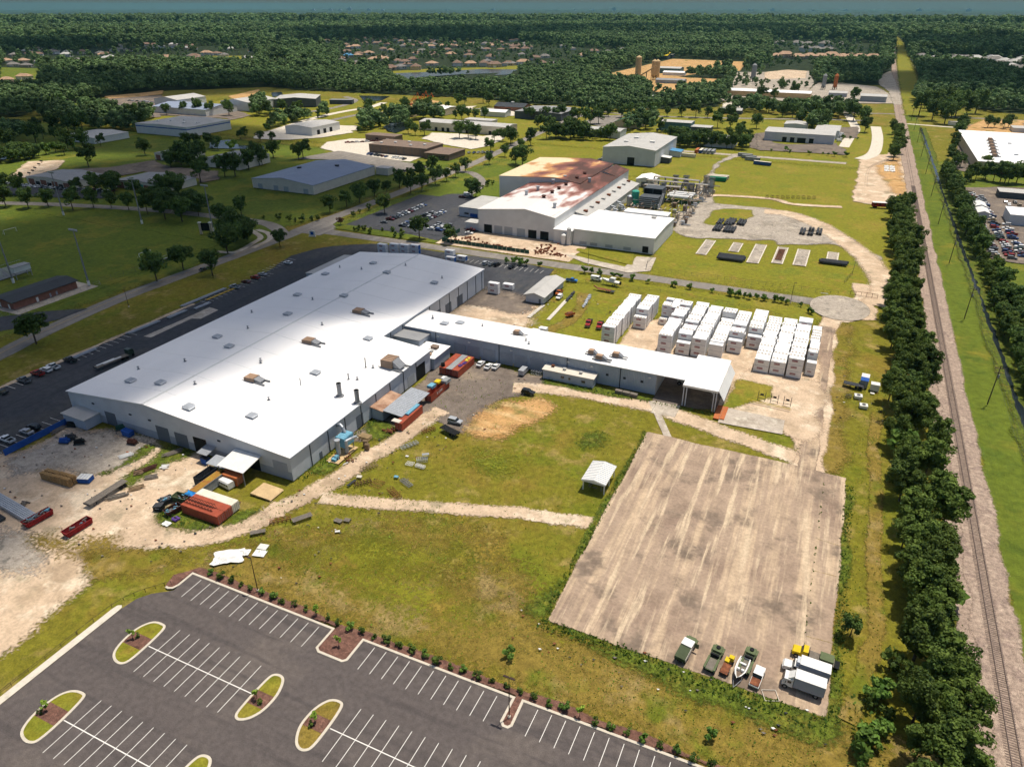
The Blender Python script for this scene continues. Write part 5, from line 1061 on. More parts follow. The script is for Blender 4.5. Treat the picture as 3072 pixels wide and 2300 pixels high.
for (x, y), lab, rz, L, Wd, h, m in zip([(-107.1, 107.0), (-113.4, 98.2), (-98.2, 142.2), (-95.3, 132.0), (-93.3, 144.3), (-104.5, 127.8), (-104.8, 124.6), (-98.4, 110.2), (-96.5, 111.3), (-96.0, 106.7), (-111.8, 131.5), (-108.8, 94.8)],
    ('grey timber platform on the grass beside the track', 'pale wooden bench-like slab on the grass', 'small white panel on the field grass', 'small blue-grey box lid in the field', 'grey machine cover beside the white frames', 'pale yellow crate top among the rusty racks', 'pair of upright dark posts by the field path', 'broken wooden pallet on the weed heap', 'second broken pallet on the weed heap', 'torn white bag below the weed heap', 'white plank leaning at the dust collector', 'white board lying on the grass left of the track'),
    (1, .75, .1, .2, .6, .3, 1.45, .0, .2, .6, 1.2, .2), (5, 3.6, .9, 1.2, 2, 1.4, 3.2, 2.2, 1.6, 1.2, 1.6, 2.4), (1.8, 1.4, .7, .9, 1, 1.1, .8, 1.4, 1.3, .7, .4, 1.9), (.6, .5, .05, .4, .8, .4, .3, .2, .2, .2, .3, .06), ('grey_wood', 'grey_wood', 'white_paint', 'light_blue', 'galvanised', 'cream_wall', 'dark_steel', 'grey_wood', 'grey_wood', 'white_paint', 'white_paint', 'white_paint')):
    t = thing('yard_platform' if h > .3 else 'discarded_board', lab, 'board' if h <= .3 else 'platform', (x, y, 0), rz)
    n = max(3, int(Wd / .3)); pl = MB().box(-L / 2, 0, h - .08, L / 2, Wd / n - .05, h).mesh('plank', MT[m])
    for k in range(n): part('plank', pl, t, (0, -Wd / 2 + k * Wd / n, 0))
    if h > .1:
        for s in (-1, 1): part('bearer', MB().box(s * L * .4 - .08, -Wd / 2, 0, s * L * .4 + .08, Wd / 2, h - .09).mesh('bearer', MT[m]), t)
# pallets
PLT = None
def pallet_stack(label, x, y, n, rz=0, m='pallet_wood', L=1.25, Wd=1.05, group='stacks of pallets in the west yard'):
    t = thing('pallet_stack', label, 'pallets', (x, y, 0), rz, group); b = MB()
    for k in range(5): b.box(-L / 2 + k * (L - .12) / 4, -Wd / 2, .1, -L / 2 + .12 + k * (L - .12) / 4, Wd / 2, .135)
    for s in (-.5, 0, .5): b.box(-L / 2, s * (Wd - .1) - .05, .0, L / 2, s * (Wd - .1) + .05, .1)
    me = b.mesh('pallet', MT[m])
    for k in range(n): part('pallet', me, t, (random.uniform(-.05, .05), random.uniform(-.05, .05), k * .14), random.uniform(-.04, .04))
k = 0
for j in range(2):
    for i in range(8):
        pallet_stack('tall stack of pallets, %s in the %s row of the pallet block' % (ORD(i + 1), ('front', 'rear')[j]), -182.4 + i * 1.35, 91.6 + j * 1.4 + i * .08, 17 if i > 3 else 15)
for i in range(6): pallet_stack('stack of pallets, %s by the blue fence end' % ORD(i + 1), -206 + (i % 3) * 1.5, 89.6 + (i // 3) * 1.7, 16, .15)
for i in range(4): pallet_stack('stack of pallets, %s at the left picture edge' % ORD(i + 1), -206.4 + (i % 2) * 1.5, 83.5 + (i // 2) * 1.7, 14, .2)
for i, (x, y, n) in enumerate(((-110.6, 140.4, 13), (-112, 141.6, 14))): pallet_stack('weathered pallet stack %s the dust collector' % ('nearest', 'behind')[i], x, y, n, .3, 'wood', group='pallets at the dust collector')
t = thing('pallet_platform', 'square of pale pallets laid flat behind the dust collector', 'pallets', (-114.5, 145, 0)); 
pp = MB().box(-.55, -.5, 1.0, .55, -.38, 1.1).box(-.55, -.2, 1.0, .55, -.08, 1.1).box(-.55, .1, 1.0, .55, .22, 1.1).box(-.55, .4, 1.0, .55, .52, 1.1).box(-.5, -.5, .0, -.4, .5, 1).box(.4, -.5, .0, .5, .5, 1).mesh('pallet', MT['plywood'])
for i in range(3):
    for j in range(2): part('pallet', pp, t, (i * 1.2 - 1.2, j * 1.15 - .6, 0))
# blue fence
t = thing('blue_fence', 'solid blue boarded fence between yard and parking bays', 'fence', (-203.2, 104, 0))
bd = MB().box(-.06, 0, 0, .06, 1.2, 2.0).mesh('board', MT['blue_paint'])
for k in range(16): part('board', bd, t, (random.uniform(-.01, .01), -9.8 + k * 1.22, 0))
# dust collector
t = thing('dust_collector', 'blue dust collector with ducts against the warehouse wall', 'dust collector', (-116, 136.5, 0))
part('housing', MB().box(-1.6, -1.2, 2.2, 1.5, 3.2, 5.2).mesh('housing', MT['light_blue']), t)
for k in range(5): part('roof_panel', MB().box(-1.5, -1.1 + k * .86, 5.2, 1.4, -.34 + k * .86, 5.32).mesh('roof_panel', MT['light_blue']), t)
for x in (-1.4, 1.3):
    for y in (-1, 3): part('leg', MB().box(x - .1, y - .1, 0, x + .1, y + .1, 2.2).mesh('leg', MT['steel']), t)
part('cyclone', MB().tube((.2, -2.6, 1), (.2, -2.6, 5.4), .65, 12).tube((.2, -2.6, 5.4), (.2, -2.6, 5.6), .85, 12).mesh('cyclone', MT['galvanised']), t)
part('cyclone', MB().tube((1.6, -.6, .6), (1.6, -.6, 4.6), .5, 12).mesh('cyclone', MT['galvanised']), t)
part('duct', MB().path([(-.5, 2, 5.3), (-1.2, 2.2, 6.6), (-2.4, 2.6, 7.2), (-3.7, 2.8, 6.4)], .45, 10).mesh('duct', MT['galvanised']), t)
part('duct', MB().path([(1.6, -.6, 4.4), (2.4, 1, 4.6), (2.6, 3, 4.2)], .4, 10).mesh('duct', MT['galvanised']), t)
part('blower', MB().tube((.2, -4.2, .8), (1.2, -4.2, .8), .75, 12).box(-.3, -5.6, 0, 1.2, -4.4, .9).mesh('blower', MT['light_blue']), t)
part('base', MB().box(-1.8, -6, 0, 2.4, 3.6, .12).mesh('base', MT['plywood']), t)
for (x, y), lab, n in zip([(-110.0, 151.0), (-111.9, 134.1), (-116.1, 132.5)], ('pile of rusty castings near the track', 'rusty drum pile below the dust collector', 'rusty plate scraps left of the blower'), (30, 14, 10)):
    b = MB(); r = random.Random(int(x * 7))
    for k in range(n): p = Vector((r.gauss(0, .9), r.gauss(0, .8), r.uniform(.1, .7))); b.tube(p, p + Vector((r.uniform(-.6, .6), r.uniform(-.6, .6), r.uniform(-.2, .3))), r.uniform(.08, .3), 6)
    o_ = b.build('scrap_pile', MT['rust'], None, loc=(x, y, 0), kind='stuff'); o_['label'] = lab
# lean-to sheds at the east wall
shed('lean_to', 'grey lean-to with rusty striped sheet roof on the east wall', -119.4, 155.8, -115.5, 166.8, 3.9, None, 'y', 'blue_grey_wall', 'rust_sheet', eave2=3.3)
t = thing('lean_to_roof', 'open ribbed grey sheet roof spanning to the red containers', 'canopy', (-112, 164.5, 0))
ro = part('roof', MB().prism([(-3.5, 3.45), (3.4, 2.85), (3.4, 2.95), (-3.5, 3.55)], -8.4, 8.4, 'y').mesh('roof', MT['galvanised']), t)
rb = MB().prism([(-3.5, 3.55), (3.4, 2.95), (3.4, 3.03), (-3.5, 3.63)], -.06, .06, 'y').mesh('rib', MT['galvanised'])
for k in range(20): part('rib', rb, ro, (0, -8.2 + k * .86, 0))
part('back_wall', MB().box(-3.5, -8.3, 0, -3.35, 8.3, 3.4).mesh('back_wall', MT['grey_wall_dark']), t)
for y in (-8.2, -2.7, 2.7): part('post', MB().box(2.1, y - .08, 0, 2.26, y + .08, 3).mesh('post', MT['steel']), t)
# goods on the containers
for lab, x, y, z, m, a, bb, h in (('blue steel truss resting on the red container by the track', -108, 161.5, 2.62, 'light_blue', .6, 3.4, .6), ('stack of yellow tubs on the open container', -110.6, 181.5, 2.2, 'yellow', .9, 1.2, .7), ('stack of blue crates on the open container', -110.8, 177.8, 2.2, 'light_blue', 1, 1.3, 1.0), ('grey stacked trays at the far end of the open container', -108.2, 183, 2.2, 'container_grey', 1, 1.6, 1.1), ('pale trays left of the grey stack', -109.8, 184.4, 2.2, 'pale_wall', .8, 1, .8), ('purple kart shell on the red container', -109.1, 195, 2.62, 'purple', .55, .9, .5), ('second purple kart shell on the red container', -108.7, 197.2, 2.62, 'purple', .55, .8, .45), ('yellow boat-like shell on the red container', -109, 200.3, 2.62, 'safety_yellow', .5, 1.6, .5), ('black round tank on the left red container', -114.6, 192.3, 2.62, 'black', .7, .7, 1.2), ('purple frame pallet in front of the red container', -135.8, 93.6, 0, 'purple', .8, .8, .6), ('grey skip lid of boards on the near red container', -109.1, 154, 2.62, 'cream_wall', 1.4, .9, .2)):
    t = thing('stored_goods', lab, 'goods', (x, y, z), random.uniform(-.1, .1))
    if m == 'black': part('tank', MB().tube((0, 0, 0), (0, 0, h), a, 12).tube((0, 0, h), (0, 0, h + .15), a * .6, 12).mesh('tank', MT[m]), t)
    elif m == 'purple' or 'boat' in lab: part('shell', MB().prism([(-bb, .3), (-bb * .7, 0), (bb * .7, 0), (bb, .35), (bb * .2, h * .6), (-.1, h), (-bb * .6, h)], -a, a, 'x').mesh('shell', MT[m]), t); part('seat', MB().box(-a * .5, -.3, h * .6, a * .5, .2, h + .05).mesh('seat', MT['black']), t)
    else:
        n = max(2, int(h / .3)); tr = MB().box(-a, -bb, 0, a, bb, h / n - .06).box(-a * .8, -bb * .8, h / n - .06, a * .8, bb * .8, h / n).mesh('tray', MT[m])
        for k in range(n): part('tray', tr, t, (random.uniform(-.06, .06), random.uniform(-.06, .06), k * h / n))
# stacked white beams and other yard goods
t = thing('beam_stack', 'bundles of long white steel beams at the left edge', 'steel beams', (-180, 79.6, 0), radians(-6))
bm = MB().box(-12, -.2, 0, 12, .2, .36).mesh('beam', MT['galvanised'])
for j in range(6):
    for k in range(3): part('beam', bm, t, (random.uniform(-.4, .4) if k == 2 else 0, -1.3 + j * .5, k * .4))
t = thing('beam_stack', 'dark steel beams lying below the white ones', 'steel beams', (-181, 75.4, 0), radians(-6))
bm = MB().box(-6, -.2, 0, 6, .2, .3).mesh('beam', MT['dark_steel'])
for j in range(5): part('beam', bm, t, (0, -1 + j * .5, 0)); part('beam', bm, t, (.2, -1 + j * .5, .34))
t = thing('blue_cargo_box', 'blue box topped with white panels right of the pallets', 'crate', (-171.3, 95.6, 0), radians(20))
part('body', MB().box(-1.7, -1.2, 0, 1.7, 1.2, 1.3).mesh('body', MT['blue_paint']), t)
for k in range(4): part('panel', MB().box(-1.75 + k * .9, -1.25, 1.31, -1.0 + k * .9, 1.25, 1.4).mesh('panel', MT['pale_wall']), t)
def flatbed(label, x, y, rz, L=11, m='dark_steel', deck='grey_wood', load=None, tractor=None):
    t = thing('flatbed_trailer', label, 'trailer', (x, y, 0), rz)
    n = 8; pl = MB().box(-L / 2, 0, 1.15, L / 2, 2.4 / n - .03, 1.25).mesh('deck_board', MT[deck])
    for k in range(n): part('deck_board', pl, t, (0, -1.2 + k * 2.4 / n, 0))
    part('chassis', MB().box(-L / 2, -.6, .8, L / 2, -.4, 1.14).box(-L / 2, .4, .8, L / 2, .6, 1.14).box(-L / 2 - .1, -1.22, .8, -L / 2, 1.22, 1.35).mesh('chassis', MT[m]), t)
    wh = MB().tube((0, -.15, 0), (0, .15, 0), .48, 12).mesh('wheel', MT['tyre'])
    for x_ in (L / 2 - 1, L / 2 - 2.2):
        for s in (-1, 1): part('wheel', wh, t, (x_, s * 1.05, .48))
    part('landing_leg', MB().box(-L / 2 + 2, -.7, 0, -L / 2 + 2.15, -.55, .9).box(-L / 2 + 2, .55, 0, -L / 2 + 2.15, .7, .9).mesh('landing_leg', MT[m]), t)
    return t
flatbed('long dark flatbed trailer across the sandy yard', -160.2, 93.4, pi / 2, 11.5)
t = flatbed('flatbed lorry trailer loaded with white lengths on the asphalt', (-226.7, 148.8)[0], (-226.7, 148.8)[1], radians(84), 12.5)
for i, (x, y) in enumerate(((-.6, -3), (.3, -1))): link('white_lengths', MB().box(-3.4, -.3, 0, 3.4, .3, .3).mesh('white_lengths', MT['white_paint']), None, (t.location.x + x, t.location.y + y + 1, 1.27), radians(84), ('rear', 'front')[i] + ' bundle of white lengths on the flatbed lorry', 'building material')
t = thing('lorry_tractor', 'dark green lorry tractor coupled to the flatbed', 'lorry', (-226.5, 156.1), radians(84))
part('cab', MB().prism([(-1, .7), (1.2, .7), (1.2, 2.2), (.6, 3), (-1, 3)], -1.15, 1.15, 'y').mesh('cab', MT['paint_dgreen']), t); part('windscreen', MB().prism([(1.22, 2.2), (.64, 2.95), (.7, 2.98), (1.28, 2.24)], -1, 1, 'y').mesh('windscreen', MT['glass']), t)
part('chassis', MB().box(-4, -.5, .6, 1.2, .5, .95).mesh('chassis', MT['dark_steel']), t)
for x in (.6, -2.6, -3.7):
    for s in (-1, 1): part('wheel', MB().tube((x, s * 1.15 - .15, .5), (x, s * 1.15 + .15, .5), .5, 12).mesh('wheel', MT['tyre']), t)
for (x, y), L, lab in zip([(-243.8, 176.9), (-247.3, 212.0), (-242.5, 192.8), (-243.7, 150.5), (-240.1, 204.3), (-243.9, 219.3)], (14, 24, 9, 9, 8, 18), ('long white aluminium lengths at the lot edge', 'long run of grey window frames along the lot edge', 'short white frame bundle at the lot edge', 'pile of white frames beside the black pickup', 'white lengths beside the concrete strip', 'yellow timber lengths along the lot edge')):
    t = thing('stacked_lengths', lab, 'building material', (x, y, 0), radians(88)); pc = MB().box(-L / 2, 0, 0, L / 2, .22, .25).mesh('length', MT['yellow_line' if 'yellow' in lab else 'galvanised'])
    for k in range(3 if 'yellow' in lab else 6): part('length', pc, t, (random.uniform(-.6, .6), -1 + k * .34, 0)); 
    for k in range(0 if 'yellow' in lab else 4): part('length', pc, t, (random.uniform(-.6, .6), -.8 + k * .34, .27))
for (x, y), L, m, lab, rz in zip([(-160.6, 106.2), (-156.4, 104.1), (-155.9, 98.8), (-157.4, 94.1), (-202.3, 109.9), (-156.9, 109.2), (-172.8, 111.0), (-171.6, 108.8), (-160.6, 115.2), (-161.2, 104.1), (-176.7, 81.9)], (7, 4, 4, 6, 5, 2.2, 1.2, 4.5, 6, 3, 2), ('dark_rust', 'grey_wood', 'wood', 'grey_wood', 'grey_wood', 'white_paint', 'orange', 'white_paint', 'grey_wood', 'wood', 'grey_wood'),
    ('dark rusty girder lying in the grass strip', 'heap of grey pallets beside the grass strip', 'wood offcuts near the flatbed trailer', 'loose rails below the flatbed trailer', 'timber baulks along the blue fence', 'white window frame on the sand', 'orange barrier on the yard gravel', 'long white pipe beside the orange barrier', 'grey stone slabs along the grass strip', 'broken boards at the end of the rusty girder', 'dark frame near the white beams'), (1.2, .8, .9, .95, 1.5, .6, .3, 1.1, 1.1, .9, .2)):
    t = thing('yard_goods', lab, 'building material', (x, y, 0), rz); r = random.Random(int(L * 10 + x))
    for k in range(1 if L < 1.5 else 7): 
        pc = MB().box(-L / 2 * r.uniform(.6, 1), -.12, 0, L / 2 * r.uniform(.6, 1), .14, .2).mesh('piece', MT[m]); part('piece', pc, t, (r.uniform(-.4, .4), -.8 + k * .25, .16 * (k % 3)), r.uniform(-.08, .08))
# sand ramp at the door
part_me = MB().prism([(-3.5, 0), (3.5, 0), (3.2, .28), (-3.2, .5)], -2.6, 2.6, 'y').mesh('plywood_ramp', MT['plywood']); link('plywood_ramp', part_me, None, (-122.9, 112, 0), 0, 'pale plywood ramp in front of the dark corner door', 'ramp')
t = thing('camper_top', 'white camper shell with side windows standing on the ground', 'camper shell', (-134.6, 109.8, 0), radians(-8))
part('shell', MB().prism([(-1, 0), (1, 0), (1.05, 1.5), (.8, 1.9), (-.8, 1.9), (-1.05, 1.5)], -2, 2, 'x').mesh('shell', MT['white_paint']), t)
for k in range(4): part('window', MB().box(-1.7 + k * .9, -1.07, .9, -1.05 + k * .9, -1.03, 1.4).mesh('window', MT['glass']), t)
# ---------------------------------------------------------------- vehicles
VM = {}
def car_parts(kind):
    """meshes of one kind of car, nose towards +x: body (in paint), windows, wheel"""
    if kind in VM: return VM[kind]
    b = MB(); g = MB(); w = {'sedan': .9, 'suv': .94, 'pickup': .98, 'van': 1.0}[kind]
    def sec(prof, hw, mb): mb.prism(prof, -hw, hw, 'y')
    if kind == 'sedan':
        sec([(-2.25, .32), (2.2, .32), (2.32, .55), (2.25, .74), (1.05, .93), (-1.55, .98), (-2.3, .92), (-2.36, .6)], w, b)
        sec([(1.0, .94), (.15, 1.38), (-1.05, 1.4), (-1.75, .97)], w - .13, g); sec([(.2, 1.375), (-1.1, 1.4), (-1.05, 1.46), (.1, 1.44)], w - .15, b); xs = (1.42, -1.4); r = .33
    elif kind == 'suv':
        sec([(-2.25, .38), (2.2, .38), (2.3, .7), (2.2, .95), (1.1, 1.1), (-2.25, 1.12), (-2.32, .7)], w, b)
        sec([(1.05, 1.1), (.35, 1.62), (-2.0, 1.64), (-2.24, 1.12)], w - .1, g); sec([(.4, 1.615), (-2.05, 1.64), (-2.0, 1.74), (.2, 1.72)], w - .1, b); xs = (1.4, -1.4); r = .38
    elif kind == 'pickup':
        sec([(-2.75, .45), (2.6, .45), (2.72, .75), (2.6, 1.02), (1.35, 1.14), (-.55, 1.14), (-.55, .8), (-2.8, .8)], w, b)
        b.box(-2.8, -w, .78, -.55, -w + .1, 1.16); b.box(-2.8, w - .1, .78, -.55, w, 1.16); b.box(-2.8, -w, .78, -2.7, w, 1.16)
        sec([(1.3, 1.14), (.7, 1.74), (-.35, 1.76), (-.55, 1.14)], w - .1, g); sec([(.75, 1.735), (-.4, 1.76), (-.35, 1.85), (.6, 1.83)], w - .1, b); xs = (1.75, -1.75); r = .42
        b.box(-2.7, -w + .1, .81, -.56, w - .1, .83, 1)
    else:
        sec([(-2.7, .4), (2.5, .4), (2.6, .8), (2.45, 1.1), (1.75, 1.3), (1.2, 2.1), (-2.7, 2.15)], w, b)
        sec([(1.8, 1.32), (1.27, 2.06), (1.32, 2.1), (1.86, 1.36)], w - .1, g); g.box(-.1, -w - .01, 1.35, 1.35, w + .01, 1.85); xs = (1.7, -1.7); r = .4
    bm = b.mesh('body', [MT['paint_white'], MT['black']]); recalc(bm); gm = g.mesh('window', MT['glass']); recalc(gm)
    wh = MB().tube((0, -.11, 0), (0, .11, 0), r, 12).mesh('wheel', MT['tyre']); rim = MB().tube((0, -.125, 0), (0, .125, 0), r * .6, 10).mesh('rim', MT['rim'])
    far = MB(); far.v = b.v + g.v; far.f = b.f + [tuple(i + len(b.v) for i in f) for f in g.f]; far.m = b.m + [2] * len(g.f)
    for x in xs:
        for s in (-1, 1): far.tube((x, s * (w - .1) - .12, r), (x, s * (w - .1) + .12, r), r, 8, 1)
    fm = far.mesh('car', [MT['paint_white'], MT['black'], MT['glass']]); recalc(fm)
    VM[kind] = (bm, gm, wh, rim, xs, w, r, fm); return VM[kind]
NICE = {'sedan': 'saloon car', 'suv': 'estate car', 'pickup': 'pickup truck', 'van': 'van'}
CN = {'white': 'white', 'silver': 'silver', 'grey': 'grey', 'black': 'black', 'red': 'red', 'maroon': 'maroon', 'blue': 'blue', 'brightblue': 'bright blue', 'tan': 'tan', 'dgreen': 'dark green', 'orange': 'orange'}
def car(kind, colour, label, x, y, rz, near=True, group=None, scale=1, z=0):
    bm, gm, wh, rim, xs, w, r, fm = car_parts(kind); P_ = MT['paint_' + colour]; name = 'pickup_truck' if kind == 'pickup' else 'van' if kind == 'van' else 'car'; cat = 'pickup' if kind == 'pickup' else 'van' if kind == 'van' else 'car'
    def paint(o): o.material_slots[0].link = 'OBJECT'; o.material_slots[0].material = P_; return o
    if not near:
        o = link(name, fm, None, (x, y, z), rz, label, cat, group); paint(o); o.scale = (scale,) * 3; return o
    t = thing(name, label, cat, (x, y, z), rz, group); t.scale = (scale,) * 3
    paint(part('body', bm, t)); part('window', gm, t)
    for x_ in xs:
        for s in (-1, 1): k = part('wheel', wh, t, (x_, s * (w - .1), r)); part('rim', rim, k)
    part('headlight', MB().box(0, -.14, 0, .06, .14, .12).mesh('headlight', MT['white_paint']), t, (2.26 if kind != 'pickup' else 2.68, .6, .62)); part('headlight', MB().box(0, -.14, 0, .06, .14, .12).mesh('headlight', MT['white_paint']), t, (2.26 if kind != 'pickup' else 2.68, -.6, .62))
    return t
H = pi / 2
for tok, kind, col, rz, lab in (
    ((-242.3, 126.5), 'pickup', 'grey', pi, 'dark grey pickup nearest the front on the west lot edge'), ((-242.9, 131.8), 'pickup', 'red', pi, 'red pickup beside the dark grey one on the lot edge'), ((-242.8, 134.9), 'suv', 'white', pi, 'white estate car between red and white pickups'), ((-242.8, 137.7), 'pickup', 'white', pi, 'white pickup parked left of the black flatbed pickup'), ((-242.3, 143.8), 'pickup', 'black', pi, 'black flatbed pickup on the west lot edge'),
    ((-241.2, 118.1), 'sedan', 'black', pi, 'dark saloon cut off at the left picture edge'), ((-243.4, 226.9), 'pickup', 'silver', pi, 'silver pickup at the end of the stacked frames'), ((-243.8, 234.5), 'sedan', 'maroon', pi, 'dark red saloon behind the silver pickup'), ((-243.9, 240.6), 'suv', 'red', pi, 'red estate car beside the dark red saloon'), ((-244.2, 245.8), 'sedan', 'silver', pi, 'silver saloon beyond the red cars on the lot edge'), ((-244.6, 264.6), 'sedan', 'white', pi, 'white saloon alone at the far lot edge'),
    ((-210.3, 99.6), 'pickup', 'white', pi, 'white pickup with black bed behind the blue fence'), ((-209.4, 105.0), 'sedan', 'silver', pi, 'silver saloon behind the blue fence'), ((-209.8, 107.6), 'suv', 'black', pi, 'black estate car behind the blue fence'),
    ((-105.4, 203.3), 'sedan', 'white', H, 'leftmost of three white cars before the wing'), ((-101.9, 202.5), 'sedan', 'white', H, 'middle of three white cars before the wing'), ((-99.4, 203.6), 'sedan', 'white', H, 'rightmost of three white cars before the wing'), ((-88.8, 203.9), 'van', 'silver', H, 'silver people carrier at the corner of the site office'), ((-81.3, 190.6), 'suv', 'black', 0, 'black estate car on the sand by the track'), ((-94.5, 164.1), 'suv', 'silver', 0, 'silver estate car at the yard edge by the black trailer'),
    ((-154.0, 305.1), 'suv', 'silver', H * .9, 'silver off-roader in the back parking bays'), ((-150.9, 305.1), 'sedan', 'grey', H * .9, 'grey saloon in the back parking bays'), ((-148.2, 305.7), 'suv', 'black', H * .9, 'black estate car in the back parking bays'), ((-140.1, 305.4), 'sedan', 'black', H * .9, 'black saloon at the end of the back parking bays'),
    ((-106.1, 299.0), 'pickup', 'brightblue', .1, 'bright blue pickup on the grass beyond the small store'), ((-96.2, 305.7), 'van', 'white', 0, 'white panel van on the grass beside the motor boat'), ((-103.6, 276.5), 'suv', 'white', -H, 'white estate car beside the small store'), ((-105.6, 281.5), 'pickup', 'orange', -H, 'orange pickup loaded with boards beside the small store'),
    ((-275.3, 239.5), 'sedan', 'black', H, 'black saloon driving on the left-hand road'), ((-284, 499), 'suv', 'white', H, 'white estate car turning into the factory drive')):
    car(kind, col, lab, tok[0], tok[1], rz, True, 'cars parked about the warehouse')
# factory car park
rc = random.Random(3); pal = ['white', 'silver', 'grey', 'black', 'black', 'white', 'blue', 'grey', 'maroon', 'silver', 'white']
def rows(where, rowsdef, group, kinds=('sedan', 'suv', 'pickup', 'suv', 'sedan'), pal=pal, gap=0.12, jit=.35):
    for rn, x0, y0, dx, dy, n, rz in rowsdef:
        c = 0
        for k in range(n):
            if rc.random() < gap: continue
            c += 1; kd = rc.choice(kinds); co = rc.choice(pal)
            car(kd, co, '%s %s, %s in the %s of %s' % (CN[co], NICE[kd], ORD(c), rn, where), x0 + dx * k + rc.uniform(-jit, jit), y0 + dy * k + rc.uniform(-jit, jit) * .6, rz + rc.uniform(-.04, .04) + (pi if rc.random() < .5 else 0), False, group)
rows('the factory car park', (('left column', -243, 348, 0, 3.5, 14, 0), ('second column', -228.5, 346, 0, 2.75, 13, 0), ('third column', -223, 346, 0, 2.75, 15, 0), ('right column', -210, 347, 0, 2.8, 5, 0), ('far right column', -204.6, 347, 0, 2.8, 6, 0)), 'cars in the factory car park')
for tok, col, kd, lab in (((-186.4, 348.8), 'white', 'sedan', 'white saloon at the factory corner'), ((-188.3, 354.7), 'maroon', 'pickup', 'maroon pickup at the factory corner'), ((-230, 423), 'maroon', 'pickup', 'maroon pickup beside the factory office hedge'), ((-230, 430), 'white', 'van', 'white van beside the factory office hedge')):
    car(kd, col, lab, tok[0], tok[1], .2, False, 'cars at the factory front')
rows('the salvage lot', (('edge column', 79, 424, .02, 4.0, 19, 0), ('edge column behind sheds', 82, 541, 0, 3.6, 12, 0), ('second column', 85.8, 424, .02, 3.9, 38, 0), ('third column', 92, 430, 0, 4.4, 16, 0), ('back bays', 100, 560, 5.6, 0, 8, H), ('front bays', 101, 553, 5.6, 0, 6, H)), 'cars in the salvage lot', gap=.06, jit=.7, pal=['white', 'silver', 'white', 'grey', 'black', 'white', 'red', 'blue', 'silver', 'tan', 'maroon', 'dgreen'])
rows('the depot lot', (('left column', 84, 700, 0, 3.6, 14, 0), ('right column', 95.5, 735, 0, 3.4, 24, 0)), 'cars at the depot', gap=.15)
rows('the grey hall', (('left column', -187, 585, 0, 3, 6, 0), ('upper column', -190, 612, 0, 3, 8, 0)), 'cars beside the grey hall', gap=.1)
rows('the brown works', (('front row', -382, 528, 4, -.6, 12, H), ('forecourt row', -434, 566, 3.4, 3, 8, .6)), 'cars at the brown works', gap=.15, pal=['red', 'maroon', 'white', 'silver', 'blue', 'black', 'white'])
rows('the brown office', (('right row', -302, 570, 3.4, 2, 6, H),), 'cars at the brown office', gap=.1)
rows('the shop rows', (('left row', -548, 322, 4.6, .5, 13, H), ('right row', -485, 330, 5, 1.5, 6, H)), 'cars before the shop rows', gap=.2, pal=['white', 'silver', 'grey', 'black', 'maroon'])
rows('the dealer lot', (('near row', -850, 640, 6, -1, 18, 1), ('middle row', -880, 680, 7, -2, 16, 1), ('far row', -900, 720, 7, 0, 14, 1)), 'vehicles on the dealer lot', kinds=('van', 'suv', 'pickup'), gap=.15, pal=['white', 'white', 'silver', 'grey', 'black'])
rows('the loading docks', (('side column', -10, 770, 0, 4.4, 12, 0),), 'vans beside the loading docks', kinds=('van', 'suv'), gap=.1, pal=['white', 'white', 'silver'])
rows('the teal depot', (('front row', -184, 764, 5.2, -1, 9, H),), 'vans before the teal depot', kinds=('van',), gap=.05, pal=['dgreen', 'white', 'dgreen'])
rows('the batching plant', (('tanker row', -95, 1010, 7, 0, 12, H), ('plant row', -70, 1100, 8, 6, 10, 0)), 'lorries at the batching plant', kinds=('van',), gap=.1, pal=['white', 'silver'])
rows('the blue-roof warehouse', (('rear row', -318, 476, 3.4, 3, 7, .6),), 'cars behind the blue-roof warehouse', gap=.05, pal=['black', 'grey', 'blue'])

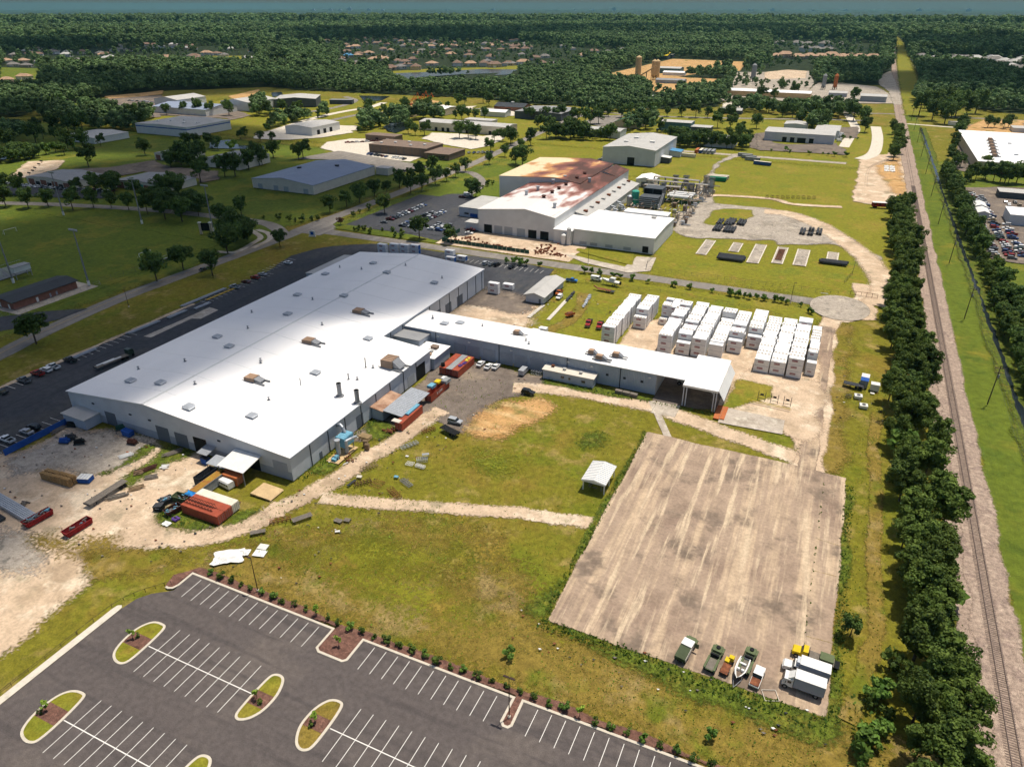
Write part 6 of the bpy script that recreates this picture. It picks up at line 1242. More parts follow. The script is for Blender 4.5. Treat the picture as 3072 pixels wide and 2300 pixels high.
# lorries and odd vehicles on the big slab
WH = MB().tube((0, -.16, 0), (0, .16, 0), .5, 14).mesh('wheel', MT['tyre']); HUB = MB().tube((0, -.18, 0), (0, .18, 0), .24, 10).mesh('hub', MT['rim'])
def wheels(t, xs, hw, r=.5, dual=False):
    for x in xs:
        for s in (-1, 1):
            k = part('wheel', WH, t, (x, s * hw, r)); k.scale = (r / .5, 1.3 if dual else 1, r / .5); part('hub', HUB, k)
def box_truck(label, x, y, rz, conv, roofm='white_paint'):
    t = thing('box_truck', label, 'truck', (x, y, 0), rz, 'trucks parked on the slab edge')
    part('cargo_box', MB().box(-3.9, -1.22, 1.0, 1.5, 1.22, 3.5).mesh('cargo_box', MT['grey_wall_dark']), t); part('box_roof', MB().box(-3.92, -1.24, 3.5, 1.52, 1.24, 3.58).mesh('box_roof', MT[roofm]), t)
    me = MB().box(-.02, -1.24, 3.58, .02, 1.24, 3.61).mesh('roof_seam', MT['pale_wall'])
    for k in range(6): part('roof_seam', me, t, (-3.2 + k * .85, 0, 0))
    part('chassis', MB().box(-3.9, -.45, .6, 3.6, .45, .98).mesh('chassis', MT['black']), t)
    if conv:
        part('cab', MB().prism([(1.6, .7), (2.75, .7), (2.75, 1.6), (2.4, 2.35), (1.6, 2.4)], -1.05, 1.05, 'y').mesh('cab', MT['white_paint']), t); part('hood', MB().prism([(2.75, .6), (4.4, .6), (4.5, 1.1), (4.2, 1.5), (2.75, 1.62)], -.95, .95, 'y').mesh('hood', MT['white_paint']), t)
        part('windscreen', MB().prism([(2.76, 1.62), (2.42, 2.3), (2.47, 2.33), (2.81, 1.66)], -.9, .9, 'y').mesh('windscreen', MT['glass']), t); part('cooling_unit', MB().box(1.53, -.8, 2.6, 2.1, .8, 3.4).mesh('cooling_unit', MT['grey_wall']), t)
    else:
        part('cab', MB().prism([(1.6, .7), (3.5, .7), (3.6, 1.5), (3.25, 2.5), (1.6, 2.6)], -1.08, 1.08, 'y').mesh('cab', MT['white_paint']), t); part('windscreen', MB().prism([(3.62, 1.5), (3.27, 2.42), (3.33, 2.46), (3.68, 1.54)], -.95, .95, 'y').mesh('windscreen', MT['glass']), t)
        part('air_deflector', MB().prism([(1.6, 2.62), (2.6, 2.62), (1.6, 3.5)], -.9, .9, 'y').mesh('air_deflector', MT['white_paint']), t)
    for s in (-1, 1): part('side_window', MB().box(1.9, s * 1.07 - .02, 1.6, 2.6, s * 1.07 + .02, 2.2).mesh('side_window', MT['glass']), t); part('mirror', MB().box(2.9, s * 1.3 - .06, 1.6, 3.0, s * 1.3 + .06, 2.1).mesh('mirror', MT['black']), t)
    wheels(t, (3.2 if conv else 2.9, -2.6), 1.0)
box_truck('white box truck nearest the camera on the slab edge', 11.6, 105.9, radians(178), False)
box_truck('white bonneted box truck between its twin and the yellow truck', 12.2, 109.7, radians(178), True)
t = thing('flatbed_truck', 'yellow flatbed truck with a long dark bed', 'truck', (12.6, 114.2, 0), radians(177))
part('cab', MB().prism([(.6, .7), (1.9, .7), (1.9, 1.5), (1.5, 2.2), (.6, 2.25)], -1, 1, 'y').mesh('cab', MT['yellow']), t); part('hood', MB().prism([(1.9, .6), (3.4, .6), (3.5, 1.1), (3.3, 1.4), (1.9, 1.52)], -.95, .95, 'y').mesh('hood', MT['yellow']), t)
part('windscreen', MB().prism([(1.91, 1.52), (1.52, 2.16), (1.57, 2.19), (1.96, 1.56)], -.88, .88, 'y').mesh('windscreen', MT['glass']), t); part('chassis', MB().box(-4.4, -.5, .55, 3.3, .5, .95).mesh('chassis', MT['black']), t)
bd = MB().box(-4.3, 0, .96, .4, .26, 1.06).mesh('deck_board', MT['grey_wood'])
for k in range(8): part('deck_board', bd, t, (0, -1.1 + k * .28, 0))
part('headboard', MB().box(.35, -1.1, 1.06, .45, 1.1, 1.9).mesh('headboard', MT['black']), t); part('tool_box', MB().box(-4.1, -1.05, 1.07, -1.6, 1.0, 1.9).mesh('tool_box', MT['olive']), t); part('tail_lift', MB().box(-5.3, -1, .7, -4.45, 1, .85).mesh('tail_lift', MT['black']), t)
wheels(t, (2.6, -2.4, -3.4), .95)
def army(label, x, y, rz, kind):
    t = thing('military_truck', label, 'truck', (x, y, 0), rz, 'old trucks along the slab edge')
    part('hood', MB().prism([(-3.3, .8), (-1.4, .8), (-1.4, 1.7), (-3.2, 1.55)], -.8, .8, 'y').mesh('hood', MT['olive']), t)
    for s in (-1, 1): part('fender', MB().prism([(-3.4, .9), (-1.6, .9), (-1.9, 1.3), (-3.2, 1.3)], s * 1.0 - .2, s * 1.0 + .2, 'y').mesh('fender', MT['olive']), t)
    part('chassis', MB().box(-3.3, -.45, .6, 3.3, .45, .9).mesh('chassis', MT['black']), t)
    if kind == 'cab':
        part('cab', MB().box(-1.4, -1.05, .9, .3, 1.05, 2.3).mesh('cab', MT['cream_wall']), t); part('cab_roof', MB().box(-1.5, -1.1, 2.3, .4, 1.1, 2.42).mesh('cab_roof', MT['white_paint']), t); part('windscreen', MB().box(-1.46, -.95, 1.6, -1.4, .95, 2.2).mesh('windscreen', MT['glass']), t)
        part('cargo_body', MB().prism([(.35, .9), (3.3, .9), (3.3, 1.6), (.35, 2.2)], -1.1, 1.1, 'y').mesh('cargo_body', MT['olive_dark']), t); part('side_panel', MB().prism([(.35, 1.0), (3.2, 1.0), (3.2, 1.65), (.35, 2.25)], 1.1, 1.16, 'y').mesh('side_panel', MT['cream_wall']), t)
        part('open_door', MB().box(-1.4, 1.1, 1, -1.32, 2.0, 2.2).mesh('open_door', MT['olive']), t)
    else:
        part('cab_floor', MB().box(-1.4, -1, .9, 0, 1, 1.2).mesh('cab_floor', MT['olive_dark']), t); part('seat', MB().box(-.5, -.8, 1.2, -.1, .8, 1.9).mesh('seat', MT['black']), t); part('steering_wheel', MB().tube((-1.0, .4, 1.6), (-1.06, .4, 1.66), .25, 10).mesh('steering_wheel', MT['black']), t)
        part('cargo_bed', MB().box(.1, -1.1, .95, 3.3, 1.1, 1.1).box(.1, -1.15, 1.1, 3.3, -.75, 1.45).box(.1, .75, 1.1, 3.3, 1.15, 1.45).mesh('cargo_bed', MT['olive']), t)
        bd = MB().box(.2, 0, 1.1, 3.2, .25, 1.16).mesh('bed_board', MT['grey_wood'])
        for k in range(5): part('bed_board', bd, t, (0, -.7 + k * .28, 0))
        part('spare_wheel', MB().tube((-2.4, 0, 1.72), (-2.4, 0, 1.9), .42, 12).mesh('spare_wheel', MT['tyre']), t)
    wheels(t, (-2.5, 1.4, 2.5), .95, .52)
army('olive army truck with cream and white cab', -10.1, 105.4, radians(-101), 'cab')
army('olive army truck with open cab and plank bed', -4.6, 105.4, radians(-98), 'open')
army('olive army truck behind the white boat', 1.5, 107.6, radians(-98), 'open')
t = thing('yellow_dumper', 'small yellow and rust dumper between army truck and boat', 'dumper', (-2, 105, 0), radians(-99))
part('skip', MB().prism([(-.3, .6), (2.2, .5), (2.4, .9), (-.3, .95)], -.75, .75, 'y').mesh('skip', MT['rust']), t); part('engine_cover', MB().box(-1.6, -.75, .5, -.4, .1, 1.3).mesh('engine_cover', MT['yellow']), t); part('seat', MB().box(-2.2, -.2, .6, -1.3, .75, 1.6).mesh('seat', MT['yellow']), t); wheels(t, (-1.4, 1.4), .7, .4)
t = thing('motor_boat', 'white open motor boat on a trailer at the slab edge', 'boat', (.6, 105.1, 0), radians(-99))
hull = MB(); rings = []
for x, hw, zb, zt in ((-2.6, 1.0, .75, 1.5), (-1, 1.12, .65, 1.52), (1, 1.05, .7, 1.58), (2.4, .6, .95, 1.7), (3.1, .08, 1.5, 1.8)):
    rings.append([(x, -hw, zt), (x, -hw * .8, (zb + zt) / 2), (x, 0, zb), (x, hw * .8, (zb + zt) / 2), (x, hw, zt)])
for a, b_ in zip(rings, rings[1:]):
    for k in range(4): hull.poly([a[k], a[k + 1], b_[k + 1], b_[k]])
hull.poly(rings[0]); part('hull', hull.mesh('hull', MT['white_paint']), t)
gw = MB()
for a, b_ in zip(rings, rings[1:]):
    for k in (0, 4): s = -1 if k == 0 else 1; gw.poly([a[k], b_[k], (b_[k][0], b_[k][1] * .78, b_[k][2] + .03), (a[k][0], a[k][1] * .78, a[k][2] + .03)])
part('gunwale', gw.mesh('gunwale', MT['white_paint']), t); part('deck', MB().box(-2.5, -.8, .98, 2.2, .8, 1.04).mesh('deck', MT['brown_wall']), t); part('seat', MB().box(-1.2, -.6, 1.04, -.8, .6, 1.5).mesh('seat', MT['white_paint']), t); part('console', MB().box(.4, -.7, 1.04, .8, -.15, 1.6).box(.4, .15, 1.04, .8, .7, 1.6).mesh('console', MT['white_paint']), t); part('trailer', MB().box(-2.4, -.8, .35, 2.4, -.7, .5).box(-2.4, .7, .35, 2.4, .8, .5).tube((2.2, -.75, .45), (4.6, 0, .5), .06).tube((2.2, .75, .45), (4.6, 0, .5), .06).mesh('trailer', MT['steel']), t); wheels(t, (-.8,), 1.0, .36)
t = thing('old_pickup', 'rusted white pickup with bare brown bonnet', 'pickup', (3.7, 104.5, 0), radians(-98))
part('body', MB().prism([(-2.5, .5), (2.4, .5), (2.5, .9), (.4, 1.05), (-2.5, 1.0)], -.92, .92, 'y').mesh('body', MT['white_paint']), t); part('bonnet', MB().box(.5, -.85, 1.06, 2.4, .85, 1.12).mesh('bonnet', MT['rust']), t); part('cab', MB().prism([(-1.2, 1.0), (.5, 1.05), (.2, 1.7), (-1.1, 1.75)], -.85, .85, 'y').mesh('cab', MT['glass']), t); part('roof', MB().box(-1.1, -.86, 1.75, .2, .86, 1.82).mesh('roof', MT['white_paint']), t); part('load_bed', MB().box(-2.45, -.9, 1.0, -1.25, .9, 1.4).mesh('load_bed', MT['white_paint']), t); wheels(t, (1.6, -1.6), .85, .38)
t = frame_rack('tube_frame', 'pale hexagonal tube frame in the weeds at the slab corner', 6.5, 102, .4, 2.6, 2.4, 0, 'cream_wall', 2)
for k in range(4): pass
# motor boat, lowloader and red lorries on the grass behind the wing
x, y = (-87.8, 302.4)
t = thing('cabin_boat', 'white cabin cruiser on a trailer beside the van', 'boat', (x, y, 0), radians(-8))
hull = MB(); rings = []
for xx, hw, zb, zt in ((-4, 1.2, .8, 2.0), (-1, 1.35, .7, 2.05), (2, 1.2, .8, 2.3), (4, .6, 1.3, 2.55), (5, .08, 2.2, 2.7)): rings.append([(-xx, -hw, zt), (-xx, -hw * .8, (zb + zt) / 2), (-xx, 0, zb), (-xx, hw * .8, (zb + zt) / 2), (-xx, hw, zt)])
for a, b_ in zip(rings, rings[1:]):
    for k in range(4): hull.poly([a[k], a[k + 1], b_[k + 1], b_[k]])
    hull.poly([a[0], a[4], b_[4], b_[0]])
hull.poly(rings[0]); part('hull', hull.mesh('hull', MT['white_paint']), t); part('cabin', MB().prism([(-1.4, 2.1), (1.6, 2.0), (1.4, 3.2), (-.8, 3.3)], -.85, .85, 'y').mesh('cabin', MT['white_paint']), t); part('canopy', MB().box(-.6, -1, 3.5, 1.8, 1, 3.6).mesh('canopy', MT['white_paint']), t); part('engine', MB().box(4.05, -.4, 1, 4.7, .4, 2.4).mesh('engine', MT['black']), t); wheels(t, (1, 2), 1.2, .4)
x, y = (-88.0, 293.3)
t = thing('low_loader', 'rust-brown gooseneck trailer on the grass before the boat', 'trailer', (x, y, 0), radians(-6)); bd = MB().box(-3.5, 0, .8, 2.8, .3, .9).mesh('deck_board', MT['rust'])
for k in range(7): part('deck_board', bd, t, (0, -1.1 + k * .32, 0))
part('gooseneck', MB().prism([(-5.6, 1.5), (-3.4, .7), (-3.4, .9), (-5.4, 1.9)], -.4, .4, 'y').mesh('gooseneck', MT['rust']), t); part('ramp', MB().box(2.9, -1.1, .6, 4.6, 1.1, .75).mesh('ramp', MT['dark_steel']), t); wheels(t, (1.2, 2.2), 1.15, .4)
for tok, lab in (((-82.1, 253.6), 'red flatbed lorry left of its twin behind the wing'), ((-77.3, 253.4), 'red flatbed lorry nearest the tall container stacks')):
    t = thing('red_lorry', lab, 'lorry', tok, radians(-82), 'red lorries behind the wing')
    part('hood', MB().prism([(1.3, .7), (2.9, .7), (2.9, 1.25), (1.3, 1.5)], -.9, .9, 'y').mesh('hood', MT['paint_red']), t); part('cab', MB().prism([(-.5, .7), (1.3, .7), (1.3, 1.5), (.9, 2.2), (-.5, 2.2)], -1, 1, 'y').mesh('cab', MT['paint_red']), t); part('windscreen', MB().prism([(1.32, 1.5), (.92, 2.15), (.98, 2.18), (1.38, 1.54)], -.85, .85, 'y').mesh('windscreen', MT['glass']), t); part('bed', MB().box(-4.2, -1.1, 1, -.6, 1.1, 1.15).box(-.75, -1.1, 1.15, -.6, 1.1, 2).mesh('bed', MT['black']), t); part('bumper', MB().box(2.92, -1, .5, 3.1, 1, .8).mesh('bumper', MT['rim']), t); wheels(t, (2, -2.8), .95, .48)
t = thing('parts_trailer', 'orange-framed trailer piled with aluminium scrap', 'trailer', (-92.2, 259.4), radians(60)); part('body', MB().box(-2, -1, .6, 2, 1, .8).box(-2, -1, .8, 2, -.92, 1.5).box(-2, .92, .8, 2, 1, 1.5).mesh('body', MT['orange']), t); part('load', MB().prism([(-1.8, .8), (1.8, .8), (1.2, 1.6), (-1, 1.8)], -.85, .85, 'y').mesh('load', MT['rust']), t); wheels(t, (-.6, .6), 1.05, .36)
for tok0, tok1, n, lab, m in (((-90.3, 271.4), (-92.2, 284.7), 16, 'line of grey scrap sheets beyond the orange trailer', 'galvanised'), ((-99.4, 274.9), (-100.1, 286.0), 10, 'line of dark oddments beside the small store', 'dark_steel'), ((-99.0, 252.8), (-99.9, 274.7), 12, 'long pale plank walkway lying on the grass', 'cream_wall'), ((-107.3, 251.8), (-106.9, 265.3), 10, 'concrete slab strip beside the small store', 'cream_wall')):
    t = thing('scrap_row', lab, 'scrap', tok0)
    for k in range(n):
        f_ = k / (n - 1); wd = .9 if m != 'cream_wall' else 1.6
        part('piece', MB().box(-wd / 2, -.9, 0, wd / 2, .9, rc.uniform(.2, .7) if m != 'cream_wall' else .12).mesh('piece', MT[m]), t, ((tok1[0] - tok0[0]) * f_ + rc.uniform(-.3, .3) * (m != 'cream_wall'), (tok1[1] - tok0[1]) * f_, 0), rc.uniform(-.5, .5) * (m != 'cream_wall'))
flatbed('black gooseneck trailer parked at the yard edge', *(-92.9, 158.1), radians(-18), 6.5, 'black', 'black')
flatbed('black equipment trailer beside the blue-topped kiosk', *(16.9, 240.7), radians(-4), 6.2, 'black', 'dark_steel')
# oddments right of the driveway
t = thing('ticket_kiosk', 'white kiosk with blue band and dark lower half', 'kiosk', (20, 242.5, 0), radians(-4)); part('body', MB().box(-1.2, -1, 0, 1.2, 5, 2.6).mesh('body', MT['container_grey']), t); part('blue_band', MB().box(-1.25, -1.05, 2.61, 1.25, 2, 2.7).mesh('blue_band', MT['blue_paint']), t); part('roof', MB().box(-1.25, 2.02, 2.61, 1.25, 5.05, 2.72).mesh('roof', MT['white_paint']), t)
t = thing('storage_cabin', 'small grey cabin with white roof beside the kiosk', 'cabin', (23.4, 241.6, 0)); part('body', MB().box(-1.3, -1.1, 0, 1.3, 1.1, 2.3).mesh('body', MT['pale_wall']), t); part('roof', MB().box(-1.4, -1.2, 2.3, 1.4, 1.2, 2.42).mesh('roof', MT['white_paint']), t)
for tok, lab in (((18.6, 233.6), 'square white cooling unit on the grass'), ((20.3, 227.4), 'tilted white fan unit on the grass')):
    t = thing('cooling_unit', lab, 'cooling unit', tok, .1); part('casing', MB().box(-1.2, -1.1, 0, 1.2, 1.1, .9).mesh('casing', MT['white_paint']), t); part('fan_ring', MB().tube((0, 0, .9), (0, 0, 1.0), .75, 14).mesh('fan_ring', MT['pale_wall']), t); part('fan', MB().tube((0, 0, 1.0), (0, 0, 1.04), .6, 14).mesh('fan', MT['dark_steel']), t)
frame_rack('metal_rack', 'grey metal rack lying left of the cooling unit', *(15.7, 232.7), 1.4, 2.2, 1.6, .5, 'dark_steel', 4)
tarp('pale tarpaulin scrap on the grass by the kiosk', *(22.9, 238.7), .02, .6, .5, 'white_paint', .2, 4)
t = thing('loading_rack', 'row of three dark post racks with a yellow rail', 'rack', (-6.3, 216.6, 0), radians(-3))
for k in range(3):
    f_ = part('rack_frame', MB().tube((-1.1, 0, 0), (-1.1, 0, 3.4), .09, 5).tube((1.1, 0, 0), (1.1, 0, 3.4), .09, 5).tube((-1.1, 0, 1.9), (1.1, 0, 1.9), .08, 5).tube((-1.1, 0, .8), (1.1, 0, .8), .08, 5).mesh('rack_frame', MT['dark_steel']), t, (-4 + 4 * k, 1.4, 0)); part('reel', MB().tube((-.5, 0, 2.2), (.5, 0, 2.2), .35, 10).mesh('reel', MT['black']), f_)
for z in (.5, 1.0): part('yellow_rail', MB().tube((-8, -1.6, z), (5.5, -1.6, z), .1, 6).mesh('yellow_rail', MT['safety_yellow']), t)
link('rusty_plates', MB().box(-.9, -4.5, 0, .9, 4.5, .25).box(1, -4, 0, 2.4, 4.5, .2).mesh('rusty_plates', MT['container_orange']), None, (-21.5, 204.5, 0), 0, 'orange rusty plates beside the canopy', 'steel plates')
t = thing('telehandler', 'pale wheeled handler parked under the drive-through canopy', 'handler', (-36, 219, 0), .2); part('body', MB().box(-2, -.9, .9, 1.6, .9, 1.9).mesh('body', MT['cream_wall']), t); part('cab', MB().box(-.6, -.8, 1.9, .7, .1, 2.9).mesh('cab', MT['glass']), t); part('boom', MB().tube((-1.8, .5, 2.2), (3.4, .5, 1.6), .2, 8).mesh('boom', MT['safety_yellow']), t); wheels(t, (-1.3, 1.1), 1.1, .7)
t = thing('bale_row', 'three dark wrapped pallets in the grass below the wing', 'pallets', (-51.5, 203.6, 0), radians(-3))
for k in range(3): part('bale', MB().box(-1.2 + k * 2.6, -.7, 0, 1.2 + k * 2.6, .7, 1.1).mesh('bale', MT['grey_wood']), t, (-2.6, 0, 0))
for x in (-85.4, -83.4): frame_rack('wire_cage', 'wire cage %s the site office' % ('nearest' if x > -84 else 'second from'), x, 205, 0, 1.6, 1.4, 1.2, 'galvanised', 3)
# scrap tanks in the west yard
for tok, m, lab in (((-194.3, 108.3), 'dark_steel', 'dark blue-grey machine in the gravel yard'), ((-189.6, 107.6), 'black', 'long black tank lying in the gravel yard'), ((-194.1, 106.2), 'blue_paint', 'small blue machine in the gravel yard'), ((-175.4, 114.1), 'dark_rust', 'rusty machine near the orange barrier'), ((-200.6, 113.4), 'black', 'black tank at the annex corner'), ((-185.4, 118.4), 'dark_green', 'dark green wheeled bin at the warehouse wall')):
    t = thing('scrap_machine', lab, 'machine', tok, rc.uniform(0, 1)); part('body', MB().box(-1.3, -.7, .2, 1.3, .7, 1.1).tube((-1.2, 0, 1.1), (1.0, 0, 1.3), .45, 8).mesh('body', MT[m]), t); part('frame', MB().box(-1.6, -.8, 0, 1.6, -.6, .25).box(-1.6, .6, 0, 1.6, .8, .25).mesh('frame', MT['dark_steel']), t); part('stack', MB().tube((.8, .2, 1), (.8, .2, 1.9), .15, 6).mesh('stack', MT[m]), t)

# ---------------------------------------------------------------- factory yard goods
def process_yard():
    t = thing('cooling_tower', 'dark blue cooling tower block behind the packing hall', 'cooling tower', (-109.5, 455, 0))
    part('lower_casing', MB().box(-6, -8, 0, 6, 2, 7).mesh('lower_casing', MT['dark_wall']), t); part('upper_casing', MB().box(-6, 2, 0, 6, 12, 10.5).mesh('upper_casing', MT['dark_wall']), t)
    for s in (-1, 1): part('inlet', MB().box(s * 3 - 2.7, 1.9, 7.2, s * 3 + 2.7, 2.0, 10).mesh('inlet', MT['opening']), t)
    for k in range(5): part('louvre', MB().box(-5.8, -8.2, 1 + k * 1.2, 5.8, -8, 1.5 + k * 1.2).mesh('louvre', MT['blue_grey_wall']), t)
    part('stair', MB().tube((6.5, -8, 0), (6.5, 2, 8), .3, 4).tube((7.3, -8, 0), (7.3, 2, 8), .3, 4).mesh('stair', MT['steel']), t)
    for x, y, r, h, m, lab in ((-119.5, 452, 2.4, 9, 'teal', 'teal upright tank left of the cooling tower'), (-122.5, 450, 1.8, 6, 'galvanised', 'silver upright tank beside the teal one'), (-130.9, 353, 1.4, 5, 'white_paint', 'white upright tank before the factory link'), (-128, 353, 1.2, 9, 'pale_wall', 'tall pale vessel at the packing hall corner')):
        k = thing('storage_tank', lab, 'tank', (x, y, 0)); part('shell', MB().tube((0, 0, .2), (0, 0, h), r, 14).mesh('shell', MT[m]), k); part('lid', MB().tube((0, 0, h), (0, 0, h + .7), r, 14, 0, r * .3).mesh('lid', MT[m]), k); part('plinth', MB().tube((0, 0, 0), (0, 0, .2), r * 1.15, 14).mesh('plinth', MT['steel']), k)
    for i in range(3):
        k = thing('gas_cylinder_tank', 'long white horizontal gas tank, %s of three' % ORD(i + 1), 'tank', (-95.5, 473 + i * 5.5, 0), group='horizontal gas tanks'); part('shell', MB().tube((-8, 0, 3), (8, 0, 3), 1.3, 12).mesh('shell', MT['white_paint']), k)
        for x in (-6, 6): part('saddle', MB().box(x - .3, -1.2, 0, x + .3, 1.2, 2).mesh('saddle', MT['steel']), k)
    k = thing('screen_fence', 'dark green screened fence round the gas tanks', 'fence', (-94, 466, 0))
    for i in range(8): part('fence_panel', MB().box(-11 + i * 2.8, 0, 0, -8.3 + i * 2.8, .1, 3).mesh('fence_panel', MT['dark_green']), k)
    for i in range(7): part('fence_panel', MB().box(11.4, i * 2.8, 0, 11.5, 2.7 + i * 2.8, 3).mesh('fence_panel', MT['dark_green']), k)
    for i, (x0, y0, x1, y1, z) in enumerate(((-125, 500, -92, 500, 6), (-125, 493, -100, 495, 4), (-122, 508, -90, 506, 7), (-100, 500, -80, 500, 6))):
        k = thing('pipe_rack', 'elevated run of pipes behind the cooling tower, %s from the front' % ORD((2, 1, 4, 3)[i]), 'pipe rack', (x0, y0, 0), group='pipe racks')
        for j in range(4): part('pipe', MB().tube((0, j * .9, z + .3), (x1 - x0, y1 - y0 + j * .9, z + .3), .32, 6).mesh('pipe', MT['galvanised' if j % 2 else 'tan_wall']), k)
        for j in range(5): f_ = j / 4; part('trestle', MB().box((x1 - x0) * f_ - .15, -.3, 0, (x1 - x0) * f_ + .15, 3, z).mesh('trestle', MT['steel']), k)
    for i, (x, y, z) in enumerate(((-108, 515, 8), (-100, 512, 9), (-86, 512, 10), (-80, 498, 12), (-93, 497, 7), (-112, 496, 6))):
        k = thing('process_frame', 'steel process frame with vessel, %s from the left in the plant yard' % ORD(sorted((-108, -100, -86, -80, -93, -112)).index(x) + 1), 'plant frame', (x, y, 0), group='process frames')
        for a in (-1.6, 1.6):
            for b_ in (-1.6, 1.6): part('column', MB().box(a - .15, b_ - .15, 0, a + .15, b_ + .15, z).mesh('column', MT['steel']), k)
        for h in (z * .5, z): part('platform', MB().box(-2, -2, h - .15, 2, 2, h).mesh('platform', MT['dark_steel']), k)
        part('vessel', MB().tube((0, 0, z * .2), (0, 0, z * .9), 1.1, 10).mesh('vessel', MT['galvanised' if i % 2 else 'tan_wall']), k)
    for i in range(7):
        k = thing('roof_blower', 'grey blower box, %s in the row beside the lean-to' % ORD(i + 1), 'blower', (-123.5 + (i % 2) * 3.4, 398 + i * 6, 0), group='blowers beside the lean-to'); part('casing', MB().box(-1.3, -1.5, 0, 1.3, 1.5, 3).mesh('casing', MT['galvanised']), k); part('duct', MB().path([(0, 0, 3), (0, 0, 5), (-3, 0, 5.6)], .5, 8).mesh('duct', MT['galvanised']), k)
process_yard()
b = MB(); r = random.Random(8)
for k in range(330):
    x, y = r.uniform(-126, -80), r.uniform(404, 515)
    if -117 < x < -102 and 445 < y < 469 or (-112 < x and y < 410): continue
    a = r.choice([0, pi / 2]); L = r.uniform(1, 6); z = r.uniform(.5, 5.5); b.tube((x, y, z), (x + cos(a) * L, y + sin(a) * L, z), r.uniform(.12, .4), 5, r.randrange(3)); b.tube((x, y, 0), (x, y, z), r.uniform(.08, .25), 4, r.randrange(3))
    if k % 5 == 0: b.box(x, y, 0, x + r.uniform(1, 3), y + r.uniform(1, 3), r.uniform(1, 3.5), r.randrange(3))
b.build('pipework', [MT['galvanised'], MT['tan_wall'], MT['brown_roof']], kind='stuff')['label'] = 'tangle of pipes and small plant behind the packing hall'
for (x, y), rz, n, lab in zip(((-44, 365), (-56, 418), (-52, 436), (3.7, 378.5), (-12.3, 431), (-58, 432), (-8, 434)), (0, pi / 2, pi / 2, 0, pi / 2, pi / 2, pi / 2), (5, 7, 6, 3, 4, 5, 4), ('wide stack of dark pipe by the fence lawn', 'near group of dark pipe bundles in the yard', 'far group of dark pipe bundles in the yard', 'single long dark pipe stack right of the pads', 'pair of dark pipe bundles on the round island', 'dark pipe lying across the far bundles', 'low dark beams on the round island')):
    t = thing('pipe_stack', lab, 'pipes', (x, y, 0), rz); L = 13 if rz == 0 else 11
    pi_ = MB().prism([(-.7, .3), (.7, .3), (.7, 1.0), (.35, 1.5), (-.35, 1.5), (-.7, 1.0)], -L / 2, L / 2, 'x').mesh('pipe', MT['dark_steel'])
    for k in range(n): part('pipe', pi_, t, (rc.uniform(-.6, .6), (k - (n - 1) / 2) * 1.6 + (1.1 if k >= n / 2 and rz else 0), 0))
    for s in (-1, 1): part('bearer', MB().box(s * L * .35 - .2, -n * .8, 0, s * L * .35 + .2, n * .8, .29).mesh('bearer', MT['grey_wood']), t)
t = thing('rusty_rack_row', 'rusty ladder-like roller bed between concrete strips', 'roller bed', (-21.9, 381, 0)); ro = MB().tube((-1.6, 0, .5), (1.6, 0, .5), .28, 8).mesh('roller', MT['rust'])
for k in range(10): part('roller', ro, t, (0, -9 + k * 2, 0))
for tok in range(1): pass
for i, (x, y) in enumerate(((-20 + 3.2 * k, 522 + 1.2 * k) for k in range(10))): frame_rack('rusty_crate', 'rusty stillage crate, %s in the line along the yard road' % ORD(i + 1), x - 24, y - 14, .3, 1.8, 1.8, 1.6, 'dark_rust', 3)
def scrap(label, x, y, n, sx, sy, m='rust', h=1.6):
    b = MB(); r = random.Random(int(abs(x) * 3))
    for k in range(n): p = Vector((r.gauss(0, sx), r.gauss(0, sy), r.uniform(.1, h))); b.box(p.x - r.uniform(.2, .7), p.y - r.uniform(.2, .6), 0, p.x + r.uniform(.2, .7), p.y + r.uniform(.2, .6), p.z)
    o_ = b.build('scrap_pile', MT[m], None, loc=(x, y, 0), kind='stuff'); o_['label'] = label
scrap('brown crates and castings heaped along the forecourt screen', -166, 334, 46, 12, 1.6, h=1.1); scrap('brown castings heaped at the forecourt gate', -136, 340, 45, 2.6, 4.5, h=1.1); scrap('brown castings right of the forecourt gate', -127, 334, 26, 4, 1.4, h=1); scrap('rusty parts left on the forecourt', -183, 340, 18, 5, 1.6, h=1)
t = thing('screen_fence', 'green screened fence along the factory forecourt', 'fence', (-166, 329.5, 0))
for i in range(20): part('fence_panel', MB().box(-27 + i * 2.6, 0, 0, -24.5 + i * 2.6, .08, 2).mesh('fence_panel', MT['dark_green']), t)
for i in range(8): part('fence_panel', MB().box(-27.1, i * 2.6, 0, -27, 2.5 + i * 2.6, 2.2).mesh('fence_panel', MT['dark_green']), t)
for lab, x, y, rz, m, L in (('dark green container at the far lawn with white tops behind', -84, 548, 0, 'container_green', 12.2), ('white-topped container behind the green one', -84, 553, 0, 'container_white', 12.2), ('pale container third behind the green one', -83.5, 557, 0, 'container_white', 12.2), ('dark blue container with white roof at the yard road', -62, 624, -.2, 'container_blue', 14), ('grey container behind the dark blue one', -72, 640, -.2, 'container_grey', 12.2), ('second grey container behind the dark blue one', -76, 648, -.2, 'container_grey', 12.2), ('third grey container behind the dark blue one', -80, 655, -.2, 'container_grey', 12.2), ('orange container left of the grey row by the hedge', -122, 660, pi / 2, 'container_orange', 12.2), ('pale blue container in the row by the hedge', -118.5, 660, pi / 2, 'container_blue', 12.2), ('grey container in the row by the hedge', -115, 660, pi / 2, 'container_grey', 12.2), ('second grey container in the row by the hedge', -111.5, 660, pi / 2, 'container_grey', 12.2), ('third grey container in the row by the hedge', -108, 660, pi / 2, 'container_grey', 12.2), ('white box trailer parked by the blue porch', -126, 634, -.1, 'container_white', 16)):
    container(lab, x, y, rz, m, L=L, roof='container_white' if 'blue container' in lab else None, group='containers in the far yard', doors=False)
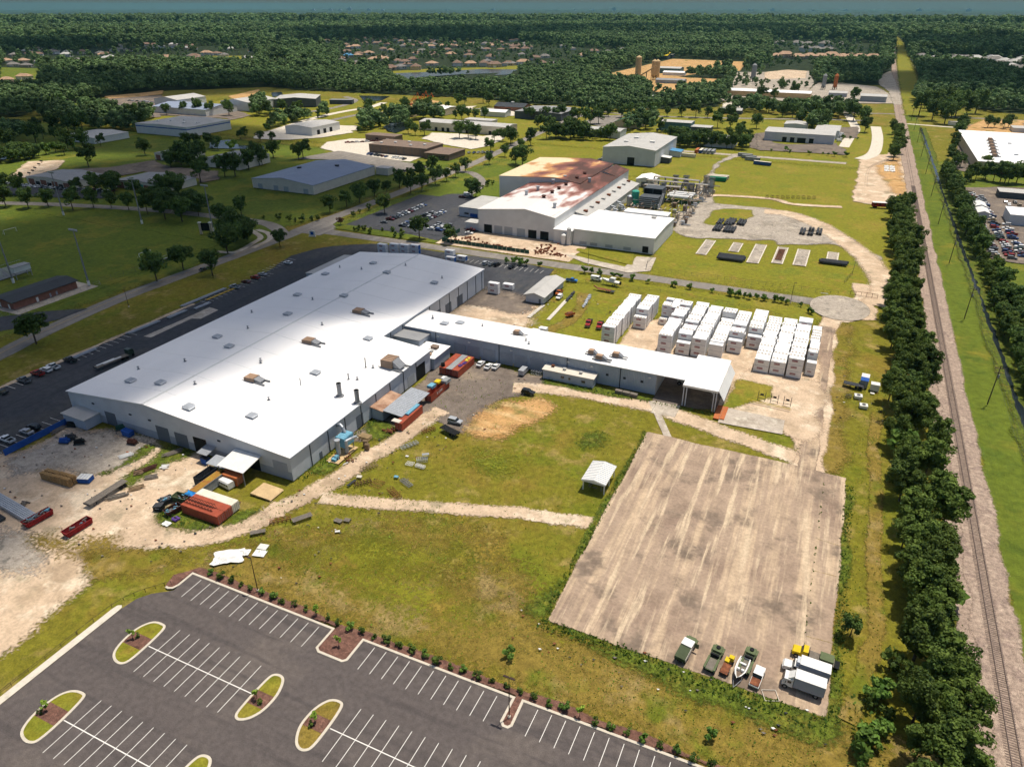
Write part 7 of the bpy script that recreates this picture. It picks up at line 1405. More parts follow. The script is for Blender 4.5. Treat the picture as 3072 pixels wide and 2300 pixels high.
t = thing('caboose', 'dark red rail car with white roof at the rail yard end', 'rail car', (26, 511, 0), radians(10)); part('body', MB().box(-6, -1.5, .9, 6, 1.5, 3.4).mesh('body', MT['dumpster_red']), t); part('roof', MB().prism([(-1.6, 3.4), (1.6, 3.4), (0, 3.9)], -6.2, 6.2, 'x').mesh('roof', MT['white_paint']), t)
for x in (-4, 4): part('bogie', MB().box(x - 1.2, -1, .1, x + 1.2, 1, .88).mesh('bogie', MT['black']), t)
for x in (-4.5, -1.5, 1.5, 4.5): part('window', MB().box(x - .5, -1.54, 1.9, x + .5, -1.5, 2.8).mesh('window', MT['glass']), t)
for i in range(6): tarp('white bagged load, %s of the group in the rail yard' % ORD(i + 1), 30 + (i % 2) * 4, 640 + (i // 2) * 9, .02, 1.8, 3, 'white_paint', 1.4, i + 2, 'bag', 'bagged_load')
t = thing('yellow_loader', 'small yellow loader before the trees by the rail car', 'loader', (37, 545, 0), .5); part('body', MB().box(-1.6, -.9, .6, 1.4, .9, 1.7).mesh('body', MT['yellow']), t); part('cab', MB().box(-.5, -.7, 1.7, .6, .7, 2.6).mesh('cab', MT['glass']), t); part('bucket', MB().prism([(1.6, .2), (2.6, .2), (1.9, 1.2)], -1, 1, 'y').mesh('bucket', MT['rust']), t); wheels(t, (-1, 1), .95, .5)
# ---------------------------------------------------------------- poles, fences, field furniture
def lamp(label, x, y, h=9.5, heads=1, m='dark_pole', rz=0):
    t = thing('lamp_post', label, 'lamp post', (x, y, 0), rz); part('pole', MB().tube((0, 0, 0), (0, 0, h), .11, 8, 0, .07).mesh('pole', MT[m]), t); part('base', MB().tube((0, 0, 0), (0, 0, .5), .28, 10).mesh('base', MT['kerb']), t)
    for k in range(heads): s = 1 if k == 0 else -1; part('lamp_head', MB().box(s * .1 if s > 0 else -1.1, -.2, h - .12, 1.1 if s > 0 else -.1, .2, h).mesh('lamp_head', MT[m]), t)
lamp('tall dark lamp post at the finger bed of the car park', -36, 77.4, 10.6, 2); lamp('dark lamp post in the hedge at the car park corner', -99.6, 82.9, 9.6, 1, rz=pi)
lamp('lamp post beside the cross road before the packing hall', -107.3, 325.5, 9); lamp('lamp post at the turning circle verge', -10.2, 312.7, 9.4); lamp('lamp post on the near verge of the left road', -267.8, 190.1, 9, 1)
for i, (x, y) in enumerate(((56.8, 246), (56.7, 324), (56.6, 402.6), (56.4, 482), (56.5, 558), (56.9, 638), (57, 716), (57, 795), (57, 875), (57, 955))):
    t = thing('utility_pole', 'wooden power pole, %s along the railway from the camera' % ORD(i + 1), 'utility pole', (x, y, 0), group='power poles beside the railway'); part('pole', MB().tube((0, 0, 0), (0, 0, 14), .2, 8, 0, .13).mesh('pole', MT['pole_wood']), t); part('crossarm', MB().box(-1.4, -.08, 12.9, 1.4, .08, 13.1).mesh('crossarm', MT['pole_wood']), t); part('crossarm', MB().box(-1.1, -.08, 11.4, 1.1, .08, 11.55).mesh('crossarm', MT['pole_wood']), t); part('transformer', MB().tube((.35, 0, 9.8), (.35, 0, 10.8), .28, 8).mesh('transformer', MT['steel']), t)
for k, dx in enumerate((-1.3, -.5, .5, 1.3)):
    pts = []
    for i in range(12):
        for j in range(5): f_ = j / 5; pts.append((56.8 + dx, 168 + 78 * (i + f_), 13.15 - 1.1 * 4 * f_ * (1 - f_)))
    MB().path(pts, .025, 3).build('power_line', MT['dark_steel'], None, label='power line, %s wire from the railway side' % ORD(k + 1), cat='power line', group='power lines beside the railway')
for i, (x, y) in enumerate([(-433, 281), (-372.6, 287.1), (-321.8, 292.2)] + [(-307.2, 201.5), (-342.1, 189.1)]):
    t = thing('floodlight_mast', 'tall steel floodlight mast, %s around the soccer field' % ORD(i + 1), 'floodlight mast', (x, y, 0), group='floodlight masts'); part('mast', MB().tube((0, 0, 0), (0, 0, 26), .42, 10, 0, .2).mesh('mast', MT['steel']), t); part('base', MB().tube((0, 0, 0), (0, 0, 2.2), .6, 10).mesh('base', MT['white_paint']), t); part('crossarm', MB().box(-2.6, -.15, 25.4, 2.6, .15, 25.8).mesh('crossarm', MT['steel']), t)
    for k in range(6): part('floodlight', MB().box(-2.5 + k * .9, -.5, 25.8, -2 + k * .9, .2, 26.4).mesh('floodlight', MT['galvanised']), t)
def fence(label, pts, h=1.8, step=3, m='dark_steel', mesh_h=.04):
    t = thing('chain_fence', label, 'fence', (pts[0][0], pts[0][1], 0)); ox, oy = pts[0]; q = resample(pts, step, False); po = MB().tube((0, 0, 0), (0, 0, h), .05, 5).mesh('post', MT[m])
    for x, y in q: part('post', po, t, (x - ox, y - oy, 0))
    for z in (h - .05, h * .5, .15): part('rail', MB().path([(x - ox, y - oy, z) for x, y in pts], .03 if z < h - .1 else .045, 4).mesh('rail', MT[m]), t)
fence('long chain fence along the cross road lawn', [(-79, 330), (-60, 330), (8, 332.5)]); fence('chain fence returning to the loading bay', [(-79, 330), (-81, 340), (-81, 355)]); fence('fence beside the gravel bend by the turning circle', [(10, 350), (13, 365), (14, 385)], step=4)
fence('dark fence dividing the road verge from the factory lawn', [(-264, 334), (-262, 440), (-262, 500), (-258, 600)], step=4); fence('low dark fence along the wing-side verge', [(-100, 301), (-70, 303), (-20, 299), (-4, 290), (0, 282)], h=1.2, step=5)
fence('white-posted fence on the brick clubhouse apron', [(-306, 160), (-303.5, 172), (-303, 204)], h=2, step=3, m='steel'); fence('chain fence along the near touchline', [(-305, 205), (-303, 230), (-304, 262)], h=2.4, step=6)
t = thing('yard_gate', 'rusty gate across the gravel bend at the turning circle', 'gate', (18, 334.5, 0)); part('frame', MB().tube((-5, 0, .3), (6, 0, .3), .08, 5).tube((-5, 0, 2), (6, 0, 2), .08, 5).mesh('frame', MT['dark_rust']), t)
for k in range(6): part('upright', MB().tube((-5 + k * 2.2, 0, 0), (-5 + k * 2.2, 0, 2.1), .08, 5).mesh('upright', MT['dark_rust']), t)
t = thing('road_barrier', 'yellow and white barrier at the head of the turning circle', 'barrier', (3, 331.5, 0)); part('yellow_bar', MB().tube((-1.5, 0, 1), (1.5, 0, 1), .12, 5).tube((-1.5, 0, 0), (-1.5, 0, 1), .1, 5).tube((1.5, 0, 0), (1.5, 0, 1), .1, 5).mesh('yellow_bar', MT['safety_yellow']), t); part('white_bar', MB().box(-2, -1.2, .4, 1, -1.0, .6).mesh('white_bar', MT['white_paint']), t)
def bleacher(label, x, y, rz, L, n, m='galvanised'):
    t = thing('bleacher', label, 'bleachers', (x, y, 0), rz); st = MB().box(-L / 2, 0, 0, L / 2, .5, .06).mesh('bench', MT[m])
    for k in range(n): part('bench', st, t, (0, k * .8, .5 + k * .4)); part('footboard', st, t, (0, k * .8 - .4, .25 + k * .4))
    for k in range(int(L / 4) + 1): part('frame', MB().prism([(-.4, 0), (n * .8, 0), (n * .8, .5 + n * .4)], -.05, .05, 'x').mesh('frame', MT['steel']), t, (-L / 2 + k * 4, 0, 0))
    part('back_rail', MB().tube((-L / 2, n * .8, 1.5 + n * .4), (L / 2, n * .8, 1.5 + n * .4), .05, 5).mesh('back_rail', MT[m]), t)
bleacher('low aluminium bleachers on the near touchline', -305.8, 238, pi / 2 + pi, 20, 4); bleacher('tall aluminium grandstand at the left picture edge', -351, 193, pi / 2, 22, 8)
t = thing('press_box', 'pale press box roof over the grandstand', 'cabin', (-346, 196, 0)); part('cabin', MB().box(-2, -4, 3.4, 2, 4, 5.8).mesh('cabin', MT['pale_wall']), t); part('roof', MB().box(-2.3, -4.3, 5.8, 2.3, 4.3, 6).mesh('roof', MT['grey_roof']), t)
for x in (-1.7, 1.7):
    for y in (-3.7, 3.7): part('leg', MB().box(x - .12, y - .12, 0, x + .12, y + .12, 3.4).mesh('leg', MT['steel']), t)
for (x, y), rz, lab in (((-424.3, 242), pi / 2, 'white soccer goal on the left side of the field'), ((-319.2, 243.4), pi / 2, 'white soccer goal beside the near bleachers')):
    t = thing('soccer_goal', lab, 'goal', (x, y, 0), rz)
    for s in (-3.6, 3.6): part('post', MB().tube((s, 0, 0), (s, 0, 2.4), .1, 6).mesh('post', MT['white_paint']), t); part('stay', MB().tube((s, 0, 2.4), (s, 1.6, 0), .05, 5).mesh('stay', MT['white_paint']), t)
    part('crossbar', MB().tube((-3.6, 0, 2.4), (3.6, 0, 2.4), .1, 6).mesh('crossbar', MT['white_paint']), t)
t = thing('scoreboard', 'black scoreboard between stone piers at the field end', 'scoreboard', (-321.5, 287, 0), radians(25)); part('board', MB().box(-2.4, -.2, 1.8, 2.4, .2, 6.2).mesh('board', MT['black']), t)
for s in (-3, 3): part('pier', MB().box(s - .6, -.6, 0, s + .6, .6, 6.4).mesh('pier', MT['tan_wall']), t); part('cap', MB().box(s - .8, -.8, 6.4, s + .8, .8, 6.7).mesh('cap', MT['white_paint']), t)
t = thing('entrance_sign', 'white arched estate sign in a planted bed at the junction', 'sign', (-263.7, 307.7), radians(20)); part('slab', MB().prism([(-1.6, .4), (1.6, .4), (1.6, 3), (0, 3.6), (-1.6, 3)], -.2, .2, 'y').mesh('slab', MT['white_paint']), t); part('panel', MB().box(-.9, -.24, 1, .9, -.2, 2.8).mesh('panel', MT['blue_paint']), t); part('plinth', MB().box(-2, -.4, 0, 2, .4, .4).mesh('plinth', MT['kerb']), t)
for i, (x, y) in enumerate([(-564, 349), (-570, 356), (-579, 364), (-590, 375), (-600, 384)]):
    t = thing('net_post', 'dark volleyball net post, %s on the sand court' % ORD(i + 1), 'net post', (x, y, 0), group='net posts on the sand court'); part('pole', MB().tube((0, 0, 0), (0, 0, 2.6), .12, 6).mesh('pole', MT['dark_steel']), t); part('net', MB().box(-2, -.03, 1.4, 2, .03, 2.4).mesh('net', MT['dark_steel']), t)
# ---------------------------------------------------------------- trees
def crown_mesh(name, seed, clumps, leaves, R, zc, size, mat_, flat=1.0, core=.6, cl=(.26, .44)):
    """a crown of leaf-sized faces gathered in clumps round the middle"""
    r = np.random.default_rng(seed); V = []; n = 0
    for c in range(clumps):
        d = r.normal(size=3); d /= np.linalg.norm(d); d[2] = d[2] * .9 + .1; k = r.uniform(.4, 1.08)
        ctr = np.array([d[0] * R * k * .72, d[1] * R * k * .72, zc + d[2] * R * k * .8 * flat]); cr = R * r.uniform(*cl)
        q = r.normal(size=(leaves, 3)); q /= np.linalg.norm(q, axis=1)[:, None]; p = ctr + q * (cr * r.uniform(core, 1.05, (leaves, 1))) * np.array([1, 1, .8])
        nn = q + r.normal(size=(leaves, 3)) * .55 + np.array([0, 0, .35]); nn /= np.linalg.norm(nn, axis=1)[:, None]
        u = np.cross(nn, r.normal(size=(leaves, 3))); u /= np.linalg.norm(u, axis=1)[:, None]; w = np.cross(nn, u); s = size * r.uniform(.6, 1.3, (leaves, 1))
        V.append(np.stack([p - u * s * .5 - w * s * .35, p + u * s * .5 - w * s * .3, p + u * s * .35 + w * s * .45, p - u * s * .4 + w * s * .4], 1).reshape(-1, 3))
    V = np.concatenate(V); me = bpy.data.meshes.new(name); k = len(V) // 4
    me.vertices.add(len(V)); me.vertices.foreach_set('co', V.ravel()); me.loops.add(4 * k); me.loops.foreach_set('vertex_index', np.arange(4 * k)); me.polygons.add(k); me.polygons.foreach_set('loop_start', np.arange(0, 4 * k, 4)); me.polygons.foreach_set('loop_total', np.full(k, 4)); me.materials.append(MT[mat_]); me.update(); me.validate(); return me
def trunk_mesh(h, r, seed, R):
    rr = random.Random(seed); b = MB().tube((0, 0, 0), (rr.uniform(-.2, .2), rr.uniform(-.2, .2), h * .55), r, 7, 0, r * .65).tube((0, 0, h * .5), (0, 0, h * .85), r * .65, 6, 0, r * .2)
    for k in range(5): a = k * 1.26 + rr.random(); z = h * rr.uniform(.35, .6); b.tube((0, 0, z), (cos(a) * R * .6, sin(a) * R * .6, z + h * .2), r * .4, 5, 0, r * .12)
    return b.mesh('trunk', MT['bark'])
PT = {'pine': [(crown_mesh('crown', 10 + i, 38, 170, 5.0, 7.4, .44, 'pine_leaf', 1.15, .5, (.16, .34)), trunk_mesh(11, .25, i, 4)) for i in range(5)],
      'oak': [(crown_mesh('crown', 30 + i, 24, 90, 4.4, 5.6, .52, 'oak_leaf', 1.0, .55, (.18, .4)), trunk_mesh(8, .22, i, 3.5)) for i in range(4)],
      'shrub': [(crown_mesh('crown', 50 + i, 7, 40, 1.1, .95, .34, 'shrub_leaf', .9), trunk_mesh(1.4, .06, i, .8)) for i in range(3)],
      'dark_shrub': [(crown_mesh('crown', 60 + i, 7, 40, 1.1, .95, .34, 'pine_leaf', 1.1), trunk_mesh(1.4, .06, i, .8)) for i in range(3)],
      'young': [(crown_mesh('crown', 70 + i, 6, 26, .8, 2.0, .3, 'young_leaf', 1.5), trunk_mesh(2.6, .05, i, .5)) for i in range(2)],
      'red': [(crown_mesh('crown', 80, 10, 50, 3, 3.6, .55, 'red_leaf', 1.0), trunk_mesh(5, .18, 1, 2.5))]}
NM = {'pine': ('pine_tree', 'tree'), 'oak': ('broadleaf_tree', 'tree'), 'shrub': ('shrub', 'shrub'), 'dark_shrub': ('shrub', 'shrub'), 'young': ('sapling', 'tree'), 'red': ('red_leaved_tree', 'tree')}
HT = {'pine': 12.2, 'oak': 9.3, 'shrub': 2, 'dark_shrub': 2.1, 'young': 3.2, 'red': 6.2}
rt = random.Random(11)
def tree(kind, label, x, y, h, group=None):
    h *= 1.2 if kind == 'oak' else 1; cm, tm = rt.choice(PT[kind]); t = thing(NM[kind][0], label, NM[kind][1], (x, y, -.1), rt.uniform(0, 6.28), group); s = h / HT[kind]; t.scale = (s * rt.uniform(.9, 1.1), s * rt.uniform(.9, 1.1), s)
    link('crown', cm, t); link('trunk', tm, t); return t
def belt(kind, what, where, pts, step, h0, h1, jit=1.0, group=None):
    q = resample(pts, step, False) if len(pts) > 1 and step else pts
    for k, (x, y) in enumerate(q): tree(kind if isinstance(kind, str) else rt.choice(kind), '%s, %s %s' % (what, ORD(k + 1), where), x + rt.uniform(-jit, jit), y + rt.uniform(-jit, jit), rt.uniform(h0, h1), group or (what + ' ' + where)[:60])
belt('pine', 'dense dark pine', 'in the rail-side row from the near end', [(36.6, 80), (36.6, 332)], 7.4, 8.5, 14, 2.4)
belt('pine', 'dense dark pine', 'in the yard-side row from the near end', [(29.8, 84), (30, 328)], 7.6, 8, 13.5, 2.4)
belt('pine', 'tall pine', 'in the far rail-side row before the rail yard', [(37.5, 344), (39, 512)], 7.9, 9, 14.5, 2.4)
belt('pine', 'tall pine', 'in the far yard-side row before the rail yard', [(31.5, 340), (33, 500)], 8.2, 8.5, 13.5, 2.4)
belt('pine', 'thick pine', 'filling the near end of the lineside row', [(33, 72), (33, 150)], 6.2, 9, 13, 2.5)
belt(('shrub', 'oak'), 'small filler tree', 'between the two pine rows from the near end', [(33.5, 86), (33.5, 500)], 17, 5, 9, 4)
belt('pine', 'broad pine', 'at the lineside beyond the rail yard', [(36, 690), (38, 725), (40, 760), (40, 800), (38, 840)], 17, 13, 17, 2.5)
belt(('shrub', 'dark_shrub'), 'leafy thicket bush', 'at the foot of the pines from the near end', [(24.5, 84), (23.5, 92), (25, 104), (26.5, 116)], 1.7, 2, 5, 2.2)
tree('oak', 'round green bush at the right edge of the slab', 19.6, 123.6, 5.2)
tree('shrub', 'low green bush in the weeds below the slab', -2, 88.5, 2.4); tree('shrub', 'ragged green bush in the open grass', (-41.7, 89.8)[0], (-41.7, 89.8)[1], 2.6)
belt(('oak', 'pine'), 'ditch-side tree', 'along the ditch from the near end', [(71.5, 246), (70.5, 330), (71.5, 410)], 4.6, 6, 10, 1.6)
belt(('oak', 'pine'), 'outer ditch tree', 'behind the ditch row from the near end', [(77, 246), (78, 300), (76, 350), (75, 400)], 5.5, 6, 10, 2)
belt(('oak', 'pine'), 'larger ditch-side tree', 'along the upper ditch', [(70, 416), (70.5, 500), (69.5, 640)], 5.4, 7, 12, 1.8)
belt(('shrub',), 'tangled ditch bush', 'on the outer ditch bank', [(74, 245), (76, 300), (74, 360)], 5, 3, 5, 1.5)
hx = [(-113, 82.6)] + [(-110 + 2.95 * k, 82.5 + .012 * k + rt.uniform(-.3, .3)) for k in range(42)]
for k, (x, y) in enumerate(hx): kd = rt.choice(['dark_shrub', 'dark_shrub', 'dark_shrub', 'young' if k % 5 == 0 else 'dark_shrub', 'shrub']); tree(kd, '%s, %s from the left along the car park kerb' % ('sapling' if kd == 'young' else 'clipped dark shrub' if kd == 'dark_shrub' else 'pale green shrub', ORD(k + 1)), x, y, 3.4 if kd == 'young' else rt.uniform(1.4, 2.1), 'shrubs along the car park kerb')
for (x, y), lab in zip(((-113.2, 61.8), (-113.4, 43.2), (-80.4, 61.4), (-67.4, 61.8), (-74, 77.8)), ('in the rear left island', 'in the bottom left island', 'in the middle island', 'in the browned island', 'in the notched mulch bed')): tree('young', 'staked sapling ' + lab, x, y, 3.2)
for (x, y), lab in zip(((-112.8, 62.6), (-114, 42.4), (-79.2, 60.8), (-67.6, 61)), ('rear left', 'bottom left', 'middle', 'browned')): tree('dark_shrub', 'low dark shrub in the %s island' % lab, x, y, 1.2)
belt('shrub', 'young roadside bush', 'along the verge behind the containers', [(-105.1, 313.1), (-101.9, 314.0), (-96.4, 312.7), (-90.4, 312.6), (-87.2, 312.8), (-81.3, 312.2), (-73.3, 312.2), (-62.4, 312.7), (-61.0, 312.5), (-53.6, 312.1), (-43.7, 312.7), (-36.5, 312.1), (-35.3, 312.4), (-33.5, 311.9), (-32.2, 311.8), (-29.3, 311.9), (-27.5, 311.1), (-24.2, 312.3), (-21.1, 311.6)] + [(-21.2, 312.1), (-16.7, 312.8), (-14.1, 312.4), (-12.0, 312.1), (-6.1, 311.4), (-2.2, 305.7), (-0.5, 304.3)], 0, 2, 4.2, .3)
belt('shrub', 'roadside bush', 'before the back parking bays', [(-145.5, 311.1), (-141.5, 311.9), (-138.1, 311.3)] + [(-138.9, 313.0), (-135.1, 311.7), (-128.1, 312.9)], 0, 2.5, 4, .3)
belt('oak', 'spreading street tree', 'on the shaded field road', [(-268.4, 149.1), (-284.0, 218.4), (-284.7, 235.2), (-266.9, 236.1)] + [(-283.7, 264.1), (-293.1, 288.3), (-299.4, 286.7)], 0, 11, 14, .5)
belt('oak', 'row tree', 'along the field end road', [(-485, 280), (-470, 284), (-462, 292), (-439, 292), (-422, 306), (-407, 307), (-389.0, 304.9), (-368.3, 301.0), (-355.0, 301.1), (-355.3, 314.0), (-332.0, 307.2), (-327.8, 310.6), (-332.2, 326.8), (-434, 302), (-511, 306), (-522, 301), (-476, 322), (-468, 330), (-452, 333), (-430, 332), (-412, 351), (-434, 366)], 0, 9, 14, .6)
belt('oak', 'verge tree', 'along the main road past the factory', [(-287.2, 354.7), (-285.2, 368.9), (-284.0, 381.5), (-286, 401), (-283, 412), (-284, 429), (-289, 453), (-287, 463), (-287, 480), (-268, 419), (-266, 431), (-267, 450), (-266, 464), (-266, 479), (-269, 500), (-265, 535), (-267, 569), (-287, 583), (-187.3, 328.6), (-207.6, 330.0), (-268.2, 285.5), (-224, 430), (-225, 426)], 0, 8, 12, .5)
tree('pine', 'large dark evergreen beside the main road bend', (-254.7, 366.4)[0], (-254.7, 366.4)[1], 14); tree('red', 'red-leaved tree at the road junction', (-264.8, 335.1)[0], (-264.8, 335.1)[1], 5.5)
belt('dark_shrub', 'rounded hedge shrub', 'round the junction beds', [(-316.0, 326.5), (-305.8, 328.1), (-297.7, 328.8), (-293.5, 329.2), (-289.6, 331.0), (-286.7, 335.3), (-283.1, 337.0), (-249.7, 327.9), (-247.2, 329.1), (-244.7, 330.2), (-238.6, 326.2), (-235.0, 334.1), (-228.6, 334.3), (-220.6, 332.6), (-268.9, 352.7), (-270.2, 361.5), (-269.4, 370.1), (-221.7, 327.4), (-217.3, 326.8), (-229, 435), (-231, 446), (-231, 454), (-231, 463), (-230, 468)], 0, 2.2, 4.5, .4)
belt('oak', 'lot tree', 'among the left sheds', [(-683, 409), (-704, 449), (-713, 467), (-699, 466), (-615, 415), (-634, 432), (-631, 446), (-628, 462), (-552, 447), (-488, 414), (-488, 427), (-481, 425), (-492, 442), (-481, 441), (-425, 405), (-420, 412), (-428, 433), (-552, 392), (-425, 385), (-436, 456), (-429, 454), (-726, 438), (-723, 495), (-714, 499)] + [(-712, 660), (-692, 657), (-672, 666), (-746, 644), (-726, 653), (-664, 705), (-741, 591), (-686, 557), (-800, 607), (-835, 615), (-753, 526), (-738, 506), (-724, 512), (-765, 494), (-743, 495)], 0, 9, 17, 3)
belt('oak', 'estate tree', 'about the contractor lots', [(-640, 686), (-635, 716), (-626, 728), (-617, 727), (-512, 715), (-535, 758), (-511, 752), (-502, 767), (-498, 775), (-496, 804), (-485, 806), (-467, 827), (-470, 859), (-468, 874), (-457, 900), (-434, 875), (-421, 895), (-411, 900), (-392, 761), (-387, 764), (-416, 755), (-409, 753), (-404, 761)] + [(-406, 640), (-396, 636), (-388, 640), (-346, 635), (-339, 638), (-328, 636), (-310, 636), (-304, 639), (-293, 636), (-341, 654), (-423, 485), (-419, 493), (-442, 482)], 0, 8, 15, 2.5)
belt(('shrub', 'oak'), 'pond-side bush', 'by the contractor pond', [(-565, 715), (-566, 698), (-568, 681), (-568, 660), (-564, 636), (-562, 614), (-551, 596)] + [(-489, 706), (-479, 711), (-469, 715), (-464, 728), (-452, 739), (-439, 745), (-432, 754), (-462, 641), (-458, 652), (-458, 670), (-454, 682), (-458, 710), (-462, 632)] + [(-468, 656), (-461, 668), (-499, 542), (-478, 530), (-513, 543)], 0, 5, 10, 4)
belt(('shrub', 'oak'), 'pond-side bush', 'by the left ponds', [(-632, 372), (-631, 378), (-635, 388), (-632, 392), (-635, 400), (-637, 408), (-633, 413), (-634, 422), (-642, 441), (-562, 492), (-550, 490), (-545, 496), (-544, 507), (-522, 493), (-512, 491), (-540, 546), (-540, 554), (-504, 498)], 0, 6, 12, 3)
belt('oak', 'lawn tree', 'by the far road and sheds', [(-342, 789), (-336, 787), (-320, 789), (-309, 794), (-307, 800), (-292, 805), (-304, 727), (-298, 730), (-287, 730), (-262, 840), (-248, 843), (-269, 841), (-245, 861), (-236, 872), (-229, 874), (-222, 884), (-200, 876), (-187, 882), (-170, 879), (-155, 882), (-140, 882), (-129, 871), (-93, 824), (-98, 855), (-255, 783), (-262, 780), (-272, 785), (-285, 800), (-278, 744), (-131, 811), (-118, 807)] + [(-269, 666), (-269, 602), (-268, 630), (-285, 622), (-245, 543), (-238, 541), (-258, 684), (-259, 707)], 0, 9, 15, 2)
belt(('oak', 'pine'), 'belt tree', 'in the hedge behind the grey hall', [(-264, 677), (-255, 677), (-248, 680), (-238, 681), (-229, 681), (-222, 684), (-213, 687)] + [(-152, 694), (-145, 690), (-138, 689), (-131, 689), (-125, 688), (-117, 689), (-110, 690), (-102, 690), (-94, 689), (-88, 691), (-87, 709), (-101, 739), (-102, 779), (-109, 752), (-183, 759), (-199, 770), (-209, 774), (-214, 754)], 0, 10, 16, 3)
belt('oak', 'lot tree', 'before the batching plant', [(-102, 956), (-95, 954), (-82, 930), (-68, 926), (-59, 970), (-48, 930), (-42, 996), (-35, 981), (-26, 962), (-23, 1011), (-15, 944), (-8, 981), (1, 968), (-2, 929), (12, 841), (11, 904), (-125, 1090), (-105, 1099), (-87, 1173), (-39, 826), (-35, 836), (-30, 857), (-51, 847), (-108, 1217), (-4, 1115)], 0, 11, 18, 4)
belt(('oak', 'pine'), 'giant shade tree', 'in the clump right of the railway', [(79, 1058), (87, 1049), (92, 1016), (99, 996), (107, 1011), (116, 1027), (126, 1055), (106, 1096), (93, 1117), (75, 1082), (68, 1005), (120, 1116), (80, 966), (88, 940)], 0, 20, 28, 3)
belt('oak', 'lineside lot tree', 'beside the depot', [(81, 734), (86, 768), (89, 804), (94, 845), (99, 880), (103, 917), (79, 692), (80, 671), (83, 678)] + [(103, 900), (128, 929), (135, 932), (142, 926), (149, 939)], 0, 8, 12, 1)
belt(('oak', 'pine'), 'dense screen tree', 'between depot and salvage lot', [(81, 614), (85, 625), (89, 631), (95, 643), (97, 635), (101, 632), (104, 629), (108, 626), (111, 626), (115, 628), (120, 628), (124, 626), (96, 663), (99, 669)], 0, 9, 14, 2)
belt('shrub', 'clipped hedge bush', 'along the lawn road by the loading docks', [(-63, 690), (-51, 696), (-47, 691), (-31, 686), (-19, 691), (-15, 690), (-10, 689), (-2, 690), (-9, 790), (-14, 791), (-2, 792), (6, 789)], 0, 2.5, 5, 1)
# ---------------------------------------------------------------- weeds and litter
def tufts(name, label, areas, m, hi=.7, seed=3):
    g = np.random.default_rng(seed); V = []
    for (x0, y0, x1, y1), n in areas:
        c = np.stack([g.uniform(x0, x1, n), g.uniform(y0, y1, n), np.zeros(n)], 1); a = g.uniform(0, 6.28, n); h = g.uniform(.25, 1, n)[:, None] * hi
        d = np.stack([np.cos(a), np.sin(a), np.zeros(n)], 1) * h * .7; u = np.stack([g.normal(0, .35, n), g.normal(0, .35, n), np.ones(n)], 1) * h
        V.append(np.stack([c - d * .5, c + d * .5, c + d * .8 + u, c - d * .8 + u], 1).reshape(-1, 3))
    V = np.concatenate(V); k = len(V) // 4; me = bpy.data.meshes.new(name); me.from_pydata(V.tolist(), [], np.arange(4 * k).reshape(-1, 4).tolist()); me.materials.append(MT[m]); o = link(name, me, None, kind='stuff'); o['label'] = label
tufts('tall_weeds', 'tall weeds fringing the slab, walls and yard heaps', [((-40, 104, -38.4, 183), 420), ((-40, 99, -14, 102), 420), ((-14, 97.5, 17, 101.4), 520), ((16.6, 101, 18.8, 180), 480), ((-119.5, 120, -117, 155), 260), ((-143, 92.5, -126, 95), 80), ((-42, 201, -23, 203.4), 100), ((-80, 200.6, -43, 203), 160), ((11.1, 104, 11.45, 183), 60), ((40, 80, 42, 330), 160), ((20, 80, 26, 110), 260)], 'shrub_leaf', .5)
tufts('grass_tufts', 'coarse tufts scattered over the open field', [((-118, 84, -40, 125), 2600), ((-106, 120, -42, 195), 1800), ((-36, 84, 16, 97), 1500), ((18, 100, 27, 240), 1000)], 'young_leaf', .32, 9)
b = MB(); r = random.Random(21)
for x0, y0, x1, y1, n in ((-200, 76, -125, 116, 130), (-118, 86, -90, 160, 90), (-45, 92, 18, 102, 40), (-118, 160, -84, 204, 30), (12, 215, 26, 250, 25), (-112, 228, -78, 285, 60)):
    for k in range(n): x, y, a_ = r.uniform(x0, x1), r.uniform(y0, y1), r.uniform(.1, .45); b.prism([(x - a_, y), (x, y - a_ * .6), (x + a_, y + .1), (x, y + a_ * .5)], 0, r.uniform(.05, .25), 'z', r.randrange(4))
b.build('yard_litter', [MT['white_paint'], MT['grey_wood'], MT['dark_steel'], MT['rust']], kind='stuff')['label'] = 'small litter and offcuts strewn over the yards'
# ---------------------------------------------------------------- far houses
def house_mesh(i):
    L, Wd, e, r = ((8, 6, 3.4, 6.6), (9, 5.5, 4.6, 8), (7, 7, 3.4, 6.4))[i]
    w = MB().box(-L, -Wd, 0, L, Wd, e).box(-L * .6, -Wd - 2.5, 0, 0, -Wd, e).mesh('wall', MT['cream_wall']); o = .7
    b = MB(); a = L - Wd * .8
    A, B, C, D = (-L - o, -Wd - o, e), (L + o, -Wd - o, e), (L + o, Wd + o, e), (-L - o, Wd + o, e); R0, R1 = (-a, 0, r), (a, 0, r)
    b.poly([A, B, R1, R0]); b.poly([C, D, R0, R1]); b.poly([B, C, R1]); b.poly([D, A, R0]); b.poly([A, D, C, B])
    b.poly([(-L * .65, -Wd - 3.2, e), (.3, -Wd - 3.2, e), (-L * .3, -Wd * .3, r * .9)]); b.poly([(-L * .65, -Wd - 3.2, e), (-L * .3, -Wd * .3, r * .9), (-L * .65, -Wd * .2, e)]); b.poly([(.3, -Wd - 3.2, e), (.3, -Wd * .2, e), (-L * .3, -Wd * .3, r * .9)])
    g = MB().box(-.7, -.06, 1, .7, .02, 2.4).mesh('window', MT['glass']); d = MB().box(-L * .5, -Wd - 2.56, .1, -L * .1, -Wd - 2.5, 2.6).mesh('garage_door', MT['white_paint'])
    return w, b.mesh('roof', MT['shingle_grey']), g, d, L, Wd
HM = [house_mesh(i) for i in range(3)]
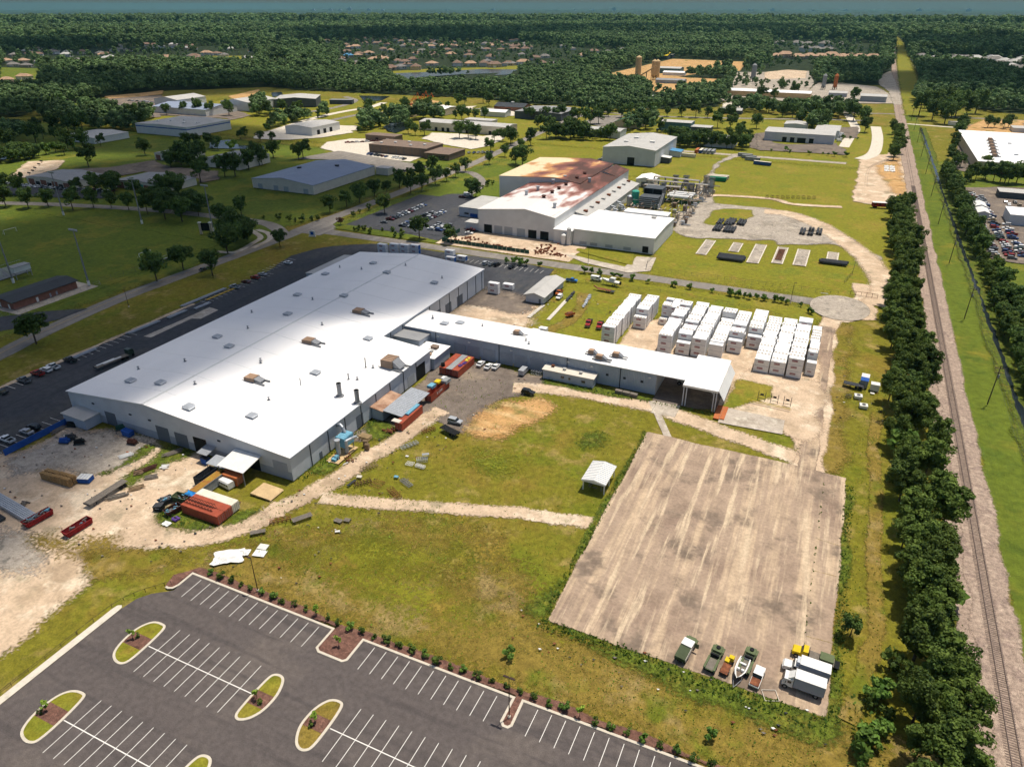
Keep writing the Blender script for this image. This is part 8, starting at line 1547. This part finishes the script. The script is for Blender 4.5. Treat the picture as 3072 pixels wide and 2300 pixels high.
def houses(where, pts, s=1.0, roofs=('shingle_grey', 'shingle_brown', 'tan_roof'), walls=('cream_wall', 'pale_wall', 'tan_wall')):
    nmr = {'shingle_grey': 'grey', 'shingle_brown': 'brown', 'tan_roof': 'tan', 'red_tile': 'red', 'pale_roof': 'pale', 'blue_metal_roof': 'blue'}
    for k, (x, y) in enumerate(pts):
        w, r_, g, d, L, Wd = rt.choice(HM); rf = rt.choice(roofs); t = thing('house', '%s-roofed house, %s from the left %s' % (nmr.get(rf, 'dark'), ORD(k + 1), where), 'house', (x, y, 0), radians(24.6) + rt.choice([0, pi / 2, .4, -.4]), 'houses ' + where); t.scale = (s,) * 3
        for nm, me, m in (('wall', w, rt.choice(walls)), ('roof', r_, rf)): o = link(nm, me, t); o.material_slots[0].link = 'OBJECT'; o.material_slots[0].material = MT[m]
        for xx in (L * .3, L * .7): link('window', g, t, (xx, -Wd, 0))
        link('garage_door', d, t)
mat('red_tile', '9a4a38', var=.15, scale=.3)
A_ = [(-1978, 1281), (-1989, 1331), (-1782, 1131), (-1747, 1147), (-1777, 1374), (-1935, 1538), (-1494, 1124), (-1512, 1173), (-1424, 1137), (-2003, 1720), (-1544, 1330), (-1518, 1342), (-1807, 1699), (-1525, 1436), (-1572, 1522), (-1549, 1533), (-1249, 1293), (-1171, 1253), (-1984, 1391), (-1567, 1148)]
houses('in the left subdivision', A_, 1.5); houses('at the left meadow edge', [(-1323, 830), (-1339, 872), (-1236, 780), (-1177, 776), (-1178, 817), (-1133, 954)], 1.25); houses('half hidden in the left belt', [(-1129, 855)], 1.3, ('red_tile',))
B_ = [(-1647, 1922), (-1572, 1997), (-1564, 2042), (-1526, 2060), (-1412, 1953), (-1516, 2151), (-1475, 2311), (-1450, 2322), (-1424, 2334), (-1323, 2213), (-1203, 1720), (-1281, 1905), (-1046, 1512), (-956, 1299), (-941, 1316), (-867, 1267), (-874, 1319), (-869, 1349), (-828, 1340), (-856, 1454), (-802, 1467), (-780, 1488), (-750, 1491), (-711, 1464), (-705, 1523), (-981, 1765), (-916, 1741), (-1168, 2142), (-1165, 2225), (-1191, 2300), (-1126, 2285), (-1044, 2239), (-993, 2182), (-1270, 2177), (-1188, 2093), (-1027, 2021), (-960, 2018), (-1032, 1541)]
houses('in the lakeside subdivision', B_, 1.5, ('shingle_grey', 'shingle_brown', 'shingle_brown', 'tan_roof')); houses('with the blue-grey roof by the lake', [(-1192, 1615)], 1.4, ('blue_metal_roof',))
houses('east of the lake', [(-702, 1524), (-683, 1552), (-647, 1569), (-584, 1435), (-570, 1528), (-638, 1817), (-569, 1776), (-599, 2025), (-980, 2189), (-926, 2138), (-1023, 2248)], 1.5)
houses('in the tan terrace behind the plant', [(-209, 2014), (-190, 2048), (-158, 2012), (-134, 2048), (-108, 2045), (-85, 2070), (-60, 2057), (-39, 2091), (-20, 2075), (8, 2017)], 1.9, ('tan_roof',), ('tan_wall',)); houses('in the apartment group near the horizon line', [(-332, 2786), (-274, 2720), (-223, 2743), (-184, 2674), (-133, 2656), (-85, 2678), (-166, 2348), (-141, 2359), (-110, 2374)], 2.2, ('shingle_grey',))
houses('in the right subdivision', [(104, 2084), (124, 2070), (146, 2103), (164, 2075), (186, 2098), (203, 2075), (224, 2094), (243, 2080), (260, 2066), (278, 2053), (294, 2040), (308, 2006), (251, 1904), (269, 1877)], 1.7, ('shingle_grey', 'pale_roof')); houses('in the far white estate', [(-3799, 3693), (-3802, 3756), (-3710, 3733), (-3656, 3758), (-3532, 3690), (-3553, 3805), (-3472, 3779), (-3485, 3836)], 3, ('tan_roof', 'pale_roof'), ('pale_wall',))
houses('in the far right district', [(126, 7262), (191, 7406), (257, 7213), (322, 7083), (391, 7115), (463, 6666), (544, 6703), (644, 6617), (714, 6564), (787, 6682), (839, 6621), (909, 6653)], 3.5, ('pale_roof', 'tan_roof'), ('pale_wall',)); houses('in the far centre woods', [(-1992, 2883), (-1939, 2955), (-2979, 4301)], 2.4, ('pale_roof',), ('pale_wall',))
for i, (x, y) in enumerate([(150, 4464), (95, 4591), (244, 1691), (227, 1450), (744, 6184), (218, 4884)]): shed('far_depot', 'pale flat-roofed building, %s of those beyond the dark woods' % ORD(i + 1), x - 20, y - 14, x + 20, y + 14, 7, 8.5, 'x', 'pale_wall', 'white_roof', group='far pale buildings')
for i, (x, y) in enumerate([(-10527, 28659), (-10638, 31166), (-11633, 37207), (-4199, 29337), (-4373, 31476)] + [(-18222, 22917), (-18932, 24811), (-18600, 24963), (-17057, 23450), (-16435, 23735), (-16008, 23930), (-14940, 26638), (-13319, 27381)] + [(-2458, 21232), (-1527, 21659), (-763, 22008), (860, 21264), (1806, 20395)]):
    d = hypot(x, y); f_ = 19000 / d; hgt = rt.choice([20, 35, 60, 10]); t = thing('tower_block', 'hazy tower block on the horizon, %s from the left' % ORD(i + 1), 'tower', (x * f_, y * f_, 0), .4, 'towers on the horizon'); part('tower', MB().box(-45, -30, 0, 45, 30, hgt + 10).box(-15, -32, 0, 20, 32, hgt + 26).mesh('tower', MT['blue_grey_wall']), t); part('penthouse', MB().box(-9, -10, hgt + 26, 9, 10, hgt + 31).mesh('penthouse', MT['dark_wall']), t)
# plant silos and machines
for i, ((x, y), r, h, m, lab) in enumerate((((-350, 1276), 5, 38, 'plywood', 'tan cone-topped asphalt silo beside the drum plant'), ((-334, 1320), 4.5, 30, 'plywood', 'left silo of the tan asphalt group'), ((-329, 1322), 4.5, 30, 'plywood', 'right silo of the tan asphalt group'), ((-55, 1270), 3, 20, 'container_grey', 'grey cement silo at the batching plant'), ((-39, 1278), 3, 20, 'container_orange', 'orange cement silo at the batching plant'), ((-172, 1357), 4, 26, 'container_grey', 'tall grey silo right of the plant woods'))):
    t = thing('silo', lab, 'silo', (x, y, 0)); part('shell', MB().tube((0, 0, h * .25), (0, 0, h), r, 12).mesh('shell', MT[m]), t); part('cone', MB().tube((0, 0, h * .1), (0, 0, h * .25), r * .3, 12, 0, r).tube((0, 0, h), (0, 0, h + 3), r, 12, 0, .5).mesh('cone', MT[m]), t)
    for a in range(4): part('leg', MB().tube((cos(a * 1.57) * r * .9, sin(a * 1.57) * r * .9, 0), (cos(a * 1.57) * r * .9, sin(a * 1.57) * r * .9, h * .27), .5, 5).mesh('leg', MT['dark_steel']), t)
x, y = (-332, 1260); t = thing('conveyor', 'tan conveyor rising to the asphalt silos', 'conveyor', (x, y, 0)); part('belt', MB().tube((-25, 0, 2), (15, 8, 26), 1.6, 4).mesh('belt', MT['plywood']), t); part('trestle', MB().tube((0, 3, 0), (0, 4, 16), .8, 5).tube((-14, 1, 0), (-14, 1, 8), .8, 5).mesh('trestle', MT['dark_steel']), t)
for i, (x, y) in enumerate([(-457, 1875), (-457, 1925)]): shed('plant_canopy', ('yellow', 'dark') + ('',) if False else ('yellow tilted roof at the head of the aggregate yard' if i == 0 else 'grey shed beside the yellow tilted roof'), x - 16, y - 14, x + 16, y + 14, 8, None, 'x', 'dark_wall', 'yellow' if i == 0 else 'pale_roof', eave2=14 if i == 0 else 8)
for nm, lab, (x, y), a, b_, h, wm, rm in (('plant_office', 'teal-grey office hall at the asphalt plant', (-348, 1479), 28, 16, 9, 'teal_wall', 'pale_roof'), ('plant_shed', 'low grey block store in the plant yard', (-293, 1278), 24, 10, 5, 'grey_wall_dark', 'grey_roof'), ('plant_office', 'white yard office behind the teal-grey hall', (-323, 1432), 20, 9, 5, 'pale_wall', 'white_roof'), ('roadside_hall', 'long cream hall with pale roof before the batching plant', (-125, 1139), 62, 13, 7, 'plywood', 'white_roof'), ('wood_edge_shed', 'tan-walled shed among the trees below the plant yard', (-238, 1008), 26, 13, 6, 'tan_wall', 'pale_roof'), ('wood_edge_shed', 'small pale roof showing in the plant woods', (-303, 1074), 12, 8, 5, 'pale_wall', 'white_roof'), ('plant_shed', 'grey corrugated store at the batching plant', (16, 1139), 16, 12, 7, 'grey_wall_dark', 'pale_roof'), ('plant_shed', 'pale peaked hopper roof at the batching plant', (-30, 1182), 12, 9, 5, 'grey_wall_dark', 'pale_roof'), ('wood_edge_shed', 'small white-roofed unit by the far road', (-386, 797), 16, 8, 5, 'pale_wall', 'white_roof'), ('roadside_hall', 'dark shed roof right of the solar-striped warehouse', (-138, 934), 13, 6, 4, 'dark_wall', 'pale_roof')):
    shed(nm, lab, x - a, y - b_, x + a, y + b_, h, h + 2, 'x', wm, rm)
for i, (x, y) in enumerate([(-529, 838), (-529, 843), (-528, 849), (-529, 857), (-529, 863), (-527, 868), (-526, 873), (-523, 877)]):
    t = thing('boom_lift', 'orange boom lift, %s in the rental machine row' % ORD(i + 1), 'boom lift', (x, y, 0), rt.uniform(-.4, .4), 'boom lifts in the rental yard'); part('chassis', MB().box(-2, -1.2, .4, 2, 1.2, 2).mesh('chassis', MT['container_orange']), t); part('boom', MB().tube((-1, 0, 2), (4, 1, 9 + (i % 3) * 3), .35, 5).tube((4, 1, 9 + (i % 3) * 3), (6, 1.4, 8), .3, 5).mesh('boom', MT['orange']), t); part('basket', MB().box(5.4, .6, 7, 7, 2.2, 8.2).mesh('basket', MT['orange']), t)
# ---------------------------------------------------------------- woods
def inside(X, Y, poly):
    P_ = np.array(poly); ins = np.zeros(X.shape, bool)
    for (ax, ay), (bx, by) in zip(P_, np.roll(P_, -1, 0)):
        if ay != by: ins ^= ((ay > Y) != (by > Y)) & (X < (bx - ax) * (Y - ay) / (by - ay) + ax)
    return ins
edge_line = [(-979, 498), (-866, 572), (-945, 635), (-926, 675), (-989, 751), (-977, 842), (-924, 878), (-869, 953)] + [(-802, 928), (-716, 935), (-604, 942), (-552, 940), (-467, 962), (-426, 922)] + [(-418, 896), (-331, 933), (-278, 920), (-228, 936), (-195, 958), (-157, 995), (-187, 1220), (-124, 1239)] + [(-119, 1176), (-82, 1158), (-72, 1357), (22, 1400), (37, 1265)] + [(36, 1130), (40, 1300), (44, 1700), (52, 2400), (70, 3300), (84, 3900), (104, 3900), (98, 3000), (92, 2200), (88, 1500)] + [(65, 1146), (71, 1106), (83, 1126), (148, 1263), (136, 1072), (182, 1074), (229, 1079)]
wood = edge_line + [(3200, 2400), (3800, 4200), (-300, 5200), (-4200, 4200), (-5200, 2000), (-3000, 600)]
clear = [[(-788, 1177), (-729, 1121), (-724, 1193), (-612, 1374), (-499, 1129), (-656, 1029)], [(-918, 1369), (-777, 1168), (-729, 1121), (-724, 1193), (-689, 1264), (-624, 1338), (-624, 1401), (-720, 1617), (-852, 1456)], [(-748, 1605), (-688, 1632), (-596, 1414), (-602, 1290)], [(-440, 1297), (-452, 1479), (-451, 1807), (-444, 1931), (-255, 1883), (-223, 1552), (-304, 1398), (-223, 1396), (-200, 1276), (-204, 1155), (-277, 1118), (-335, 1236), (-381, 1238)], [(-196, 1664), (-110, 1703), (-88, 1420), (-157, 1364)], [(-1299, 1442), (-1252, 1464), (-1039, 1210), (-1078, 1193)], [(-1286, 1114), (-1527, 1386), (-1580, 1547), (-1478, 1593), (-1359, 1462), (-1373, 1319), (-1398, 1266)], [(-959, 642), (-940, 686), (-872, 641), (-874, 609), (-923, 624)], [(-1705, 1065), (-1592, 1079), (-1148, 770), (-1181, 726)], [(18, 1546), (39, 1704), (48, 1741), (56, 1274), (53, 1112), (41, 1107), (22, 1378)], [(-281, 1101), (-244, 1118), (-221, 1001), (-248, 974)], [(185, 3397), (525, 3553), (492, 3313), (177, 3222)], [(-733, 6118), (13, 5344), (14, 4790), (-604, 5061)]]
copses = [[(-323, 893), (-279, 913), (-262, 859), (-287, 854)], [(-231, 814), (-208, 845), (-182, 752), (-209, 739)], [(-156, 703), (-87, 713), (-84, 686), (-145, 674)], [(-270, 690), (-216, 696), (-212, 683), (-258, 662)], [(-503, 689), (-465, 733), (-439, 688), (-455, 627)], [(-499, 717), (-439, 767), (-424, 741), (-488, 701)], [(-508, 429), (-493, 441), (-472, 421), (-489, 413)], [(-478, 345), (-454, 348), (-429, 332), (-452, 326)], [(-429, 336), (-417, 357), (-393.8, 340.9), (-412, 325)], [(-309.1, 284.8), (-300.0, 299.5), (-285.3, 288.2), (-283.7, 267.5)], [(-404, 326), (-364.5, 329.9), (-351.0, 316.6), (-382.7, 308.4)], [(-45, 879), (-31, 906), (-22, 825), (-40, 812)], [(-857, 565), (-884, 610), (-817, 629), (-780, 605), (-742, 625), (-693, 572), (-666, 535), (-708, 519), (-747, 538), (-814, 542)], [(-710, 749), (-719, 773), (-647, 713), (-622, 683), (-642, 674)], [(-485, 990), (-468, 1052), (-402, 904), (-434, 911)], [(-288, 942), (-230, 942), (-218, 897), (-268, 887)], [(-155, 1003), (-96, 996), (-90, 944), (-141, 945)], [(-115, 988), (-72, 989), (-19, 1039), (-0, 974), (-15, 939), (-61, 946), (-108, 936)], [(-782, 468), (-776, 479), (-720, 456), (-722, 440), (-732, 435)], [(-649, 381), (-646, 400), (-642, 412), (-625, 401), (-624, 375), (-628, 368)], [(-574, 722), (-560, 712), (-562, 642), (-554, 603), (-571, 619), (-583, 684)]]
resid = [[(-2280, 1447), (-2141, 1546), (-2197, 1795), (-1820, 1968), (-1139, 1232), (-1337, 1177), (-1454, 1054), (-1647, 1035)], [(-1874, 2128), (-1734, 2519), (-1183, 2655), (-612, 1374), (-935, 1226), (-1328, 1752), (-1566, 1774)], [(-1186, 2545), (-634, 2201), (-561, 1930), (-563, 1532), (-520, 1416), (-636, 1363)], [(-360, 3148), (22, 2996), (23, 1800), (-186, 1704)], [(99, 2180), (344, 2242), (255, 1602), (182, 1873), (89, 1867)], [(-200, 1298), (-179, 1708), (-124, 1239), (-186, 1211)], [(-255, 1673), (-99, 1744), (-72, 1357), (-82, 1158), (-165, 1120)]]
def fill_houses(where, poly, n, sc, roofs, seed):
    g = np.random.default_rng(seed); P_ = np.array(poly); got = []
    for _ in range(n * 40):
        x, y = g.uniform(P_.min(0), P_.max(0))
        if inside(np.array([x]), np.array([y]), poly)[0] and all(hypot(x - a, y - b) > 34 for a, b in got) and not any(inside(np.array([x]), np.array([y]), c)[0] for c in clear[:3]): got.append((x, y))
        if len(got) >= n: break
    got.sort(key=lambda p: math.atan2(p[0], p[1])); houses(where, got, sc, roofs)
fill_houses('in the near half of the left estate', resid[0], 44, 1.35, ('shingle_grey', 'shingle_brown', 'pale_roof'), 1)
fill_houses('among the lakeside gardens', resid[1], 80, 1.35, ('shingle_grey', 'shingle_brown', 'tan_roof', 'shingle_brown'), 2)
fill_houses('among the gardens east of the lake', resid[2], 16, 1.35, ('shingle_grey', 'shingle_brown'), 3)
fill_houses('in the dense right estate', resid[4], 30, 1.5, ('shingle_grey', 'pale_roof'), 4)
def scatter(n, r0, r1, seed):
    g = np.random.default_rng(seed); a = np.radians(24.6 + 90) + g.uniform(-.66, .66, n); r = np.sqrt(g.uniform(r0 * r0, r1 * r1, n)); return np.cos(a) * r, np.sin(a) * r, r, g
pts = []
for r0, r1, sp in ((330, 600, 7.5), (600, 1000, 7.5), (1000, 1500, 8.2), (1500, 2200, 11), (2200, 3000, 15), (3000, 4300, 21), (4300, 6800, 31)):
    n = int(.5 * 1.32 * (r1 * r1 - r0 * r0) / sp ** 2); X, Y, r, g = scatter(n, r0, r1, int(r0)); ok = inside(X, Y, wood)
    for c in copses: ok |= inside(X, Y, c)
    for c in clear: ok &= ~inside(X, Y, c)
    rs = np.zeros(n, bool)
    for c in resid: rs |= inside(X, Y, c)
    ok &= ~rs | (g.random(n) < .1)
    s = sp / 8.0 * g.uniform(.55, 1.3, n) * np.where(rs, .62, 1); pts.append(np.stack([X, Y, s, g.uniform(0, 6.28, n), np.where(g.random(n) < .5, 0, 1)], 1)[ok])
pts = np.concatenate(pts)
def woods(name, label, P_, me):
    """one mesh of points; every point carries one crown"""
    src = link('crown', me, thing('woodland_tree', 'single tall tree at the edge of the %s wood' % name.split('_')[0], 'tree', (P_[0][0], P_[0][1], 0))); link('trunk', PT['oak'][0][1], src.parent)
    m = bpy.data.meshes.new(name); m.from_pydata([(p[0], p[1], -.3) for p in P_[1:]], [], [])
    for an, c in (('sc', 2), ('rot', 3)): m.attributes.new(an, 'FLOAT', 'POINT').data.foreach_set('value', P_[1:, c].astype(np.float32))
    o = link(name, m, None, kind='stuff'); o['label'] = label
    ng = bpy.data.node_groups.new(name, 'GeometryNodeTree'); ng.interface.new_socket('Geometry', in_out='INPUT', socket_type='NodeSocketGeometry'); ng.interface.new_socket('Geometry', in_out='OUTPUT', socket_type='NodeSocketGeometry')
    N = ng.nodes; L = ng.links; gi = N.new('NodeGroupInput'); go = N.new('NodeGroupOutput'); ip = N.new('GeometryNodeInstanceOnPoints'); oi = N.new('GeometryNodeObjectInfo'); oi.inputs['Object'].default_value = src
    a = N.new('GeometryNodeInputNamedAttribute'); a.data_type = 'FLOAT'; a.inputs[0].default_value = 'sc'; b = N.new('GeometryNodeInputNamedAttribute'); b.data_type = 'FLOAT'; b.inputs[0].default_value = 'rot'; cx = N.new('ShaderNodeCombineXYZ')
    L.new(gi.outputs[0], ip.inputs['Points']); L.new(oi.outputs['Geometry'], ip.inputs['Instance']); L.new(a.outputs[0], ip.inputs['Scale']); L.new(b.outputs[0], cx.inputs[2]); L.new(cx.outputs[0], ip.inputs['Rotation']); L.new(ip.outputs[0], go.inputs[0])
    md = o.modifiers.new('trees', 'NODES'); md.node_group = ng
FM = [crown_mesh('crown', 90, 11, 26, 5.6, 8.2, 1.9, 'forest_leaf', 1.15), crown_mesh('crown', 91, 10, 26, 5.0, 9.4, 1.8, 'forest_leaf', 1.3)]
near = np.hypot(pts[:, 0], pts[:, 1]) < 760; pts[near, 2] *= 1.35
woods('thicket_woodland', 'small copses between the sheds and roads', pts[near], PT['oak'][1][0])
for k, nm in ((0, 'broadleaf_woodland'), (1, 'pine_woodland')): woods(nm, ('broadleaf', 'pine')[k] + ' trees of the wide forest behind the estate', pts[(pts[:, 4] == k) & ~near], FM[k])
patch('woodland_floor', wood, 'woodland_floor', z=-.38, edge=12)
# distant canopy rolling to the horizon
nr, na = 150, 420; rr = 3900 * (26000 / 3900) ** (np.arange(nr) / (nr - 1)); aa = np.radians(24.6 + 90) + np.linspace(-.75, .75, na); Rg, Ag = np.meshgrid(rr, aa, indexing='ij'); gg = np.random.default_rng(5)
Z = 9 + gg.normal(size=Rg.shape) * 2.6 * np.clip(Rg / 6000, .8, 2.2) - np.where(Rg < 4000, 6, 0)
ii = np.arange(nr - 1)[:, None] * na + np.arange(na - 1)[None]; q = np.stack([ii, ii + 1, ii + na + 1, ii + na], -1).reshape(-1, 4)
me = bpy.data.meshes.new('far_forest'); me.from_pydata(np.stack([np.cos(Ag) * Rg, np.sin(Ag) * Rg, Z], -1).reshape(-1, 3).tolist(), [], q.tolist()); me.materials.append(mat('canopy', '28382a', var=.5, scale=.004, fine=.015)); o = link('far_forest', me, None, kind='stuff'); o['label'] = 'unbroken forest canopy reaching the horizon'  # canopy colour darkened to stand in for self-shadow between crowns
# ---------------------------------------------------------------- clouds above the frame, and the air
def cloud_mat():
    m = bpy.data.materials.new('cloud'); m.use_nodes = True; nt = m.node_tree; N = nt.nodes; L = nt.links
    for n in list(N): N.remove(n)
    out = N.new('ShaderNodeOutputMaterial'); tc = N.new('ShaderNodeTexCoord'); geo = N.new('ShaderNodeNewGeometry')
    ln = N.new('ShaderNodeVectorMath'); ln.operation = 'LENGTH'; mp = N.new('ShaderNodeMapping'); mp.inputs['Scale'].default_value = (1, 1, .05); L.new(tc.outputs['Object'], mp.inputs[0]); L.new(mp.outputs[0], ln.inputs[0])
    n = N.new('ShaderNodeTexNoise'); n.inputs['Scale'].default_value = .006; n.inputs['Detail'].default_value = 5; L.new(geo.outputs['Position'], n.inputs['Vector'])
    a = N.new('ShaderNodeMath'); a.operation = 'MULTIPLY_ADD'; L.new(n.outputs[0], a.inputs[0]); a.inputs[1].default_value = .55; L.new(ln.outputs['Value'], a.inputs[2])
    mr = N.new('ShaderNodeMapRange'); mr.interpolation_type = 'SMOOTHSTEP'; mr.inputs[1].default_value = 1.22; mr.inputs[2].default_value = .88; mr.inputs[3].default_value = 0; mr.inputs[4].default_value = .74; L.new(a.outputs[0], mr.inputs[0])
    tr = N.new('ShaderNodeBsdfTransparent'); df = N.new('ShaderNodeBsdfDiffuse'); df.inputs[0].default_value = (.9, .9, .9, 1); tl = N.new('ShaderNodeBsdfTranslucent'); tl.inputs[0].default_value = (.9, .9, .9, 1)
    m1 = N.new('ShaderNodeMixShader'); m1.inputs[0].default_value = .35; L.new(df.outputs[0], m1.inputs[1]); L.new(tl.outputs[0], m1.inputs[2]); m2 = N.new('ShaderNodeMixShader'); L.new(mr.outputs[0], m2.inputs[0]); L.new(tr.outputs[0], m2.inputs[1]); L.new(m1.outputs[0], m2.inputs[2]); L.new(m2.outputs[0], out.inputs[0])
    return m
CLM = cloud_mat(); CH = 700
def cloud(x, y, sx, sy, rz=0):
    """a flat-bottomed fair-weather cloud whose shadow falls round (x, y)"""
    import bmesh
    b = bmesh.new(); bmesh.ops.create_icosphere(b, subdivisions=4, radius=1)
    for v in b.verts: v.co *= 1 + .12 * noise.noise(v.co * 2.5 + Vector((x, y, 0))); v.co.z = max(v.co.z, -.25)
    me = bpy.data.meshes.new('cloud'); b.to_mesh(me); b.free(); me.materials.append(CLM)
    o = link('cloud', me, None, (x + SUN_X * CH, y + SUN_Y * CH, CH), rz, kind='stuff'); o.scale = (sx, sy, 60); o['label'] = 'summer cloud drifting above the estate'
for c in ((-330, 220, 170, 150, .2), (-194, 243, 66, 72, 0), (-430, 390, 200, 130, 0), (-225, 130, 70, 130, -.25), (-330, 420, 95, 75, 0), (-620, 520, 190, 110, .3), (-880, 420, 260, 220, 0), (-1050, 850, 330, 170, .4), (-215, 70, 75, 70, 0), (150, 1500, 260, 320, 0), (420, 1150, 220, 160, 0), (250, 2600, 300, 500, 0), (-1500, 2600, 700, 300, .5), (-700, 3300, 900, 400, .4), (-2200, 1500, 500, 300, .4), (-2600, 5200, 2400, 700, .4), (1200, 2600, 700, 500, 0)): cloud(*c)
hz = bpy.data.materials.new('haze'); hz.use_nodes = True; N = hz.node_tree.nodes
N.remove(N['Principled BSDF']); pv = N.new('ShaderNodeVolumePrincipled'); pv.inputs['Color'].default_value = (.2, .5, .58, 1); pv.inputs['Density'].default_value = 2.7e-5; pv.inputs['Anisotropy'].default_value = 0
hz.node_tree.links.new(pv.outputs[0], N['Material Output'].inputs['Volume'])
me = MB().box(-27000, -27000, -2, 27000, 27000, 190).mesh('haze', hz); o = link('haze', me, None, kind='stuff'); o['label'] = 'thin blue summer haze over the landscape'
